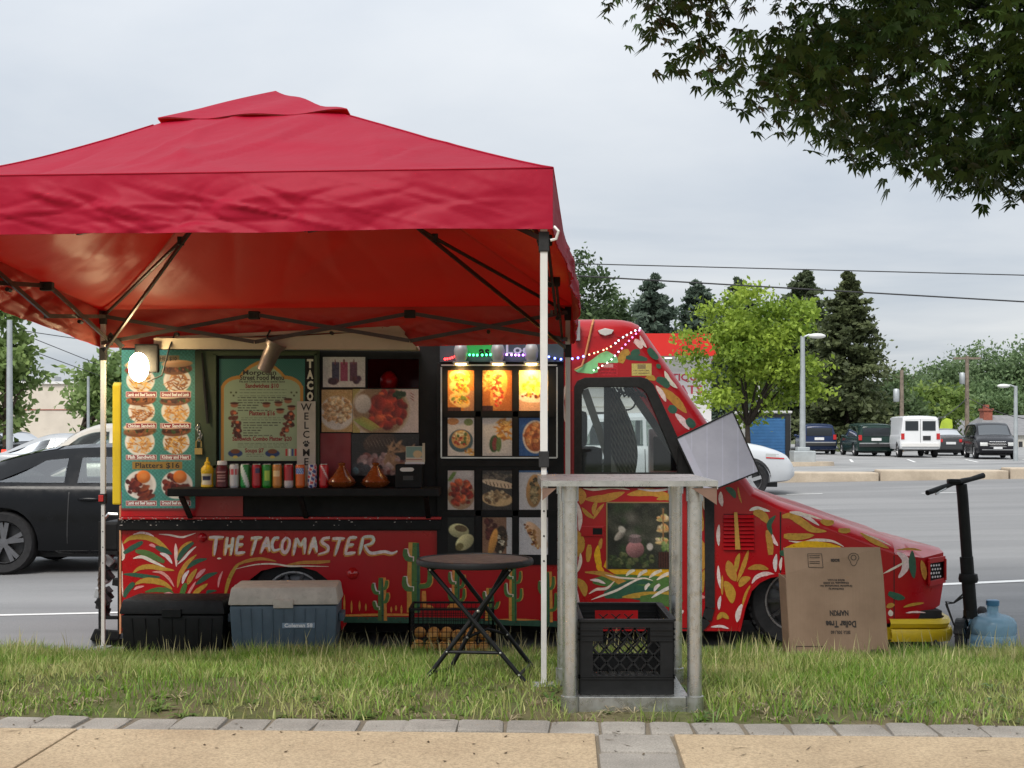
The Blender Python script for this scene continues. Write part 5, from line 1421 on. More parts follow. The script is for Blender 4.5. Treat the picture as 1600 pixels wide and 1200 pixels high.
Z.stroke(PINK, [(1380, 840), (1395, 730), (1440, 620)], 32); Z.stroke(GRN, [(1240, 970), (1240, 900), (1280, 890), (1360, 880)], 42); Z.stroke(GOLD, [(1465, 1000), (1490, 860), (1540, 700), (1620, 560), (1690, 500)], 52); Z.stroke(WHT, [(1590, 900), (1610, 800)], 30)
# strokes round the rear arch, origin and zoom of the 5x view
A5 = lambda x: 320 + x / 5.; B5 = lambda y: 820 + y / 5.
Z2 = Mural(A5, B5, -.0045)
Z2.stroke(GOLD, [(245, 320), (320, 285), (440, 265), (560, 285)], 26); Z2.stroke(GOLD, [(640, 315), (760, 295), (880, 292), (980, 285)], 26, (.3, .7)); Z2.stroke(WHT, [(240, 345), (400, 310), (540, 305), (660, 322), (800, 322), (970, 325)], 13); Z2.stroke(WHT, [(95, 262), (130, 262)], 14)
# lettering
LET = [[(35, 98), (150, 96)], [(92, 96), (75, 238)], [(177, 95), (160, 235)], [(222, 98), (205, 235)], [(168, 168), (216, 162)], [(262, 95), (245, 228)], [(260, 96), (306, 94)], [(254, 157), (302, 152)], [(246, 223), (316, 214)],
       [(362, 105), (450, 98)], [(405, 102), (367, 236)], [(490, 95), (466, 150), (440, 220)], [(490, 95), (507, 207)], [(462, 165), (502, 160)], [(582, 104), (548, 104), (526, 150), (540, 198), (592, 188)], [(640, 98), (612, 130), (604, 190), (628, 218), (656, 180), (664, 125), (642, 98)],
       [(716, 104), (694, 236)], [(716, 104), (750, 168)], [(750, 168), (786, 100)], [(784, 102), (780, 226)], [(856, 95), (838, 150), (815, 226)], [(856, 95), (876, 215)], [(834, 168), (874, 163)], [(978, 100), (930, 108), (918, 138), (960, 168), (958, 206), (888, 230)],
       [(998, 108), (1096, 106)], [(1058, 106), (1018, 238)], [(1130, 100), (1096, 230)], [(1130, 100), (1190, 98)], [(1116, 160), (1166, 153)], [(1096, 228), (1178, 216)], [(1238, 96), (1210, 230)], [(1238, 96), (1302, 92), (1320, 118), (1300, 146), (1248, 160)], [(1250, 160), (1275, 205), (1310, 222), (1400, 210), (1460, 222), (1505, 205)]]
for L in LET: Z2.stroke(ORNG, [(x - 6, y + 8) for x, y in L], 33, (.8, .55))
for L in LET: Z2.stroke(S(236, 222, 212), [(x + 1, y - 1) for x, y in L], 24, (.8, .45), jit=.1)
Z.done('painted_palms', lower); Z2.done('painted_lettering', lower)
# cacti (zoom 4.286, origin 520,740)
Z = Mural(lambda x: 520 + x / 4.286, lambda y: 740 + y / 4.286, -.003)
Z.stroke(GRN, [(70, 978), (800, 985), (1535, 1008)], 40, (1, 1), jit=0); Z.stroke(ORNG, [(80, 950), (300, 945), (520, 945)], 16, (.8, .8)); Z.stroke(ORNG, [(1110, 975), (1380, 980)], 12)
def cactus(x, y0, y1, w, arms, ex=1):
    Z.stroke(ORNG, [(x - w * .35 * ex, y0 + 6), (x - w * .45 * ex, y1)], w * 1.05, (.85, 1)); Z.stroke(GRN2, [(x, y0 + 8), (x + 1, y1)], w * .92, (.75, 1), jit=.03); Z.stroke(GRN, [(x + w * .25, y0 + 14), (x + w * .28, y1)], w * .3, (.7, 1))
    for sx, ya, yt, ln in arms:
        P = [(x + sx * w * .3, ya), (x + sx * ln * .75, ya - 4), (x + sx * ln, ya - 34), (x + sx * ln, yt)]
        Z.stroke(ORNG if sx > 0 else WHT, [(a + 7, b - 4) for a, b in P], w * .62, (.8, .6)); Z.stroke(GRN2, P, w * .56, (.8, .7))
cactus(322, 690, 985, 42, [(-1, 800, 735, 52), (1, 770, 715, 38), (-1, 905, 855, 46), (1, 860, 800, 44)], -1)
cactus(556, 455, 930, 62, [(-1, 575, 505, 70), (-1, 775, 690, 76), (1, 755, 640, 92)])
cactus(832, 610, 900, 38, [(-1, 735, 660, 50), (1, 760, 680, 44), (-1, 850, 770, 52), (1, 850, 770, 46)])
cactus(1060, 760, 985, 40, [(-1, 850, 790, 48), (1, 900, 860, 44)])
cactus(1214, 610, 985, 36, [(-1, 700, 640, 52), (1, 730, 655, 40), (-1, 820, 735, 58), (1, 850, 770, 46)])
cactus(1434, 650, 995, 40, [(1, 770, 690, 42), (1, 915, 800, 58), (-1, 800, 720, 50)], -1)
for x, y0, y1 in ((78, 810, 950), (126, 850, 935), (180, 850, 920), (222, 870, 918), (392, 890, 930), (424, 880, 920), (460, 880, 940)): Z.stroke(ORNG, [(x, y0), (x, y1)], 14)
Z.stroke(ORNG, [(610, 785), (612, 900)], 32, (.8, 1)); Z.stroke(ORNG, [(600, 905), (640, 890), (680, 905)], 26); Z.stroke(ORNG, [(765, 905), (810, 880), (880, 905)], 32)
Z.done('painted_cacti', lower)
# door brushwork (zoom 5, origin 860,750)
Z = Mural(lambda x: 860 + x / 5., lambda y: 750 + y / 5.)
Z.leaf(GOLD, (270, 150), (580, 95), 20, 60); Z.leaf(GOLD, (600, 115), (960, 135), -30, 60); Z.stroke(GOLD, [(830, 150), (890, 140), (950, 155)], 34); Z.stroke(WHT, [(255, 65), (340, 75), (480, 60), (620, 75)], 20); Z.stroke(WHT, [(680, 70), (820, 82), (990, 62)], 18)
Z.leaf(GOLD, (205, 60), (235, 190), -30, 60); Z.leaf(WHT, (212, 180), (225, 400), -14, 34); Z.leaf(GOLD, (200, 390), (210, 600), -36, 60); Z.leaf(WHT, (235, 570), (210, 720), -10, 28); Z.leaf(GOLD, (205, 770), (270, 910), -20, 60); Z.leaf(WHT, (200, 840), (230, 1000), 10, 34)
Z.leaf(GOLD, (245, 215), (340, 300), 8, 32); Z.leaf(GOLD, (365, 160), (335, 270), 8, 34); Z.leaf(GOLD, (418, 185), (335, 305), 6, 28); Z.stroke(GOLD, [(305, 505), (300, 570), (292, 640)], 44, (.5, .3)); Z.leaf(GOLD, (400, 455), (390, 540), 5, 30); Z.leaf(YELL, (372, 510), (395, 700), 16, 50); Z.leaf(YELL, (360, 660), (420, 720), 5, 40)
Z.stroke(YELL, [(425, 650), (560, 700), (760, 745), (1010, 735)], 110, (.5, .9)); Z.stroke(GRN2, [(330, 790), (600, 790), (1015, 820)], 110, (.3, .9)); Z.stroke(GOLD, [(270, 720), (420, 735), (560, 800), (700, 860), (1015, 880)], 50); Z.stroke(GRN, [(420, 900), (620, 870), (1015, 950)], 110, (.4, 1)); Z.stroke(GOLD, [(560, 915), (760, 895), (1015, 890)], 46); Z.stroke(GRN, [(500, 840), (640, 800), (800, 800)], 40); Z.stroke(GRN2, [(700, 930), (900, 940), (1020, 980)], 90, (.5, 1))
for a, b in (((590, 750), (660, 700)), ((680, 760), (755, 705)), ((770, 765), (870, 705)), ((830, 780), (970, 715)), ((740, 860), (775, 810)), ((810, 870), (855, 815)), ((790, 920), (990, 815))): Z.leaf(WHT, a, b, -8, 26, (.2, .7))
Z.stroke(WHT, [(310, 780), (370, 785), (430, 810)], 24); Z.stroke(WHT, [(300, 890), (360, 855), (440, 845), (500, 790)], 22); Z.stroke(WHT, [(320, 935), (400, 905), (520, 860), (700, 770), (800, 785)], 18); Z.stroke(WHT, [(930, 795), (1015, 798)], 14); Z.stroke(WHT, [(430, 740), (560, 765), (740, 770)], 14)
Z.leaf(GOLD, (1170, 120), (1190, 400), 20, 60); Z.leaf(GOLD, (1170, 460), (1190, 700), -24, 60); Z.leaf(WHT, (1200, 130), (1215, 250), 8, 24); Z.leaf(GOLD, (1200, 700), (1190, 880), 10, 36); Z.leaf(PINK, (1150, 905), (1210, 915), 3, 30); Z.stroke(WHT, [(940, 1040), (1000, 1040), (1040, 1020)], 40)
# fender, hood flank and nose brushwork (zoom 3.902, origin 1090,740)
Z.fx = lambda x: 1090 + x / 3.902; Z.fy = lambda y: 740 + y / 3.902
Z.leaf(GRN, (170, 85), (230, 150), -12, 36); Z.leaf(WHT, (140, 110), (150, 200), 4, 28); Z.leaf(GOLD, (245, 80), (268, 180), 4, 12); Z.leaf(WHT, (130, 310), (128, 440), 4, 22); Z.stroke(WHT, [(315, 225), (360, 212), (440, 230)], 24); Z.stroke(GOLD, [(340, 235), (390, 250), (435, 305)], 50, (.4, .2)); Z.leaf(GRN, (475, 255), (455, 375), 30, 30); Z.leaf(WHT, (455, 370), (490, 440), 8, 22); Z.stroke(GOLD, [(422, 345), (440, 420), (445, 495)], 40, (.3, .7))
Z.leaf(GOLD, (185, 530), (232, 655), 6, 58); Z.leaf(GOLD, (255, 485), (235, 600), 6, 30); Z.leaf(GOLD, (310, 465), (240, 660), -4, 28); Z.leaf(GOLD, (165, 655), (210, 790), -12, 60); Z.leaf(GOLD, (255, 690), (322, 635), -14, 44); Z.leaf(GOLD, (305, 580), (432, 582), -12, 34); Z.leaf(WHT, (480, 490), (475, 600), 6, 26); Z.leaf(GOLD, (320, 680), (275, 840), 8, 26); Z.leaf(WHT, (270, 795), (240, 905), 6, 34); Z.stroke(GOLD, [(118, 890), (150, 860), (190, 885)], 34); Z.stroke(WHT, [(80, 935), (140, 930), (190, 945)], 16); Z.leaf(WHT, (125, 560), (140, 700), 4, 20); Z.leaf(GOLD, (150, 620), (150, 740), 2, 18); Z.leaf(WHT, (140, 745), (130, 830), 4, 20); Z.stroke(WHT, [(330, 670), (360, 630), (420, 610), (490, 625)], 26)
Z.stroke(GOLD, [(515, 262), (570, 258), (640, 300), (700, 340), (785, 352)], 46, (.4, .1)); Z.stroke(WHT, [(560, 235), (640, 250), (740, 315)], 26); Z.stroke(GOLD, [(525, 380), (610, 385), (710, 375)], 42, (.6, .1)); Z.stroke(WHT, [(555, 410), (640, 420), (720, 405), (820, 412), (890, 445)], 18); Z.stroke(YELL, [(535, 460), (640, 432), (760, 435), (870, 450)], 40, (.5, .3)); Z.stroke(GOLD, [(750, 285), (790, 300), (830, 295)], 36, (.5, .5)); Z.stroke(GOLD, [(858, 345), (895, 348), (930, 345)], 32, (.6, .6)); Z.leaf(GOLD, (990, 360), (1165, 455), 6, 30); Z.leaf(WHT, (1010, 365), (1180, 440), -4, 10); Z.leaf(GRN, (500, 475), (540, 490), 2, 36); Z.leaf(WHT, (512, 510), (505, 590), 4, 18); Z.leaf(WHT, (560, 232), (760, 280), -6, 14)
Z.leaf(GRN, (1162, 728), (1262, 760), 4, 40, (.6, .2)); Z.leaf(WHT, (1160, 850), (1190, 845), 2, 40)
Z.done('painted_brushwork', cab)
# pillar brushwork (zoom 4.8, origin 880,490)
Z = Mural(lambda x: 880 + x / 4.8, lambda y: 490 + y / 4.8)
Z.leaf(GOLD, (725, 555), (925, 745), -10, 62); Z.leaf(WHT, (695, 540), (770, 660), -6, 36); Z.leaf(WHT, (760, 430), (855, 560), 14, 34); Z.leaf(WHT, (840, 750), (945, 870), -6, 44); Z.leaf(GRN, (930, 790), (985, 850), 2, 60, (.5, .5)); Z.leaf(GRN, (700, 490), (790, 555), -14, 60, (.5, .4)); Z.stroke(GOLD, [(615, 485), (660, 480), (690, 500)], 40); Z.stroke(GOLD, [(430, 370), (450, 310), (495, 280)], 60, (.6, .5)); Z.stroke(GRN, [(470, 330), (540, 330), (630, 345)], 44, (.4, .4)); Z.leaf(GRN, (510, 310), (575, 285), -6, 50, (.4, .6)); Z.leaf(WHT, (535, 195), (590, 260), -4, 44, (.3, .4)); Z.leaf(GRN, (640, 260), (710, 340), 6, 52, (.5, .4)); Z.leaf(GRN, (700, 380), (730, 410), 0, 34); Z.leaf(GRN, (790, 700), (850, 735), 0, 60, (.5, .4)); Z.leaf(WHT, (575, 165), (625, 255), 6, 22)
Z.done('painted_brushwork', cab)
Z = Mural(lambda x: 1090 + x / 3.902, lambda y: 740 + y / 3.902, -.004, lambda x: .02 * max(0, x - 1397) / 47)
Z.stroke(WHT, [(1215, 480), (1265, 520), (1265, 580), (1225, 635)], 46); Z.leaf(GRN, (1310, 470), (1322, 640), 4, 44); Z.leaf(GOLD, (1368, 530), (1392, 650), -4, 36); Z.stroke(GOLD, [(1255, 815), (1310, 800), (1385, 790)], 18); Z.leaf(GOLD, (1200, 800), (1150, 815), 4, 30); Z.stroke(WHT, [(1270, 850), (1330, 845), (1395, 850)], 12); Z.stroke(GOLD, [(1210, 465), (1300, 460), (1370, 470)], 14); Z.leaf(WHT, (1130, 610), (1275, 535), 0, 14)
Z.done('painted_brushwork', nose)
# strokes on the narrow red strip and stickers above the door
Z = Mural(lambda x: x, lambda y: y, -.0135); Z.leaf(WHT, (884, 600), (884, 662), 5, 5); Z.leaf(WHT, (886, 680), (884, 735), -3, 6); Z.done('painted_brushwork', truck)
st = Cv(30, 24, (196, 176, 92), 1); st.rect(.05, .05, .95, .95, (206, 188, 108)); st.rect(.3, .1, .7, .45, (150, 130, 90)); st.lines(.1, .9, .55, .08, (120, 104, 70)); st.lines(.1, .9, .75, .08, (120, 104, 70)); st.grain(.04)
sheet_print('sticker', st, tp(987, 568, -.0015), tp(1018, 568, -.0015), tp(987, 587, -.0015), M_PRINT, truck)
st = Cv(34, 22, (186, 30, 44), 2); st.rect(.3, .1, .75, .35, (214, 150, 150)); st.lines(.1, .9, .5, .1, (120, 16, 28)); st.lines(.1, .9, .72, .1, (120, 16, 28)); st.grain(.04)
sheet_print('sticker', st, tp(934, 567, -.0015), tp(965, 567, -.0015), tp(934, 587, -.0015), M_PRINT, truck)
gm = MB(); gm.prism(poly([(897, 578), (910, 571), (925, 562), (938, 552), (948, 548), (964, 557), (966, 566), (955, 572), (940, 580), (925, 584), (903, 582)]), YT - .001, YT - .0004); part('green_decal', gm, paint('green_decal', (.25, .62, .28), .5, .2, 6))

# ------------------------------------------------------------------ menus and food photographs
BX = YT - .016
def fix(name, box, cv, parent=truck, d=-.016, mat=None, back=True):
    x0, y0, x1, y1 = box
    o = sheet_print(name, cv, tp(x0, y0, d), tp(x1, y0, d), tp(x0, y1, d), mat or M_PHOTO, parent)
    if back: MB().box2((tx(x0), YT + d + .0008, tz(y1)), (tx(x1), YT - .0006 if d > -.02 else YT + d + .006, tz(y0))).build('backing_board', M_TBLK, o, world=False)
    return o
# long banner of sandwiches
cv = Cv(128, 280, (72, 140, 132), 5)
yy, xx = np.mgrid[0:280, 0:128]; cv.a *= (1 + .10 * np.sin(xx * .9) * np.sin(yy * .9))[..., None]; cv.a *= (1 + cv.r.normal(0, .06, (280, 128)))[..., None]
cv.rect(.18, .035, .78, .075, (150, 128, 92))
for i, (f1, f2) in enumerate((((150, 52, 48), (96, 52, 40)), ((150, 92, 52), (74, 44, 34)), ((140, 96, 60), (70, 40, 30)))):
    y = .135 + i * .192
    sandwich(cv, .26, y, 1.0, f1, i); sandwich(cv, .74, y, 1.0, f2, i + 7)
platter(cv, .26, .84, 1.0); platter(cv, .75, .84, 1.0)
for i, y in enumerate((.262, .457, .652, .938)):
    for x0 in (.06, .52): cv.rect(x0, y, x0 + .42, y + .034, (226, 190, 186)); cv.rect(x0 + .012, y + .004, x0 + .408, y + .030, (150, 26, 34))
cv.rect(.15, .698, .82, .742, (156, 124, 60)); cv.rect(.0, .985, 1, 1, (120, 50, 52))
ban = fix('menu_banner', (191, 547, 306, 797), cv, mat=M_PRINT)
def bpos(u, v, d=-.0168): return tp(191 + 115 * u, 547 + 250 * v, d)
M_WPRINT = paint('white_print', (.85, .84, .82), .6, .02, 5); M_DPRINT = paint('dark_print', (.03, .025, .02), .6, .05, 5)
for (u, v), s_ in (((.27, .279), 'Lamb and Beef Sausage'), ((.73, .279), 'Ground Beef and Lamb'), ((.27, .474), 'Chicken Sandwich'), ((.73, .474), 'Liver Sandwich'), ((.27, .669), 'Fish Sandwich'), ((.73, .669), 'Kidney and Heart'), ((.27, .955), 'Lamb and Beef Sausage'), ((.73, .955), 'Ground Beef and Lamb')):
    wt = MB(); put_text(wt, s_, .030, bpos(u, v), (1, 0, 0), (0, 0, 1), .0012, width=.18); wt.build('banner_caption', M_WPRINT, ban, world=False, merge=False)
for s_, uv, sz, w_ in (('Platters $16', (.485, .722), .048, .29), ('SANDWICHES $10', (.48, .055), .034, .26)):
    dk = MB(); put_text(dk, s_, sz, bpos(*uv), (1, 0, 0), (0, 0, 1), .0008, width=w_); dk.build('banner_heading', M_DPRINT, ban, world=False, merge=False)
# arched menu in the window
W_, H_ = 170, 200
cv = Cv(W_, H_, (44, 100, 94), 9); yy, xx = np.mgrid[0:H_, 0:W_]; u = (xx + .5) / W_; v = (yy + .5) / H_
cv.a *= (1 + .12 * np.sin(xx * 1.3) * np.sin(yy * 1.3))[..., None]
def archf(u, v, g):
    a = np.abs(u - .5); base = (a < .44 + g) & (v > .30 - g)
    sh = ((np.clip(a - .26, 0, 9) / (.18 + g)) ** 2 + (np.clip(.30 - v, 0, 9) / (.10 + g)) ** 2 < 1) & (v > .20 - g)
    up = (a < .27 + g) & (v > .22 - g)
    dome = (a / (.27 + g)) ** 1.5 + (np.clip(.24 - v, 0, 9) / (.19 + g)) ** 1.5 < 1
    return base | sh & (v <= .31) | up & (v > .2) & (a < .27 + g) & (v > .23) | dome & (v < .25)
g_ = archf(u, v, .035); cv.a[g_] = np.array((176, 128, 56)) / 255.
i_ = archf(u, v, .0); cv.a[i_] = np.array((150, 168, 140)) / 255.
for y in (.30, .33, .36): cv.lines(.24, .78, y, .006, (70, 80, 66))
for k, y in enumerate((.375, .40, .425, .45, .475, .50)): cv.lines(.22, (.78, .74, .5, .46, .44, .62)[k], y, .009, (60, 66, 56))
for y in (.575, .595): cv.lines(.26, .76, y, .006, (70, 80, 66))
for k, y in enumerate((.62, .645, .67, .695, .72, .745)): cv.lines(.28, (.72, .68, .5, .48, .46, .62)[k], y, .009, (60, 66, 56))
for y in (.825, .84, .86): cv.lines(.22, .80, y, .006, (70, 80, 66))
for y in (.93, .95): cv.lines(.32, .52, y, .007, (70, 80, 66))
for x, y in ((.18, .44), (.55, .44), (.69, .43), (.80, .40), (.84, .47), (.71, .50)): cv.ell(x, y + .015, .05, .03, (150, 96, 70), 0, .3); cv.ell(x, y - .005, .058, .016, (70, 36, 30), 0, .3)
for x, y in ((.17, .55), (.20, .64), (.21, .72), (.82, .56), (.81, .64), (.77, .72)): cv.blobs(x, y, .05, .05, 14, ((96, 50, 40), (130, 70, 50), (70, 36, 34)), .012, .03); cv.ell(x + .015, y - .02, .025, .02, (206, 110, 70), 0, .4)
for x, y in ((.14, .33), (.20, .33), (.17, .36), (.84, .33), (.90, .33), (.87, .36)): cv.ell(x, y, .014, .014, (70, 76, 50), 0, .4)
for x in (.19, .62): cv.ell(x, .925, .09, .045, (40, 60, 110), 0, .15); cv.ell(x, .905, .06, .03, (110, 66, 44), 0, .2); cv.ell(x, .96, .035, .02, (196, 180, 90), 0, .3)
for k, c_ in enumerate(((180, 60, 60), (220, 220, 220), (60, 80, 140), (200, 60, 60), (90, 120, 90))): cv.rect(.77 + k * .035, .88, .795 + k * .035, .95, c_)
men = fix('arched_menu', (343, 561, 477, 720), cv, d=-.0125, mat=M_PRINT)
def mpos(u, v, d=-.0133): return tp(343 + 134 * u, 561 + 159 * v, d)
M_MD = paint('dark_menu_print', (.04, .04, .035), .6, .05, 5); M_MR = paint('red_menu_print', (.22, .025, .03), .6, .05, 5)
for s_, u, v, sz, w_, mt in (('Moroccan', .47, .135, .045, .22, M_MD), ('Street Food Menu', .5, .185, .045, .29, M_MD), ('Pita and Chickpeas with its special Sauce', .5, .222, .02, .30, M_MD), ('Sandwiches $10', .5, .265, .040, .22, M_MR), ('Platters $16', .5, .535, .040, .17, M_MR), ('Sandwich Combo Platter $20', .5, .785, .038, .39, M_MR), ('Soups $7', .41, .90, .038, .125, M_MR)):
    q_ = MB(); put_text(q_, s_, sz, mpos(u, v), (1, 0, 0), (0, 0, 1), .0012 if sz > .03 else .0004, width=w_); q_.build('menu_line', mt, men, world=False, merge=False)
# vertical strip beside the menu
v_ = part('letter_strip', MB().box2((tx(478), YT - .014, tz(628)), (tx(492), YT - .001, tz(560))), M_TBLK); tm = MB()
for k, ch_ in enumerate('TACO'): put_text(tm, ch_, .075, tp(485, 569 + 17 * k, -.0148), (1, .0, 0), (0, 0, 1), .004, width=.042)
tm.build('strip_letters', paint('cream_letters', (.62, .60, .50), .6, .05, 5), v_, world=False, merge=False)
# photographs round the opening
cv = Cv(46, 34, (196, 190, 188), 3); cv.rect(.0, .8, 1, 1, (206, 198, 196))
for x, c_ in ((.30, (60, 54, 78)), (.5, (150, 62, 92)), (.72, (96, 56, 76))): cv.rect(x - .09, .2, x + .09, .78, c_); cv.ell(x, .2, .09, .03, (c_[0] + 30, c_[1] + 20, c_[2] + 20)); cv.rect(x - .012, .08, x + .012, .25, (120, 60, 60))
cv.blobs(.26, .78, .1, .05, 10, ((80, 40, 52), (60, 30, 44)), .04, .07); cv.blobs(.78, .76, .1, .05, 8, ((70, 40, 60), (90, 46, 52)), .05, .08); cv.grain(.03)
fix('drinks_photo', (505, 558, 571, 605), cv, d=-.014)
cv = Cv(40, 54, (188, 150, 96), 4); cv.ell(.5, .55, .58, .56, (216, 206, 196), 0, .1); cv.blobs(.5, .48, .46, .40, 160, ((214, 182, 138), (196, 152, 104), (228, 204, 168), (170, 124, 80)), .04, .08); cv.grain(.04)
fix('rice_photo', (503, 609, 551, 675), cv, d=-.013)
cv = Cv(84, 56, (206, 190, 186), 5); cv.rect(0, 0, .12, 1, (176, 158, 90)); cv.ell(.42, .48, .46, .42, (196, 176, 150), 0, .06); cv.ell(.42, .48, .42, .385, (150, 120, 90), 0, .06)
cv.blobs(.52, .42, .26, .24, 60, WING, .05, .10, .45); cv.blobs(.5, .75, .22, .06, 16, WING, .05, .08, .45); cv.ell(.16, .34, .14, .16, (206, 196, 188), 0, .2, 1, .15); cv.blobs(.7, .14, .1, .05, 16, ((60, 84, 44), (40, 62, 34)), .02, .04)
for k in range(4): cv.ell(.16 + k * .04, .82 - k * .02, .20, .026, (150 + k * 10, 164, 80), .55, .3)
for k in range(3): cv.ell(.90, .12 + k * .06, .05, .008, (150, 70, 70), .6, .5)
cv.grain(.03); fix('wings_photo', (551.5, 608, 654, 676), cv, d=-.0135)
cv = Cv(84, 52, (34, 32, 34), 6); cv.ell(.42, .22, .26, .17, (66, 50, 42), -.2, .12, 1, .3)
for k in range(9): cv.ell(.24 + k * .05, .22, .10, .006, (120, 104, 88), 1.1, .6)
cv.blobs(.45, .7, .36, .14, 60, ((176, 150, 146), (150, 120, 120), (206, 186, 180), (120, 70, 64)), .03, .06); cv.fries(.72, .5, .22, .2, 30, ((150, 116, 84), (176, 140, 104)), .24, .03); cv.blobs(.14, .85, .12, .08, 10, ((80, 110, 120), (60, 60, 66)), .04, .07); cv.grain(.03)
fix('grill_photo', (549.5, 678, 655, 743), cv, d=-.0132)
# display frame: black board with a grid of twelve photographs
disp = part('display_board', MB().box2((tx(683), YT - .03, tz(882)), (tx(880.5), YT - .0005, tz(567))), M_TBLK, bevel=.004)
fr = MB()
for a, b in (((690, 574), (690, 715)), ((870, 574), (870, 715)), ((690, 715), (870, 715)), ((690, 571), (870, 571))): fr.bar(tp(*a, -.036), tp(*b, -.036), .009, .012, up=(0, 1, 0))
fr.build('frame_trim', M_STEEL, disp, world=False)
for a, b in (((747.5, 575), (747.5, 712)), ((805.5, 575), (805.5, 712)), ((694, 647), (866, 647)), ((747.5, 732), (747.5, 866)), ((805.5, 732), (805.5, 866)), ((690, 801), (870, 801)), ((690, 724), (870, 724))):
    MB().bar(tp(*a, -.036), tp(*b, -.036), .036, .012, up=(0, 1, 0)).build('mullion', M_TBLK, disp, world=False)
def food(kind, seed):
    cv = Cv(36, 52, (60, 44, 34), seed)
    if kind == 'tacos':
        cv.rect(0, 0, 1, 1, (196, 120, 52)); cv.rect(.62, .5, 1, 1, (170, 120, 84))
        for y in (.2, .45, .74): cv.ell(.45, y, .42, .24, (236, 190, 110), .35, .1); cv.blobs(.5, y - .02, .3, .14, 40, ((222, 150, 40), (240, 196, 80), (200, 80, 40), (120, 130, 50)), .03, .07)
        cv.rect(0, .9, .5, 1, (80, 44, 26))
    elif kind == 'dog':
        cv.rect(0, 0, 1, 1, (170, 96, 40)); cv.fries(.2, .25, .25, .4, 40, L=.4, W=.04); cv.ell(.55, .5, .26, .72, (224, 150, 70), .22, .1, 1, .2); cv.blobs(.52, .5, .16, .56, 70, ((206, 70, 40), (240, 170, 80), (250, 210, 130), (160, 60, 30)), .03, .07, el=2.2); cv.rect(0, .86, .35, 1, (60, 30, 24))
    elif kind == 'noodles':
        cv.rect(0, 0, 1, 1, (240, 206, 120)); cv.rect(0, .68, 1, 1, (224, 170, 130)); cv.ell(.5, .66, .56, .2, (250, 226, 196), 0, .1); cv.blobs(.55, .42, .42, .36, 60, ((244, 196, 60), (250, 220, 110), (226, 160, 50)), .04, .09); cv.blobs(.5, .62, .4, .06, 14, ((120, 60, 40), (190, 130, 60)), .03, .06)
    elif kind == 'pizza':
        cv.rect(0, 0, 1, 1, (214, 206, 200)); cv.ell(.5, .6, .46, .44, (70, 96, 104), 0, .06); cv.ell(.5, .56, .36, .36, (216, 160, 96), 0, .08); cv.blobs(.5, .56, .3, .3, 36, ((170, 60, 40), (226, 190, 120), (90, 110, 50), (240, 220, 170)), .03, .07); cv.ell(.2, .1, .24, .14, (206, 140, 80)); cv.ell(.78, .12, .18, .14, (130, 140, 80)); cv.fries(.85, .9, .2, .12, 16, L=.3, W=.04)
    elif kind == 'wrapfries':
        cv.rect(0, 0, 1, 1, (206, 200, 196)); cv.fries(.76, .3, .3, .42, 70, L=.35, W=.045); cv.ell(.4, .68, .17, .34, (60, 84, 44), .05, .12); cv.ell(.42, .68, .09, .28, (130, 60, 56), .05, .2); cv.ell(.55, .7, .10, .3, (96, 120, 64), .05, .2); cv.rect(0, .93, 1, 1, (190, 186, 186))
    elif kind == 'bowl':
        cv.rect(0, 0, 1, 1, (44, 88, 150)); cv.ell(.56, .5, .44, .64, (222, 206, 190), 0, .06); cv.ell(.56, .5, .38, .57, (170, 96, 50), 0, .08); cv.blobs(.56, .5, .32, .48, 50, ((196, 120, 64), (150, 76, 40), (214, 150, 90)), .05, .1)
    elif kind == 'wings':
        cv.rect(0, 0, 1, 1, (196, 186, 180)); cv.ell(.5, .62, .52, .54, (170, 140, 110), 0, .05); cv.blobs(.5, .58, .42, .44, 46, WING, .07, .13, .45); cv.ell(.62, .1, .34, .16, (210, 202, 198), 0, .15)
        for k in range(3): cv.ell(.12 + .05 * k, .16, .24, .035, (110, 140, 60), -1.0, .3)
    elif kind == 'panini':
        cv.rect(0, 0, 1, 1, (60, 56, 54)); cv.blobs(.5, .14, .5, .12, 30, ((110, 100, 86), (84, 76, 66)), .04, .08); cv.ell(.55, .34, .6, .14, (214, 190, 160), .2, .1)
        for k in range(8): cv.ell(.15 + k * .12, .33 + k * .012, .10, .018, (60, 40, 30), 1.3, .4)
        cv.ell(.5, .72, .54, .28, (206, 176, 130), .1, .1); cv.blobs(.5, .68, .4, .24, 50, ((150, 126, 92), (196, 176, 140), (110, 84, 58)), .04, .08)
    elif kind == 'longdog':
        cv.rect(0, 0, 1, 1, (204, 202, 204)); cv.rect(0, 0, 1, .05, (60, 100, 150)); cv.ell(.52, .52, .28, .62, (176, 134, 84), .05, .08, 1, .2); cv.blobs(.52, .5, .12, .52, 60, ((84, 76, 52), (130, 120, 84), (60, 50, 40), (170, 150, 110)), .03, .06)
    elif kind == 'wraps':
        cv.rect(0, 0, 1, 1, (12, 12, 12)); cv.ell(.42, .36, .40, .28, (196, 190, 140), .2, .1, 1, .3); cv.ell(.5, .30, .26, .14, (110, 90, 60), .2, .2); cv.ell(.64, .66, .40, .28, (206, 198, 146), -.7, .1, 1, .3); cv.ell(.45, .78, .18, .15, (120, 110, 66), -.7, .25)
    elif kind == 'beefdog':
        cv.rect(0, 0, 1, 1, (140, 104, 80)); cv.rect(.8, 0, 1, 1, (196, 196, 196)); cv.blobs(.3, .3, .22, .4, 26, ((96, 44, 40), (70, 32, 30)), .05, .1); cv.ell(.6, .6, .24, .56, (60, 46, 36), .1, .1); cv.blobs(.62, .62, .18, .44, 34, ((40, 32, 28), (214, 206, 180), (90, 70, 50)), .03, .07); cv.ell(.36, .66, .13, .56, (214, 152, 76), .2, .12, 1, .2)
    elif kind == 'sub':
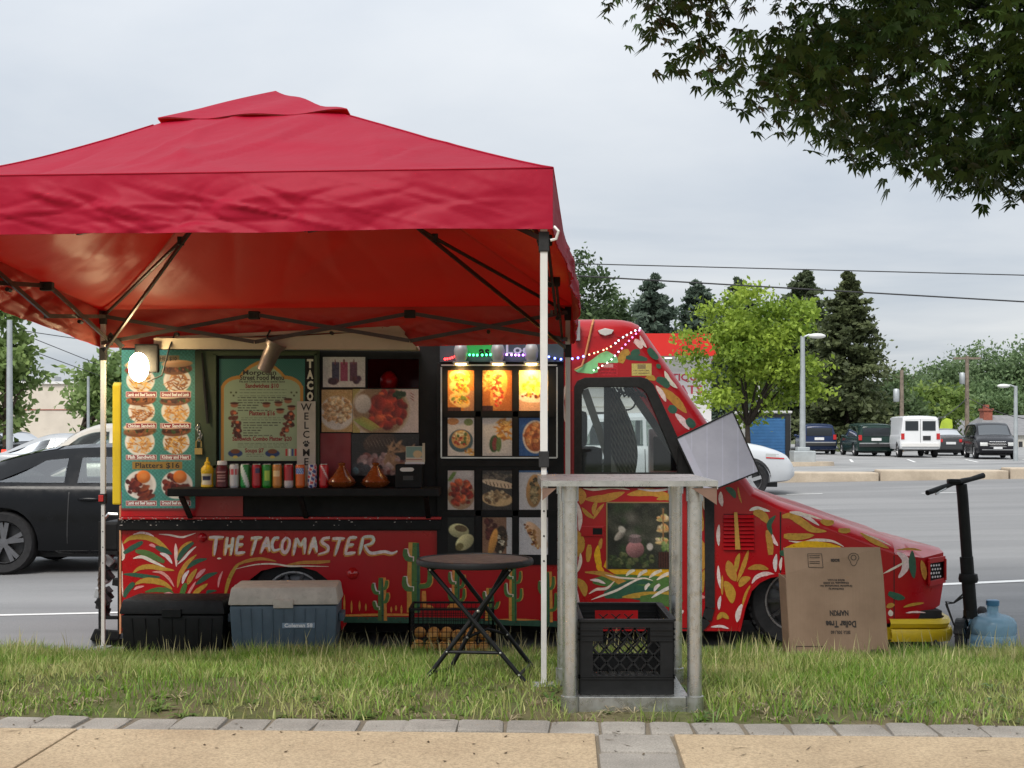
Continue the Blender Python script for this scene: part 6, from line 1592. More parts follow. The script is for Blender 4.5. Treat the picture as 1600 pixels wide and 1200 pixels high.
        cv.rect(0, 0, 1, 1, (206, 204, 206)); cv.ell(.6, .48, .24, .62, (214, 176, 140), -.55, .08, 1, .2); cv.blobs(.46, .54, .12, .40, 10, ((160, 110, 60),), .05, .09); 
        for k in range(34): t_ = cv.r.uniform(-1, 1); cv.ell(.45 + t_ * .22 + cv.r.uniform(-.05, .05), .52 + t_ * .32, .05, .04, ((150, 96, 50), (226, 200, 150), (110, 60, 36), (190, 130, 70))[cv.r.integers(4)], cv.r.uniform(0, 3), .3)
    cv.grain(.03); return cv
KIN = [['tacos', 'dog', 'noodles'], ['pizza', 'wrapfries', 'bowl'], ['wings', 'panini', 'longdog'], ['wraps', 'beefdog', 'sub']]
for r_i, (y0, y1) in enumerate(((579, 642), (653, 712), (735, 796), (808, 866))):
    for c_i, (x0, x1) in enumerate(((700, 741), (754, 800), (811, 856))):
        o = sheet_print('food_photo', food(KIN[r_i][c_i], 20 + r_i * 3 + c_i), tp(x0, y0, -.0318), tp(x1, y0, -.0318), tp(x0, y1, -.0318), M_PHOTO, disp)
# tea-set photograph on the door
cv = Cv(92, 84, (44, 46, 38), 8); cv.blobs(.5, .3, .6, .4, 50, ((60, 62, 50), (34, 36, 28), (84, 84, 70), (50, 66, 40), (110, 106, 96)), .06, .14, .0, .9)
cv.blobs(.3, .86, .34, .10, 90, ((70, 84, 50), (50, 62, 36), (96, 100, 64), (40, 46, 30)), .02, .04); cv.ell(.38, .7, .13, .12, (150, 104, 104), 0, .1, 1, .4); cv.ell(.38, .56, .10, .05, (110, 92, 92), 0, .2); cv.ell(.38, .5, .09, .025, (150, 130, 128), 0, .3); cv.ell(.18, .48, .12, .05, (150, 142, 130), -.8, .2, 1, .4); cv.ell(.2, .4, .05, .06, (190, 184, 170), -.8, .3); cv.ell(.58, .66, .05, .06, (196, 186, 176), 0, .3)
for y, r in ((.26, .10), (.42, .10), (.60, .12)): cv.ell(.76, y, r, .03, (206, 176, 120), 0, .2, 1, .3); cv.blobs(.76, y - .04, r * .7, .03, 10, ((206, 150, 90), (170, 180, 110), (214, 190, 150)), .02, .035)
cv.rect(.75, .08, .77, .7, (150, 110, 70)); cv.rect(.70, .74, .99, .98, (52, 30, 26)); cv.blobs(.84, .66, .14, .05, 16, ((90, 120, 60), (130, 150, 90)), .02, .04); cv.grain(.03)
for k in range(9): cv.rect(.71 + k * .032, .74, .722 + k * .032, .98, (80, 44, 36))
tea = fix('tea_photo', (949, 786, 1063, 889), cv, cab, -.006, back=False); tea.location = (0, 0, 0)
fr = MB()
for a, b in (((948, 785), (1064, 785)), ((948, 785), (948, 889)), ((1064, 785), (1064, 889))): fr.bar(tp(*a, -.006), tp(*b, -.006), .008, .006, up=(0, 1, 0))
fr.build('photo_frame', paint('gilt_frame', (.30, .20, .08), .5, .1, 9), tea, world=False)
# lit picture lamps over the display
M_LAMP = emit('lamp_glow', (1, .66, .22), 9.0)
for k, x in enumerate((721, 778, 830)):
    fx = MB(); fx.lathe([(.026, 0), (.040, .03), (.046, .08), (.036, .115), (.012, .13)], tp(x, 568, -.10), 16, 'z'); fx.box2((tx(x) - .05, YT - .14, tz(569)), (tx(x) + .05, YT - .062, tz(566)))
    l_ = part('picture_lamp', fx, M_GREYM, smooth=50)
    MB().box2((tx(x) - .034, YT - .125, tz(570.6)), (tx(x) + .034, YT - .075, tz(569.2))).build('lamp_tube', M_LAMP, l_, world=False)
    ld_ = bpy.data.lights.new('picture_lamp_light', 'SPOT'); ld_.energy = (2.1, 1.9, 3.2)[k]; ld_.color = (1, .62, .22); ld_.spot_size = R(120); ld_.spot_blend = .9; ld_.shadow_soft_size = .02
    lo = bpy.data.objects.new('picture_lamp_light', ld_); COL.objects.link(lo); lo.location = tp(x, 574.5, -.105); lo.rotation_euler = (R(42), 0, 0); lo.parent = truck; lo.location -= Vector(truck.location)
# ------------------------------------------------------------------ pop-up canopy
def m_fabric(name, refl, trans, k, rough, spec, crease=.8):
    t = NT(name); p = t.geo_pos()
    c = t.ramp(t.noise(1.6, 5, .6, p), [(.3, tuple(q * .88 for q in refl)), (.7, refl)])
    r1 = t.node('ShaderNodeTexNoise'); r1.noise_type = 'RIDGED_MULTIFRACTAL'; t.l.new(p, r1.inputs['Vector'])
    mp = t.node('ShaderNodeMapping'); t.l.new(p, mp.inputs['Vector']); mp.inputs['Rotation'].default_value = (.3, .5, .6); mp.inputs['Scale'].default_value = (1.0, 2.2, 1.6); t.l.new(mp.outputs[0], r1.inputs['Vector'])
    r1.inputs['Scale'].default_value = 1.3; r1.inputs['Detail'].default_value = 3.0
    h = t.mix(.25, r1.outputs['Fac'], t.noise(5, 3, .5, p))
    nm = t.bump(h, crease, .06)
    b = t.bsdf(c, rough, 0, nm, spec)
    tr = t.node('ShaderNodeBsdfTranslucent'); tr.inputs['Color'].default_value = trans + (1,); t.l.new(nm, tr.inputs['Normal'])
    m = t.node('ShaderNodeMixShader'); m.inputs[0].default_value = k
    t.l.new(b, m.inputs[1]); t.l.new(tr.outputs[0], m.inputs[2]); return t.done(m.outputs[0])
M_FAB = m_fabric('red_canopy_fabric', (.45, .007, .038), (.75, .012, .03), .33, .55, .25)
M_FABI = m_fabric('coated_canopy_lining', (.20, .10, .075), (.78, .014, .024), .50, .46, .5, .4)
M_FRAME = paint('bronze_frame', (.06, .05, .043), .4, .15, 8, metal=.5)
M_LEGP = paint('white_leg_paint', (.58, .57, .54), .45, .08, 6, dirt=.2, dirt_col=(.3, .28, .25))
FR, FL, BL, BR = Vector((.128, 5.40, 0)), Vector((-2.79, 5.61, 0)), Vector((-2.60, 8.55, 0)), Vector((.348, 8.38, 0))
GZ = lambda v: float(verge_z(np.array(v.x), np.array(v.y)))
ZT = {'FR': 2.490, 'FL': 2.49, 'BL': 2.215, 'BR': 2.225}
can = thing('pop_up_canopy', 'red pop-up canopy tent standing over the verge in front of the truck', 'canopy', (-1.2, 7.0, .33))
def lerp2(s, t, a, b, c, d): return a * (1 - s) * (1 - t) + b * s * (1 - t) + c * s * t + d * (1 - s) * t
def eave(s, t, out=.026):
    s2 = .5 + (s - .5) * (1 + out); t2 = .5 + (t - .5) * (1 + out)
    p = lerp2(s2, t2, FR, FL, BL, BR); z = lerp2(s, t, ZT['FR'], ZT['FL'], ZT['BL'], ZT['BR']); return Vector((p.x, p.y, z))
def crease(u, v, seed, n=7):
    r = random.Random(seed); o = 0.
    for _ in range(n):
        a = r.uniform(-.9, .9); f = r.uniform(.8, 3.6); ph = r.uniform(0, 6.28); wv = r.uniform(.3, 1.2)
        q = (u * math.cos(a) + v * math.sin(a)) * f + ph + wv * math.sin(u * 1.3 + v * 2.1 + ph * 2)
        o += (1 - abs(math.sin(q))) ** 7 * r.choice((1, 1, -1)) + .25 * math.sin(q * .7)
    return o / 2.2
def roof_pt(s, t, off=0.):
    e = eave(s, t); p = 1 - max(abs(2 * s - 1), abs(2 * t - 1)); ex = 1.06 + .34 * smooth01(np.array((s - .45) / .45)).item()
    q = min(p, .74); f = q ** ex
    # sagging between the hip rods, and slack folds
    hip = abs(abs(2 * s - 1) - abs(2 * t - 1)); sag = -.06 * min(1, hip * 2.0) * (p ** .5) * (1 - p)
    return Vector((e.x, e.y, e.z + .84 * f + sag + crease(s * 3, t * 3, 5) * .030 * min(1, p * 4) * min(1, (1 - p) * 3) * min(1, hip * 5 + .12) + off))
def ring_st(k, u, p):
    h = (1 - p) * .5; q = .5 - h + 2 * h * u
    return ((q, .5 - h), (.5 + h, q), (1 - q, .5 + h), (.5 - h, 1 - q))[k]
def pyramid(fn, off, n=110, m=40, pmax=.999):
    mb = MB()
    for k in range(4): mb.quadgrid([[fn(*ring_st(k, i / n, pmax * j / m)) + Vector((0, 0, off)) for i in range(n + 1)] for j in range(m + 1)])
    return mb
pyramid(roof_pt, 0).build('roof_fabric', M_FAB, can, smooth=180)
pyramid(roof_pt, -.006).build('roof_lining', M_FABI, can, smooth=180)
# vented top cap
def cap_pt(a, b):
    s = .5 + a * .155; t = .5 + b * .155; e = eave(s, t); p = 1 - max(abs(a), abs(b)); q = 1 - .31 * (1 - p); ex = 1.06 + .34 * smooth01(np.array((s - .45) / .45)).item()
    z = e.z + .84 * (q ** ex) + .012 + .028 * max(0, abs(a * b) - .45) + .006 * math.sin(7 * a + 5 * b)
    return Vector((e.x, e.y, z))
capf = lambda s, t: cap_pt(2 * s - 1, 2 * t - 1)
pyramid(capf, 0, 40, 14).build('vent_cap', M_FAB, can, smooth=180); pyramid(capf, -.006, 40, 14).build('vent_cap_lining', M_FABI, can, smooth=180)
def valance(a, b, seed, H=.245, inner=False):
    """a,b: (s,t) corners; hangs from the eave"""
    r = random.Random(seed); P = []; n = 230
    A, B = eave(*a), eave(*b); d = (B - A); nrm = Vector((d.y, -d.x, 0)).normalized(); c = eave(.5, .5); 
    if nrm.dot(A - c) < 0: nrm = -nrm
    ph = [r.uniform(0, 6.28) for _ in range(6)]
    for j in range(27):
        v = j / 26; row = []
        for i in range(n + 1):
            u = i / n; q = A.lerp(B, u) + Vector((0, 0, -H * v * (1 + .012 * math.sin(11 * u + ph[0]))))
            bul = math.sin(u * math.pi) ** .6
            k = (.010 * math.sin(17 * u + 3 * v + ph[1]) + .006 * math.sin(41 * u - 6 * v + ph[2]) + .015 * crease(u * 6.5, v * 1.9, seed * 3, 13)) * min(1, v * 2.2) * bul + (.035 * v + .018 * min(1, v * 3)) * bul * (.7 + .3 * math.sin(5 * u + ph[5]))
            q += nrm * (k - (.006 if inner else 0)); row.append(q)
        P.append(row)
    return MB().quadgrid(P)
for k, (a, b) in enumerate((((0, 0), (1, 0)), ((1, 0), (1, 1)), ((1, 1), (0, 1)), ((0, 1), (0, 0)))):
    o = valance(a, b, 30 + k).build('valance', M_FAB, can, smooth=180)
    valance(a, b, 30 + k, inner=True).build('valance_lining', M_FABI, o, smooth=180, world=False)
for k, (a, b) in enumerate((((0, 0), (1, 0)), ((1, 0), (1, 1)), ((1, 1), (0, 1)), ((0, 1), (0, 0)))):
    P = []; A, B = eave(*a), eave(*b)
    MB().tube([roof_pt(*(a[0] + (.5 - a[0]) * q, a[1] + (.5 - a[1]) * q)) + Vector((0, 0, .001)) for q in np.linspace(.0, .68, 22)], .0045, 5).build('hip_seam', M_FAB, can, smooth=180)
    MB().tube([A.lerp(B, q) + Vector((0, 0, .0015)) for q in np.linspace(0, 1, 12)], .004, 5).build('eave_seam', M_FAB, can, smooth=180)
# legs
for k, (nm, c) in enumerate((('FR', FR), ('FL', FL), ('BL', BL), ('BR', BR))):
    g0 = GZ(c); zt_ = ZT[nm]; H = zt_ - g0; jz = g0 + H * .445
    lg = MB(); lg.box2((c.x - .015, c.y - .015, jz), (c.x + .015, c.y + .015, zt_ - .25)); lg = lg.build('leg', M_LEGP, can, bevel=.003)
    MB().box2((c.x - .011, c.y - .011, g0 + .01), (c.x + .011, c.y + .011, jz)).build('leg_extension', M_LEGP, lg, bevel=.002, world=False)
    MB().box2((c.x - .02, c.y - .02, jz - .045), (c.x + .02, c.y + .02, jz + .02)).build('leg_clamp', M_RUB, lg, bevel=.004, world=False)
    if nm == 'BL': MB().box2((c.x - .024, c.y - .027, jz - .03), (c.x + .008, c.y - .0205, jz + .012)).build('clamp_button', M_TAIL, lg, bevel=.003, world=False)
    MB().box2((c.x - .021, c.y - .021, zt_ - .33), (c.x + .021, c.y + .021, zt_ - .25)).build('slider', M_RUB, lg, bevel=.004, world=False)
    MB().box2((c.x - .021, c.y - .021, zt_ - .10), (c.x + .021, c.y + .021, zt_ - .015)).build('corner_bracket', M_RUB, lg, bevel=.004, world=False)
    MB().box2((c.x - .014, c.y - .014, zt_ - .25), (c.x + .014, c.y + .014, zt_ - .1)).build('leg_top', M_LEGP, lg, world=False)
    MB().box2((c.x - .045, c.y - .045, g0 - .005), (c.x + .045, c.y + .045, g0 + .008)).build('foot_plate', M_GREYM, lg, world=False)
    for j in range(4): MB().lathe([(.004, -.0125), (.004, -.011)], (c.x, c.y, jz - .12 - j * .1), 8, 'y').build('adjustment_hole', M_RUB, lg, world=False)
# scissor trusses, three bays to a side
def top_at(a, b, u): return a[0].lerp(b[0], u) + Vector((0, 0, a[1] + (b[1] - a[1]) * u))
cs = [(FR, ZT['FR']), (FL, ZT['FL']), (BL, ZT['BL']), (BR, ZT['BR'])]
for k in range(4):
    a, b = cs[k], cs[(k + 1) % 4]; d = (b[0] - a[0]).normalized(); nrm = Vector((d.y, -d.x, 0)); inw = (Vector((-1.23, 6.98, 0)) - (a[0] + b[0]) / 2).normalized() * .045
    for i in range(3):
        u0, u1 = i / 3, (i + 1) / 3; t0, t1 = top_at(a, b, u0) + inw, top_at(a, b, u1) + inw; up, dn = Vector((0, 0, -.05)), Vector((0, 0, -.222))
        MB().bar(t0 + up + nrm * .012, t1 + dn + nrm * .012, .013, .024, up=(0, 0, 1)).build('truss_bar', M_FRAME, can)
        MB().bar(t0 + dn - nrm * .012, t1 + up - nrm * .012, .013, .024, up=(0, 0, 1)).build('truss_bar', M_FRAME, can)
        m = (t0 + t1) / 2 + Vector((0, 0, -.17)); MB().lathe([(.012, -.026), (.012, .026)], m, 8, 'y').build('truss_pivot', M_RUB, can)
        if i < 2: MB().box(t1 + Vector((0, 0, -.055)), (.07, .05, .05)).build('truss_bracket', M_RUB, can, bevel=.006)
ap = eave(.5, .5) + Vector((0, 0, .60))
for c, z in cs:
    a = Vector((c.x, c.y, z - .28)); mid = Vector((c.x, c.y, z - .02)).lerp(ap, .5) + Vector((0, 0, -.04)); e2 = ap + Vector((0, 0, -.02))
    MB().tube([Vector((c.x, c.y, z - .05)), mid, e2], .011, 8).build('hip_rod', M_FRAME, can)
    MB().bar(a, mid.lerp(e2, .12), .014, .02).build('hip_strut', M_FRAME, can)
    MB().box(mid, (.035, .035, .05)).build('rod_joint', M_RUB, can, bevel=.005)
MB().box(ap, (.09, .09, .10)).build('peak_hub', M_RUB, can, bevel=.01)
MB().tube([eave(0, 0) + Vector((.005, -.01, -.235)), eave(0, 0) + Vector((.022, -.02, -.255)), eave(0, 0) + Vector((.012, -.012, -.285)), eave(0, 0) + Vector((-.01, -.01, -.29))], .006, 6).build('tie_loop', M_LEGP, can)
# ------------------------------------------------------------------ lights hung on the truck
wl_p = tp(245, 576, -.42)
wlt = thing('work_light', 'glaring lit work light hanging over the sandwich banner', 'lamp', wl_p + Vector((0, 0, -.1)))
m = MB(); m.ball(wl_p + Vector((0, -.01, -.01)), (.062, .062, .092), 18, 12); m.build('lamp_glass', emit('work_light_glow', (1, .76, .42), 32.0), wlt, smooth=180)
MB().box(wl_p + Vector((.03, .075, .05)), (.15, .05, .18)).build('housing', M_TBLK, wlt, bevel=.01)
MB().tube([wl_p + Vector((.04, .03, -.10)), wl_p + Vector((.13, .05, -.06)), wl_p + Vector((.17, .06, .10)), wl_p + Vector((.20, .10, .21))], .006, 6).build('cable', M_RUB, wlt)
MB().bar(wl_p + Vector((-.12, .06, .12)), wl_p + Vector((-.20, .04, .20)), .05, .03).build('clamp', M_RUB, wlt)
# string of coloured lights
sl_ = thing('string_lights', 'string of small coloured lights along the truck roof sign', 'string lights', tp(800, 556, -.07))
def run(pts, n, cols, r=.0075, k=5.):
    q = catmull(pts, 14); MB().tube([tp(*p) for p in q[::2]], .003, 4).build('light_cord', M_RUB, sl_)
    L = [0]
    for a, b in zip(q, q[1:]): L.append(L[-1] + math.hypot(a[0] - b[0], a[1] - b[1]))
    for i in range(n):
        s = L[-1] * (i + .5) / n; j = next(k_ for k_ in range(len(L)) if L[k_] >= s); p = q[j]
        c = cols[int(i / n * len(cols))]; key = 'bulb_%d_%d_%d' % tuple(int(v * 99) for v in c)
        m = bpy.data.materials.get(key) or emit(key, c, k)
        MB().ball(tp(p[0], p[1], p[2] - .006), r, 7, 5).build('bulb', m, sl_, smooth=180)
Rr, Gg, Pp, Bb, Ww, Or, Pk = (1, .03, .03), (.05, 1, .25), (.55, .2, 1), (.15, .2, 1), (.8, .9, 1), (1, .5, .25), (1, .2, .6)
run([(694, 562, -.07), (704, 561, -.08), (716, 556, -.08)], 6, [Rr]); run([(724, 555, -.085), (748, 556, -.085), (774, 555, -.085)], 8, [Gg]); run([(788, 555, -.085), (812, 556, -.085), (826, 555, -.085)], 6, [Pp])
run([(852, 557, -.06), (876, 562, -.05), (900, 560, -.03), (915, 556, -.02)], 7, [Bb])
run([(915, 556, -.015), (950, 544, -.015), (975, 526, -.012), (1002, 512, -.012)], 13, [Or, Or, Ww, Ww, (.7, .95, 1)], .006, 2.5); run([(1002, 513, -.012), (985, 530, -.012), (966, 550, -.015), (950, 566, -.015), (925, 580, -.015)], 13, [Pk, Pk, (.9, .6, .9), (.8, .9, .8), (.5, .9, .5)], .006, 2.5)
# unlit metal lamp tipped on its bracket
lp = tp(437, 562, -.36); ax = (tp(446, 541, -.38) - tp(426, 583, -.36)).normalized()
hl = thing('clip_lamp', 'unlit metal cup lamp tilted in front of the arched menu', 'lamp', lp)
rot = ax.to_track_quat('Z', 'Y').to_matrix(); m = MB(); m.lathe([(.035, -.10), (.045, -.095), (.05, -.02), (.053, .06), (.066, .075), (.07, .10)], (0, 0, 0), 20, cap=False); m.lathe([(.001, -.095), (.036, -.098)], (0, 0, 0), 20, cap=False); m.lathe([(.066, .10), (.046, .06), (.04, -.05), (.001, -.06)], (0, 0, 0), 20, cap=False); m.v = [tuple(lp + rot @ Vector(v)) for v in m.v]
m.build('shade', paint('tarnished_metal', (.30, .24, .22), .4, .25, 9, metal=.7), hl, smooth=50)
MB().tube([lp + Vector((.01, .0, .09)), lp + Vector((-.02, .01, .13)), lp + Vector((.0, .02, .17))], .006, 6).build('hook', M_RUB, hl)

# ------------------------------------------------------------------ on the service shelf
def sh(x, d): 
    Y = YT + d; return Vector(((x - 800) / F * Y, Y, ZSH + .0008))
def lathe_print(name, prof, c, parent, fn, mat, n=28):
    """lathe with a colour function fn(angle 0..1, height 0..1)"""
    V = []; C = []; hs = [h for _, h in prof]; h0, h1 = min(hs), max(hs)
    for r, h in prof:
        for k in range(n):
            a = 2 * math.pi * k / n; V.append((c[0] + r * math.cos(a), c[1] + r * math.sin(a), c[2] + h)); C.append(fn(k / n, (h - h0) / (h1 - h0)))
    Fq = [(i * n + k, i * n + (k + 1) % n, (i + 1) * n + (k + 1) % n, (i + 1) * n + k) for i in range(len(prof) - 1) for k in range(n)]
    me = arrmesh(name, np.array(V), np.array(Fq), True); me.set_sharp_from_angle(angle=R(40)); vcol(me, srgb_to_lin(np.array(C) / 255.)); return obj(name, me, mat, parent)
M_CAN = printed('printed_can', .28, spec=.6, grain=.03)
M_ALU = paint('aluminium', (.6, .6, .6), .3, .05, 9, metal=.95)
def cyl(prof_r, h0, h1, n): return [(prof_r, h0 + (h1 - h0) * i / n) for i in range(n + 1)]
def can_fn(base, kind, seed):
    r = np.random.default_rng(seed); B = np.array(base, float)
    def fn(a, h):
        f = (a - .75 + .5) % 1 - .5     # 0 faces the street
        c = B.copy()
        if kind == 'wordband' and .55 < h < .82 and abs(f) < .2: c = np.array((196, 60, 70)) if int(f * 60 + 100) % 3 else B
        if kind == 'diag' and abs((f * 3 + h - .5)) < .28: c = np.array((214, 226, 216))
        if kind == 'badge' and .62 < h < .85 and -.02 < f < .16: c = np.array((54, 40, 90))
        if kind == 'splash' and abs(f - .03) < .10 and .3 < h < .75: c = np.array((170, 206, 60))
        if kind == 'label' and .5 < h < .75 and abs(f) < .13: c = np.array((240, 206, 150))
        if kind == 'blueblob' and .58 < h < .86 and abs(f) < .17: c = np.array((70, 110, 190)) if (f * 40 + h * 20) % 3 > 1 else np.array((190, 206, 230))
        if kind == 'mix':
            q = math.sin(f * 31 + h * 13 + 2) + math.sin(h * 21 - f * 9); c = np.array((40, 56, 130)) if q > .5 else (np.array((196, 54, 60)) if q < -.8 else np.array((206, 206, 214)))
        if kind == 'script' and .3 < h < .95 and abs(math.sin(f * 9 + h * 4)) < .22: c = np.array((226, 206, 206))
        if kind == 'silverbase' and h < .3: c = np.array((196, 190, 190))
        if kind == 'orange' and h < .06: c = np.array((220, 210, 200))
        return c
    return fn
CANS = [(366, (206, 206, 208), 'wordband', 'silver drinks can with a red word, nearest the brown sauce bottle'), (383, (36, 140, 66), 'diag', 'green drinks can with a pale slanting stripe on the shelf'), (401, (176, 26, 40), 'badge', 'red drinks can with a small dark badge on the shelf'), (417, (40, 140, 44), 'splash', 'bright green drinks can with a lime splash on the shelf'), (433, (206, 136, 62), 'label', 'amber drinks can with a pale label on the shelf'), (451, (170, 20, 36), 'silverbase', 'plain red drinks can between the amber and orange cans'), (469, (216, 104, 34), 'blueblob', 'orange drinks can with a blue emblem on the shelf'), (488, (200, 200, 210), 'mix', 'blue, red and white patterned drinks can on the shelf'), (506, (186, 20, 30), 'script', 'red drinks can with white script, next to the first tagine')]
for i, (x, col, kind, lab) in enumerate(CANS):
    c = sh(x, -.20); t = thing('drinks_can', lab, 'can', c, 0, 'drinks cans in a row on the service shelf'); r0 = .0305; H = .152
    lathe_print('can_body', [(.025, 0), (r0 - .002, .008), (r0, .014)] + cyl(r0, .016, H - .018, 22) + [(r0 - .002, H - .012), (.0265, H - .004)], c, t, can_fn(col, kind, i), M_CAN)
    MB().lathe([(.0265, H - .004), (.027, H), (.025, H), (.024, H - .004), (.001, H - .004)], c, 24, cap=False).build('can_lid', M_ALU, t, smooth=40)
c = sh(324, -.20); t = thing('mustard_bottle', 'yellow squeeze mustard bottle at the left end of the shelf', 'bottle', c)
def mfn(a, h):
    f = (a - .75 + .5) % 1 - .5
    if abs(f) < .16 and .16 < h < .62: return np.array((40, 40, 70)) if .34 < h < .5 and abs(f) < .12 else np.array((222, 210, 180))
    return np.array((226, 184, 30))
lathe_print('bottle_body', [(.030, 0), (.040, .006)] + [(.040 - .004 * math.sin((h - .01) / .09 * math.pi), h) for h in np.linspace(.01, .10, 14)] + [(.041, .105), (.038, .125), (.024, .142), (.018, .148)], c, t, mfn, printed('squeeze_plastic', .35))
MB().lathe([(.019, .148), (.019, .162), (.010, .168), (.006, .19), (.003, .196)], c, 16).build('nozzle', paint('mustard_cap', (.72, .46, .015), .4, .05, 9), t, smooth=40)
c = sh(347, -.20); t = thing('sauce_bottle', 'brown sauce bottle with a white cap beside the mustard', 'bottle', c)
def sfn(a, h):
    f = (a - .75 + .5) % 1 - .5
    if abs(f) < .14 and .2 < h < .8 and int(h * 22) % 3 == 0: return np.array((196, 150, 146))
    return np.array((92, 30, 34))
lathe_print('bottle_body', [(.032, 0), (.040, .006)] + [(.040 - .003 * math.sin((h - .01) / .09 * math.pi), h) for h in np.linspace(.01, .10, 14)] + [(.040, .108), (.036, .125), (.030, .145)], c, t, sfn, printed('sauce_plastic', .35))
MB().lathe([(.030, .145), (.032, .147), (.031, .168), (.027, .172)], c, 18).build('cap', paint('white_cap', (.7, .69, .68), .4, .04, 9), t, smooth=40)
M_TAG = paint('glazed_terracotta', (.24, .060, .014), .22, .2, 14, .05, coat=.5)
for x, lab in ((534, 'terracotta tagine next to the drinks cans on the shelf'), (587, 'terracotta tagine with a bright glint, next to the black box')):
    c = sh(x, -.19); t = thing('tagine', lab, 'tagine', c, 0, 'tagines on the service shelf')
    MB().lathe([(.05, 0), (.072, .006), (.094, .03), (.098, .036), (.09, .038), (.001, .038)], c, 26, cap=False).build('dish', M_TAG, t, smooth=50)
    MB().lathe([(.088, .039), (.086, .048), (.060, .078), (.034, .115), (.019, .136), (.016, .142), (.023, .148), (.024, .156), (.012, .162), (.001, .163)], c, 26, cap=False).build('lid', M_TAG, t, smooth=50)
c = sh(640, -.17); t = thing('napkin_box', 'black box with a cut-out handle at the right end of the shelf', 'box', c)
MB().box2((c.x - .085, c.y - .09, c.z), (c.x + .085, c.y + .09, c.z + .15)).build('box_body', M_TBLK, t, bevel=.006)
MB().prism([(c.x + .02 * math.cos(a) + .025 * (1 if math.cos(a) > 0 else -1) - .01, c.z + .118 + .013 * math.sin(a)) for a in np.linspace(0, 2 * math.pi, 20, endpoint=False)], c.y - .0925, c.y - .0902).build('handle_slot', M_WALLW, t)
MB().box2((c.x - .035, c.y - .0925, c.z + .05), (c.x + .03, c.y - .0902, c.z + .078)).build('box_label', M_DARK, t)
c = sh(648, -.16) + Vector((0, 0, .1508)); t = thing('card_holder', 'small clear holder of business cards on the black box', 'card holder', c)
MB().box2((c.x - .062, c.y - .012, c.z), (c.x + .062, c.y + .03, c.z + .012)).build('base', M_WALLW, t); cv = Cv(24, 20, (206, 196, 176), 3); cv.rect(.05, .05, .95, .72, (120, 150, 140)); cv.ell(.7, .5, .28, .2, (206, 176, 130)); cv.rect(.05, .8, .95, .86, (170, 60, 44))
sheet_print('card', cv, c + Vector((-.058, .0, .115)), c + Vector((.05, .0, .115)), c + Vector((-.058, -.004, .012)), M_PHOTO, t)
MB().box2((c.x + .05, c.y - .003, c.z + .012), (c.x + .066, c.y + .004, c.z + .135)).build('warm_edge', M_CREAM, t)
# WELCOME board standing on the shelf
Y_ = YT - .075; X0, X1 = (464 - 800) / F * Y_, (493 - 800) / F * Y_; z1 = CZ - (627 - HY) / F * Y_
wb = thing('welcome_board', 'tall white WELCOME sign with a paw print, standing behind the cans', 'sign', ((X0 + X1) / 2, Y_, ZSH))
MB().box2((X0, Y_, ZSH + .001), (X1, Y_ + .018, z1)).build('board', paint('whitewashed_wood', (.46, .43, .38), .7, .12, 12), wb, bevel=.002)
tm = MB(); hs = z1 - ZSH - .14
for k, chh in enumerate('WELC ME'):
    if chh != ' ': put_text(tm, chh, .066, ((X0 + X1) / 2, Y_ - .0012, z1 - .04 - .0595 * k), (1, 0, 0), (0, 0, 1), .001)
cz_ = z1 - .04 - .0595 * 4
for dx, dz, rx_, rz_ in ((0, -.008, .015, .012), (-.017, .006, .005, .007), (-.007, .014, .0055, .008), (.007, .014, .0055, .008), (.017, .006, .005, .007)):
    tm.add([((X0 + X1) / 2 + dx + rx_ * math.cos(a), Y_ - .0012, cz_ + dz + rz_ * math.sin(a)) for a in np.linspace(0, 2 * math.pi, 14, endpoint=False)], [tuple(range(14))])
tm.build('board_lettering', paint('black_letters', (.015, .015, .015), .6, .05, 9), wb, merge=False)

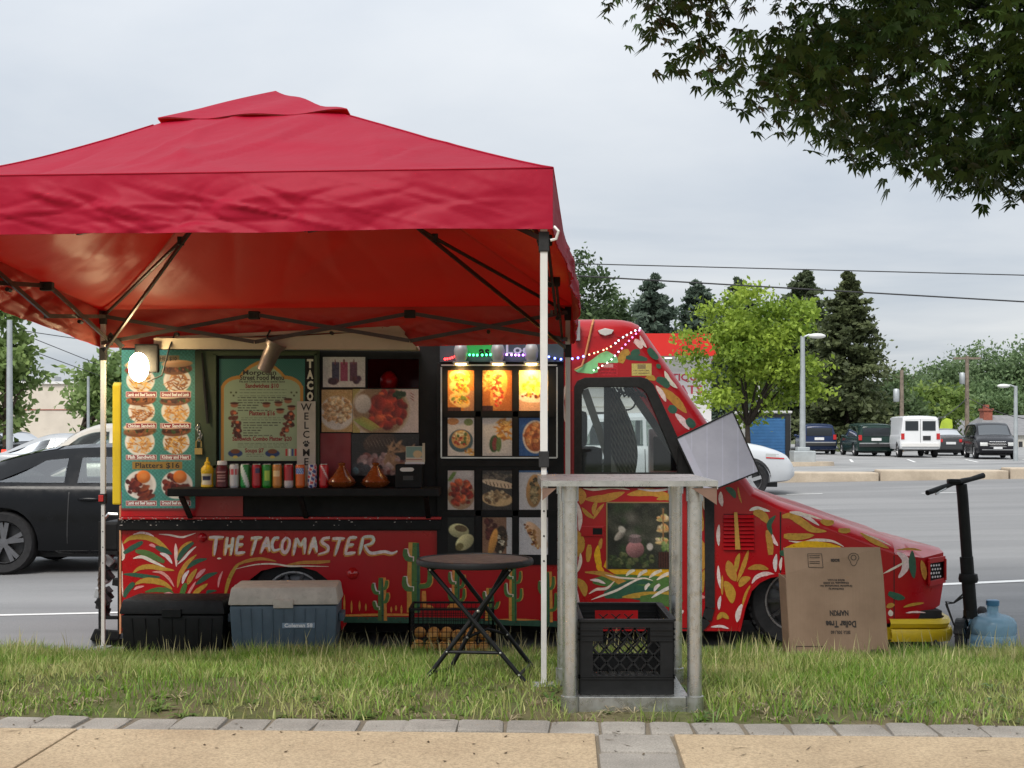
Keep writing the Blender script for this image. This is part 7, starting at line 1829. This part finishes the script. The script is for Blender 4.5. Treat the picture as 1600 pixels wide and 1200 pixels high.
# ------------------------------------------------------------------ on the verge
M_PLB = paint('black_plastic', (.008, .0085, .009), .5, .2, 14, .08, spec=.22, dirt=.12, dirt_col=(.05, .05, .045))
M_PLBL = paint('slate_blue_plastic', (.075, .115, .15), .5, .12, 10, .06, dirt=.2, dirt_col=(.05, .065, .075))
M_PLW = paint('weathered_white_plastic', (.50, .46, .39), .55, .14, 12, .1, dirt=.45, dirt_col=(.24, .2, .15))
def cooler(name, label, x0, x1, ytop, Y, dep, body, lid, logo, rotz, ribs, handle):
    w = (x1 - x0) / F * Y; cx = ((x0 + x1) / 2 - 800) / F * Y; z0 = float(verge_z(np.array(cx), np.array(Y))) - .01; H = CZ - (ytop - HY) / F * Y - z0
    t = thing(name, label, 'cooler', (cx, Y + dep / 2, z0), rotz); hl_ = H * .26; hb = H - hl_; k = .94
    m = MB(); a, b = w / 2, dep / 2
    m.add([(-a * k, -b * k, 0), (a * k, -b * k, 0), (a * k, b * k, 0), (-a * k, b * k, 0), (-a, -b, hb), (a, -b, hb), (a, b, hb), (-a, b, hb)], [(0, 3, 2, 1), (4, 5, 6, 7), (0, 1, 5, 4), (1, 2, 6, 5), (2, 3, 7, 6), (3, 0, 4, 7)]); m.build('tub', body, t, bevel=.018, world=False, smooth=40)
    m = MB(); e = .008
    m.add([(-a - e, -b - e, hb + .004), (a + e, -b - e, hb + .004), (a + e, b + e, hb + .004), (-a - e, b + e, hb + .004), (-a * .97, -b * .94, H), (a * .97, -b * .94, H), (a * .97, b * .94, H), (-a * .97, b * .94, H)], [(0, 3, 2, 1), (4, 5, 6, 7), (0, 1, 5, 4), (1, 2, 6, 5), (2, 3, 7, 6), (3, 0, 4, 7)]); ld_ = m.build('lid', lid, t, bevel=.014, world=False, smooth=40)
    for i in range(ribs):
        u = -a * .9 + 2 * a * .9 * (i + .5) / ribs
        MB().bar((u * k, -b * (k + .06 * .06) - .001, .02), (u, -b - .002, hb - .02), .004, .006).build('rib', body, t, world=False)
    for sg in (-1, 1):
        MB().box((sg * (a + .012), 0, hb * .72), (.03, dep * .42, .05)).build('side_handle', body, t, bevel=.008, world=False)
    MB().box((0, -b - .008, hb + .012), (.115, .018, .05)).build('latch', lid if handle else body, t, bevel=.004, world=False)
    if logo:
        tm = MB(); MB().box((a * .28, -b * 1.0 - .003, hb * .62), (.19, .004, .03)).build('badge', paint('badge_blue', (.22, .30, .38), .5, .1, 9), t, world=False)
        put_text(tm, logo, .030, (a * .28, -b - .0062, hb * .62), (1, 0, 0), (0, 0, 1), .0012, width=.165); tm.build('badge_lettering', paint('badge_white', (.75, .76, .76), .5, .03, 9), t, world=False, merge=False)
    return t
cooler('cooler', 'low black plastic cooler at the rear corner of the truck', 188, 351, 938, 7.95, .36, M_PLB, M_PLB, None, R(-1), 7, False)
cooler('cooler', 'slate blue cooler with a weathered white lid before the rear wheel', 356, 524, 918, 7.9, .40, M_PLBL, M_PLW, 'Coleman 58', R(3), 9, True)
# wire crate of oranges
Y0 = 7.85; cx = (705 - 800) / F * Y0; z0 = float(verge_z(np.array(cx), np.array(Y0))); z1 = CZ - (951 - HY) / F * Y0; w = 130 / F * Y0
t = thing('wire_crate', 'black lattice crate half full of golden round produce behind the round table', 'crate', (cx, Y0 + .16, z0))
for f_, (ax_, sgn) in enumerate((('y', -1), ('y', 1), ('x', -1), ('x', 1))):
    m = MB(); n = 18 if ax_ == 'y' else 11; L = w if ax_ == 'y' else .32
    for i in range(n + 1):
        u = -L / 2 + L * i / n; th = .0085 if i in (0, n) else .0035
        p = (cx + u, Y0 + .16 + sgn * .16) if ax_ == 'y' else (cx + sgn * w / 2, Y0 + .16 + u); m.bar((p[0], p[1], z0 + .005), (p[0], p[1], z1), th, th)
    for j in range(9):
        z = z0 + .01 + (z1 - z0 - .015) * j / 8; th = .012 if j == 8 else .0035
        a, b = ((cx - w / 2, Y0 + .16 + sgn * .16, z), (cx + w / 2, Y0 + .16 + sgn * .16, z)) if ax_ == 'y' else ((cx + sgn * w / 2, Y0, z), (cx + sgn * w / 2, Y0 + .32, z)); m.bar(a, b, th, th)
    m.build('lattice_side', M_PLB, t)
MB().box2((cx - w / 2, Y0, z0 - .004), (cx + w / 2, Y0 + .32, z0 + .004)).build('crate_floor', M_PLB, t)
M_ORG = paint('golden_skin', (.50, .26, .06), .5, .3, 12, .15)
rr = random.Random(4)
for k in range(22):
    lay = k // 11; q = k % 11; x = cx - w / 2 + .045 + (q % 6) * .077 + rr.uniform(-.008, .008); y = Y0 + .06 + (q // 6) * .10 + lay * .07 + rr.uniform(-.01, .01)
    if x > cx + w / 2 - .045 or (lay == 1 and q in (0, 9)): continue
    m = MB(); m.ball((x, y, z0 + .042 + lay * .062), (.037, .037, .035), 12, 8)
    tag(m.build('round_produce', M_ORG, smooth=180), 'golden round piece of produce lying in the black lattice crate', 'produce', 'produce in the lattice crate')
# folding round table
tb = thing('bistro_table', 'small black round folding table with crossed legs on the grass', 'table', px(742, 1062, 5.65))
c = px(742, 874, 5.65); rt = 92 / F * 5.65
MB().lathe([(rt * .9, -.012), (rt - .012, -.022), (rt - .002, -.018), (rt, -.006), (rt - .004, .004), (rt - .016, .006), (rt - .02, .001), (.001, .001)], c, 56, cap=False).build('tabletop', M_PLB, tb, smooth=35)
MB().lathe([(.001, .0016), (rt - .022, .0016)], c, 56, cap=False).build('top_panel', paint('dark_brown_panel', (.045, .034, .03), .55, .2, 12, .05), tb)
gz = lambda p: Vector((p.x, p.y, float(verge_z(np.array(p.x), np.array(p.y)))))
Zt = c.z - .02
def leg(xa, Ya, xb, Yb):
    a = Vector(((xa - 800) / F * Ya, Ya, Zt)); b = gz(Vector(((xb - 800) / F * Yb, Yb, 0))); MB().tube([a, b], .0095, 8).build('leg', M_PLB, tb, smooth=60); return a, b
L1 = leg(669, 5.52, 822, 5.45); L2 = leg(703, 5.78, 838, 5.85); L3 = leg(799, 5.50, 663, 5.50); L4 = leg(796, 5.79, 697, 5.83)
def brace(a, b, ua, ub, sag=0.): 
    p, q_ = a[0].lerp(a[1], ua), b[0].lerp(b[1], ub); mid_ = (p + q_) / 2 + Vector((0, 0, sag)); MB().tube([p, mid_, q_], .007, 8).build('brace', M_PLB, tb)
    for e in (p, q_): MB().ball(e + Vector((0, -.009, 0)), .005, 8, 5).build('rivet', M_STEEL, tb)
brace(L3, L1, .74, .74); brace(L4, L2, .66, .66, .03); brace(L1, L2, .93, .93); brace(L3, L4, .93, .93); brace(L1, L2, .02, .02); brace(L3, L4, .02, .02)
for u in (.38, .45): MB().ball(L3[0].lerp(L3[1], u) + Vector((0, -.011, 0)), .007, 8, 5).build('rivet', M_STEEL, tb)
# galvanised work stand
def m_galv():
    t = NT('galvanised_steel'); p = t.coord()
    c = t.ramp(t.noise(26, 6, .7, p, (1, 1, .25)), [(.3, (.42, .43, .415)), (.7, (.56, .56, .545))]); d = t.ramp(t.noise(16, 8, .75, p, (1, 1, .35)), [(.56, 0.), (.70, .7)])
    c = t.mix(d, c, (.16, .155, .14)); return t.done(t.bsdf(c, t.ramp(t.noise(40, 4), [(.3, .2), (.7, .42)]), .9, t.bump(t.noise(70, 4), .12, .003), .5))
M_GS = m_galv(); M_TOP = paint('worn_steel_top', (.40, .35, .32), .32, .2, 9, .04, metal=.75, dirt=.4, dirt_col=(.16, .11, .09))
zb = .437; zt_ = 1.45 - (751 - HY) / F * 4.74
ws = thing('work_stand', 'galvanised steel work stand with tube legs at the pavement edge', 'stand', (.43, 5.07, zb))
XL, XR, YN, YB = .207, .652, 4.80, 5.36
m = MB(); x0, x1, y0, y1 = .107, .722, 4.735, 5.42
m.box2((x0, y0, zt_ - .004), (x1, y1, zt_)); m.build('top_sheet', M_TOP, ws)
m = MB(); m.box2((x0, y0 - .004, zt_ - .02), (x1, y0 - .0005, zt_ + .0)); m.box2((x0, y1 + .0005, zt_ - .03), (x1, y1 + .004, zt_)); m.box2((x1 + .0005, y0, zt_ - .03), (x1 + .004, y1, zt_)); m.box2((x0 - .004, y0, zt_ - .03), (x0 - .0005, y1, zt_)); m.build('top_lip', paint('bright_steel_lip', (.50, .50, .48), .3, .15, 14, metal=.9), ws)
br = MB(); br.add([(x1 - .09, y0 + .002, zt_ - .026), (x1, y0 + .002, zt_ - .026), (x1, y0 + .002, zt_ - .085)], [(0, 1, 2)]); br.build('torn_corner_tab', paint('rusty_tab', (.17, .10, .07), .6, .3, 12), ws)
br = MB(); br.add([(x0, y0 + .002, zt_ - .026), (x0 + .05, y0 + .002, zt_ - .026), (x0, y0 + .002, zt_ - .07)], [(0, 1, 2)]); br.build('torn_corner_tab', bpy.data.materials['rusty_tab'], ws)
for x in (XL, XR):
    for y in (YN, YB):
        lg = MB().lathe([(.0265, .0), (.0265, zt_ - zb - .005)], (x, y, zb), 18).build('leg', M_GS, ws, smooth=50)
        MB().lathe([(.031, zt_ - zb - .075), (.031, zt_ - zb - .006)], (x, y, zb), 18).build('socket', M_GS, lg, smooth=50, world=False); MB().lathe([(.033, -.005), (.033, .06)], (x, y, zb), 18).build('foot_collar', M_GS, lg, smooth=50, world=False)
m = MB(); m.box2((XL + .02, YN - .002, zb + .052), (XR - .02, YB, zb + .057)); m.box2((XL + .032, YN - .012, zb + .002), (XR - .032, YN - .0025, zb + .057)); m.box2((XL + .034, YB - .005, zb + .002), (XR - .034, YB + .01, zb + .0515)); m.build('lower_shelf', M_GS, ws, bevel=.0015)
# milk crate standing on the lower shelf
zc = zb + .058; ca, cb_, ya, yb_ = .246, .578, 4.835, 5.30; Hc = .27
mc = thing('milk_crate', 'black plastic milk crate on the lower shelf of the steel stand', 'crate', ((ca + cb_) / 2, (ya + yb_) / 2, zc))
def crate_wall(P, Q, nrm, hole=True):
    """P,Q bottom corners"""
    P, Q = Vector(P), Vector(Q); d = (Q - P).normalized(); L = (Q - P).length; th = .012; m = MB()
    def bx(u0, u1, z0, z1, t=th, o=0.): 
        c = P + d * (u0 + u1) / 2 + Vector((0, 0, (z0 + z1) / 2)) + nrm * o; rot = Matrix((d, nrm, Vector((0, 0, 1)))).transposed(); m.box(c, (u1 - u0, t, z1 - z0), rot)
    bx(0, L, 0, .058); bx(0, .045, .058, Hc); bx(L - .045, L, .058, Hc)
    hw = .085 if hole else 0; zs = Hc - .075
    bx(.045, L - .045, Hc - .03, Hc); 
    if hole: bx(.045, L / 2 - hw, zs, Hc - .03); bx(L / 2 + hw, L - .045, zs, Hc - .03)
    else: bx(.045, L - .045, zs, Hc - .03)
    for z in (.058, .066, Hc - .075, Hc - .055, Hc - .036): bx(0, L, z - .003, z + .003, th + .008) if z < .1 or not hole else (bx(0, L / 2 - hw, z - .003, z + .003, th + .008), bx(L / 2 + hw, L, z - .003, z + .003, th + .008))
    bx(-.003, L + .003, Hc - .008, Hc, th + .012)
    z0, z1 = .060, zs; n = 5; u0, u1 = .045, L - .045; st = (u1 - u0) / n; hgt = z1 - z0
    for s in (1, -1):
        for i in range(-4, n + 5):
            a = Vector((u0 + i * st, z0)); b = a + Vector((s * hgt * .9, hgt))
            for lim, kk in ((u0, 0), (u1, 1)):
                if kk == 0:
                    if a.x < lim and b.x > lim: a = a + (b - a) * ((lim - a.x) / (b.x - a.x))
                    elif b.x < lim and a.x > lim: b = b + (a - b) * ((lim - b.x) / (a.x - b.x))
                else:
                    if a.x > lim and b.x < lim: a = a + (b - a) * ((lim - a.x) / (b.x - a.x))
                    elif b.x > lim and a.x < lim: b = b + (a - b) * ((lim - b.x) / (a.x - b.x))
            if (a.x <= u0 and b.x <= u0) or (a.x >= u1 and b.x >= u1) or (b - a).length < .02: continue
            m.bar(P + d * a.x + Vector((0, 0, a.y)), P + d * b.x + Vector((0, 0, b.y)), .006, .008, up=tuple(nrm))
    if hole:
        for s in (1, -1):
            for i in range(3):
                a = L / 2 - hw + .02 + i * .05; m.bar(P + d * (a if s > 0 else a + .035) + Vector((0, 0, zs)), P + d * (a + .035 if s > 0 else a) + Vector((0, 0, zs + .03)), .004, .006, up=tuple(nrm))
    return m.build('side_wall', M_PLB, mc)
crate_wall((ca, ya, zc), (cb_, ya, zc), Vector((0, -1, 0))); crate_wall((cb_, yb_, zc), (ca, yb_, zc), Vector((0, 1, 0))); crate_wall((ca, yb_ - .007, zc), (ca, ya + .007, zc), Vector((-1, 0, 0)), False); crate_wall((cb_, ya + .007, zc), (cb_, yb_ - .007, zc), Vector((1, 0, 0)), False)
fl_ = MB()
for i in range(9): fl_.bar((ca + .03 + i * .034, ya + .008, zc + .012), (ca + .03 + i * .034, yb_ - .008, zc + .012), .008, .008)
fl_.build('crate_floor', M_PLB, mc)
# cardboard box
def m_card():
    t = NT('cardboard'); p = t.coord(); c = t.ramp(t.noise(5, 5, .6, p), [(.3, (.23, .155, .105)), (.7, (.29, .20, .138))]); f = t.ramp(t.noise(3, 4, .6, p, (260, 1, 1)), [(.3, .93), (.7, 1.04)]); c = t.mix(1, c, f, 'MULTIPLY')
    return t.done(t.bsdf(c, .85, 0, t.bump(t.noise(60, 3), .1, .003), .2))
M_CARD = m_card(); Yc_ = 7.86; cl_ = px(1236, 0, Yc_).x; cr_ = px(1389, 0, Yc_).x; zg = float(verge_z(np.array(1.8), np.array(Yc_))) - .01; zt1 = CZ - (897 - HY) / F * Yc_; zt2 = CZ - (856 - HY) / F * Yc_
cbx = thing('cardboard_box', 'tall brown cardboard box with upside-down printing leaning by the hood', 'box', ((cl_ + cr_) / 2, Yc_ + .1, zg))
D_ = .21; lean = -.05
def cpt(u, z, d=0.): return Vector((cl_ + (cr_ - cl_) * u + lean * (z - zg), Yc_ + d + .06 * (z - zg), z))
def cpanel(name, a, b, c, d_, th=(0, .005, 0)):
    th = Vector(th); m = MB(); v = [a, b, c, d_]; m.add(v + [q + th for q in v], [(0, 1, 2, 3), (7, 6, 5, 4)] + [(i, 4 + i, 4 + (i + 1) % 4, (i + 1) % 4) for i in range(4)]); return m.build(name, M_CARD, cbx)
front = cpanel('front_panel', cpt(0, zg), cpt(1, zg), cpt(1, zt1 - .0001), cpt(0, zt1 - .0001))
flap = cpanel('top_flap', cpt(.0, zt1), cpt(1, zt1), cpt(.985, zt2), cpt(.0, zt2 - .005, .02))
zl = CZ - (905 - HY) / F * Yc_
cpanel('side_panel', cpt(-.004, zg, D_), cpt(-.004, zg, .006), cpt(-.004, zl, .006), cpt(-.004, zl + .01, D_), (.004, 0, 0)); cpanel('side_panel', cpt(1.004, zg, .006), cpt(1.004, zg, D_), cpt(1.004, zl, D_), cpt(1.004, zl, .006), (-.004, 0, 0)); cpanel('back_panel', cpt(1, zg, D_), cpt(0, zg, D_), cpt(0, zl, D_), cpt(1, zl, D_))
tm = MB(); ux = (cpt(1, zg) - cpt(0, zg)).normalized(); uz = (cpt(0, zg + 1) - cpt(0, zg)).normalized()
M_INK = paint('box_ink', (.03, .022, .018), .7, .2, 14)
def ctext(body, x, y, size, width, bold, up=-1):
    tm = MB(); o = Vector(((x - 800) / F * Yc_, 0, CZ - (y - HY) / F * Yc_)); o.y = cpt(0, o.z).y - .0022; put_text(tm, body, size, o, ux * up, uz * up, bold, width=width); tm.build('printed_line', M_INK, cbx, merge=False)
ctext('NAPKIN', 1312, 958, .042, .11, .0018); ctext('Dollar Tree', 1315, 975, .052, .178, .0022); ctext('SKU: 305,160', 1314, 988, .026, .115, .0008)
for i, (s_, w_) in enumerate((('MADE IN U.S.A.', .10), ('Chesapeake, VA 23320', .15), ('Greenbrier International, Inc.', .19), ('Distributed by', .09))): ctext(s_, 1308, 907 + 4.6 * i, .016, w_, .0006)
ctext('BOX50', 1307, 876, .022, .052, .0016); ctext('051/150', 1372, 1017, .024, .085, .001)
def cpx(x, y): z = CZ - (y - HY) / F * Yc_; return Vector(((x - 800) / F * Yc_, cpt(0, z).y - .0022 + (.02 * 0), z))
def outline(pts, w=.0035, extra=()):
    tm = MB()
    for a, b in list(zip(pts, pts[1:] + pts[:1])) + list(extra): tm.bar(cpx(*a), cpx(*b), w, .0006, up=(0, 1, 0))
    tm.build('printed_mark', M_INK, cbx, merge=False)
outline([(1264, 866), (1286, 866), (1288, 888), (1265, 887)], .003, [((1267, y), (1283, y)) for y in (869, 872, 878, 881)])
outline([(1336 + 8.5 * math.cos(a) * (1 if math.sin(a) < .3 else .7), 873 + (8 if math.sin(a) < 0 else 12) * math.sin(a)) for a in np.linspace(0, 2 * math.pi, 18, endpoint=False)], .003); outline([(1336 + 4 * math.cos(a), 872 + 4 * math.sin(a)) for a in np.linspace(0, 2 * math.pi, 10, endpoint=False)], .004)
outline([(1244, 1010), (1286, 1010), (1286, 1022), (1244, 1022)], .003)
# pale board hung in front of the door mirror
pb = [px(1057, 685, 8.60), px(1145, 643, 8.63), px(1186, 737, 8.63), px(1098, 772, 8.60)]
def m_board():
    t = NT('pale_scuffed_board'); p = t.coord(); c = t.ramp(t.noise(7, 6, .65, p), [(.3, (.47, .47, .56)), (.7, (.57, .57, .66))])
    b = t.node('ShaderNodeTexBrick'); t.l.new(p, b.inputs['Vector']); b.inputs['Scale'].default_value = 5; b.inputs['Color1'].default_value = (1, 1, 1, 1); b.inputs['Color2'].default_value = (.96, .96, .97, 1); b.inputs['Mortar'].default_value = (1.1, 1.1, 1.12, 1); b.inputs['Mortar Size'].default_value = .02
    c = t.mix(1, c, b.outputs['Color'], 'MULTIPLY'); s = t.ramp(t.noise(30, 8, .8, p), [(.62, 0.), (.74, .5)]); c = t.mix(s, c, (.16, .15, .17)); return t.done(t.bsdf(c, .6))
pbt = thing('hung_board', 'pale lilac board hanging tilted in front of the door mirror', 'board', (pb[0] + pb[2]) / 2)
m = MB(); m.add(pb + [q + Vector((0, .022, 0)) for q in pb], [(3, 2, 1, 0), (4, 5, 6, 7)] + [(i, (i + 1) % 4, 4 + (i + 1) % 4, 4 + i) for i in range(4)]); m.build('panel', m_board(), pbt)
e = MB()
for i in range(4): e.bar(pb[i] + Vector((0, .011, 0)), pb[(i + 1) % 4] + Vector((0, .011, 0)), .009, .03, up=(0, 1, 0))
e.build('edge_band', M_RUB, pbt)
tcb = MB().tube([px(1118, 657, 8.64), px(1100, 690, 8.68), px(1080, 715, 8.70)], .005, 5); tcb.build('hanging_cord', M_RUB, pbt)
# electric kick scooter
sc = px(1506, 1020, 8.62); sc.z = 0.0; t = thing('kick_scooter', 'black electric kick scooter parked at the nose of the truck', 'scooter', sc)
def sp(x, y, Y=8.62): return px(x, y, Y)
MB().tube([sp(1517, 962), sp(1510, 870)], .042, 14).build('lower_stem', M_PLB, t, smooth=60); MB().tube([sp(1511, 872), sp(1504, 775), sp(1502, 757)], .035, 14).build('stem', M_PLB, t, smooth=60)
MB().lathe([(.056, 0), (.062, .02), (.056, .055)], sp(1513, 905) - Vector((0, 0, .02)), 14).build('folding_joint', M_PLB, t, smooth=50)
MB().tube([sp(1449, 770, 8.42), sp(1472, 762, 8.50), sp(1488, 756, 8.57), sp(1503, 752, 8.62), sp(1516, 749, 8.67), sp(1536, 743, 8.74)], [.017, .018, .014, .02, .016, .019], 12).build('handlebar', M_PLB, t, smooth=60)
MB().box(sp(1490, 752, 8.56), (.08, .05, .03)).build('display', M_PLB, t, bevel=.01)
MB().tube([sp(1478, 763, 8.50), sp(1468, 768, 8.46), sp(1462, 772, 8.44)], .006, 6).build('brake_lever', M_STEEL, t)
wc = sp(1502, 993, 8.62); wc.z = .108; wh = MB(); 
wax = Matrix.Rotation(R(62), 3, 'Z')
def wheel_s(cen, name):
    w = MB(); w.lathe([(.066, -.022), (.098, -.024), (.108, -.012), (.108, .012), (.098, .024), (.066, .022)], (0, 0, 0), 28, 'y', cap=False); w.v = [tuple(cen + wax @ Vector(v)) for v in w.v]; o = w.build(name, M_TYRE, t, smooth=45)
    h = MB(); h.lathe([(.001, -.026), (.03, -.024), (.066, -.016), (.066, .016), (.03, .024), (.001, .026)], (0, 0, 0), 20, 'y', cap=False); h.v = [tuple(cen + wax @ Vector(v)) for v in h.v]; h.build('hub', M_RIMD, o, smooth=45, world=False)
wheel_s(wc, 'wheel'); fw = (wax @ Vector((1, 0, 0))); rc = wc + fw * .82; wheel_s(rc, 'wheel')
dk_ = MB(); a, b = wc + fw * .14 + Vector((0, 0, .02)), rc - fw * .10 + Vector((0, 0, .02)); dk_.bar(a, b, .15, .05); dk_.build('deck', M_PLB, t, bevel=.012)
fd = MB()
for i in range(10):
    a0_ = R(20 + i * 13); a1_ = R(20 + (i + 1) * 13); p0 = wc + fw * (-.125 * math.cos(a0_)) + Vector((0, 0, .125 * math.sin(a0_))); p1 = wc + fw * (-.125 * math.cos(a1_)) + Vector((0, 0, .125 * math.sin(a1_))); fd.bar(p0, p1, .06, .006)
fd.build('mudguard', M_PLB, t)
fk_ = MB(); n_ = (wax @ Vector((0, 1, 0)))
for sg in (-1, 1): fk_.bar(wc + n_ * .032 * sg, sp(1517, 962) + n_ * .03 * sg, .012, .03)
fk_.box(sp(1516, 960), (.07, .07, .05)); fk_.build('fork', M_PLB, t, bevel=.003)
for k in range(2): MB().tube([sp(1508, 925 + 6 * k), sp(1490, 942), sp(1478, 940 + 4 * k, 8.55), sp(1490, 975, 8.55), sp(1500, 990)], .006, 6).build('cable', M_RUB, t)
MB().tube([sp(1461, 1001, 8.75), sp(1470, 1016, 8.7), sp(1478, 1024, 8.66)], .011, 6).build('kickstand', M_RUB, t)
# water bottle
jc = px(1551, 1018, 8.6); jc.z = 0.0; t = thing('water_bottle', 'large blue plastic water bottle standing beside the scooter', 'water bottle', jc)
def m_jug():
    q = NT('blue_polycarbonate'); tr = q.node('ShaderNodeBsdfTransparent'); tr.inputs['Color'].default_value = (.62, .82, .92, 1); pb_ = q.bsdf((.34, .54, .68), .12, 0, q.bump(q.noise(14, 3), .15, .01), .6); mx = q.node('ShaderNodeMixShader'); mx.inputs[0].default_value = .42
    q.l.new(tr.outputs[0], mx.inputs[1]); q.l.new(pb_, mx.inputs[2]); return q.done(mx.outputs[0])
rj = .147; prof = [(.11, .004), (.138, .012), (rj, .03), (rj, .07), (rj - .006, .08), (rj, .09), (rj, .13), (rj - .006, .14), (rj, .15), (rj, .20), (rj - .006, .222), (.128, .242), (.095, .258), (.055, .267), (.038, .274), (.035, .285), (.035, .325), (.038, .33), (.038, .345), (.033, .35)]
MB().lathe(prof, jc, 36, cap=False).build('shell', m_jug(), t, smooth=60)
MB().lathe([(.036, .318), (.041, .322), (.041, .352), (.034, .356), (.001, .357)], jc, 20, cap=False).build('cap', paint('bottle_cap', (.05, .17, .30), .35, .1, 9), t, smooth=45)
lb = MB(); lb.quadgrid([[Vector((jc.x + (rj + .002) * math.cos(a), jc.y + (rj + .002) * math.sin(a), z)) for a in np.linspace(R(195), R(262), 9)] for z in (.012, .068)]); lb.build('label', paint('bottle_label', (.05, .07, .08), .5, .5, 60), t)
# generator rack, tow step and chain behind the truck
Yg = YT + .35
gn = thing('generator', 'dark generator on the rack behind the truck, beside the canopy leg', 'generator', px(172, 990, Yg))
MB().box2((wx(160, Yg), Yg, wz(862, Yg)), (wx(186, Yg), Yg + .5, wz(815, Yg))).build('tank', M_TBLK, gn, bevel=.02)
MB().tube([px(162, 812, Yg), px(170, 803, Yg), px(186, 804, Yg)], .012, 6).build('carry_bar', M_STEEL, gn)
rr = random.Random(8)
for k in range(16):
    x = rr.uniform(158, 186); y = rr.uniform(868, 962); MB().box(px(x, y, Yg + rr.uniform(.02, .3)), (rr.uniform(.03, .09), rr.uniform(.03, .12), rr.uniform(.02, .08)), Matrix.Rotation(rr.uniform(0, 1), 3, 'Y')).build('engine_piece', rr.choice([M_TBLK, M_TBLK, M_GREYM, M_INT]), gn, bevel=.006)
fr = MB()
for a, b in (((157, 815), (157, 985)), ((187, 800), (187, 985)), ((157, 965), (187, 965)), ((157, 864), (187, 864))): fr.bar(px(*a, Yg - .02), px(*b, Yg - .02), .022, .022)
fr.build('rack_frame', M_TBLK, gn)
cn = MB(); pts_ = [(163, 872), (158, 890), (156, 910), (158, 930), (163, 942)]; q = catmull(pts_, 5)
for i, p in enumerate(q):
    c0 = px(p[0], p[1], YT + .1); cn.tube([c0 + Vector((math.cos(a) * .013 * (1 if i % 2 else .35), math.cos(a) * .013 * (0 if i % 2 else 1), math.sin(a) * .021)) for a in np.linspace(0, 2 * math.pi, 8, endpoint=False)], .0045, 5, closed=True)
tag(cn.build('chain', paint('rusty_chain', (.10, .075, .06), .6, .3, 20, metal=.5)), 'rusty chain hanging at the rear of the truck', 'chain')
stp = thing('tow_step', 'dark folded step on the road behind the truck', 'step', px(165, 1010, YT + .2)); 
m = MB(); m.add([px(140, 1000, YT + .05), px(186, 1000, YT + .05), px(188, 985, YT + .05), px(148, 982, YT + .05), px(142, 1000, YT + .5), px(188, 1000, YT + .5), px(190, 988, YT + .5), px(150, 985, YT + .5)], [(0, 1, 2, 3), (7, 6, 5, 4), (0, 4, 5, 1), (1, 5, 6, 2), (2, 6, 7, 3), (3, 7, 4, 0)]); m.build('tread', M_PLB, stp, bevel=.01)
MB().box2((px(150, 0, YT).x, YT + .1, -.005), (px(185, 0, YT).x, YT + .45, wz(1000, YT + .05))).build('base', M_PLB, stp)

# ------------------------------------------------------------------ street tree overhead
def overhead():
    r = np.random.default_rng(77); base = (4.3, 7.2, float(verge_z(np.array(4.3), np.array(7.2))))
    root = thing('street_tree', 'dark-leaved maple overhanging the top right of the picture', 'tree', base)
    C0 = np.array([3.26, 6.6, 4.98]); RR = np.array([3.25, 2.4, 2.42])
    nc = 620; d = r.normal(size=(nc, 3)); d[:, 2] -= .25; d /= np.linalg.norm(d, axis=1)[:, None]; rad = r.uniform(0, 1, nc) ** .40
    cl = C0 + d * rad[:, None] * RR * (1 + .05 * r.normal(size=(nc, 1)))
    nl = 82000; w = r.uniform(.4, 1.4, nc); idx = r.choice(nc, nl, p=w / w.sum())
    Cn = cl[idx] + r.normal(size=(nl, 3)) * np.array([.20, .20, .09])
    kp = (((Cn - C0) / RR) ** 2).sum(1) < 1.03 + .05 * r.normal(size=nl); Cn = Cn[kp]; idx = idx[kp]; nl = len(Cn)
    t = np.clip(r.uniform(0, 1, nc)[idx] * .5 + r.uniform(0, .5, nl), 0, 1)[:, None]
    col = np.array([.022, .045, .012]) * (1 - t) + np.array([.085, .145, .03]) * t
    az = r.uniform(0, 6.283, nl); droop = r.uniform(.25, 1.1, nl); sz = r.uniform(.036, .096, nl)
    V = []; Fq = []; k = 5
    ang = np.array([-1.25, -.62, 0, .62, 1.25]); ln = np.array([.55, .85, 1., .85, .55])
    fwd = np.stack([np.cos(az) * np.cos(droop), np.sin(az) * np.cos(droop), -np.sin(droop)], 1); sd = np.stack([-np.sin(az), np.cos(az), np.zeros(nl)], 1)
    sd = sd + r.normal(0, .25, (nl, 3)); sd /= np.linalg.norm(sd, axis=1)[:, None]
    allV = np.zeros((nl, k, 4, 3))
    for j in range(k):
        a = ang[j]; dr = fwd * math.cos(a) + sd * math.sin(a); pr = -fwd * math.sin(a) + sd * math.cos(a); L = (sz * ln[j])[:, None]; W = (sz * .125)[:, None]
        allV[:, j, 0] = Cn; allV[:, j, 1] = Cn + dr * L * .45 + pr * W; allV[:, j, 2] = Cn + dr * L + np.array([0, 0, -.15]) * L; allV[:, j, 3] = Cn + dr * L * .45 - pr * W
    V = allV.reshape(-1, 3); Fq = np.arange(len(V)).reshape(-1, 4)
    me = arrmesh('crown', V, Fq); vcol(me, np.repeat(col, k * 4, 0)); tag(obj('crown', me, m_leaf('maple_leaf', .2, .5, .3), root), kind='stuff')
    m = MB(); B = Vector(base); F0 = B + Vector((-.05, -.05, 2.3)); m.tube([B, B + Vector((.02, 0, 1.2)), F0], [.17, .13, .12], 12)
    for i in range(34):
        e = Vector(cl[r.integers(0, nc)]); s = F0 + Vector((0, 0, r.uniform(0, .5))); mid = s.lerp(e, .5) + Vector((0, 0, .18)); m.tube([s, mid, e], [.05, .028, .006], 6)
        for q in range(5):
            e2 = Vector(cl[r.integers(0, nc)]); 
            if (e2 - mid).length < 1.2: m.tube([mid, (mid + e2) / 2 + Vector((0, 0, .05)), e2], [.016, .010, .003], 5)
    m.build('trunk', M_BARK_D, root, smooth=180)
overhead()
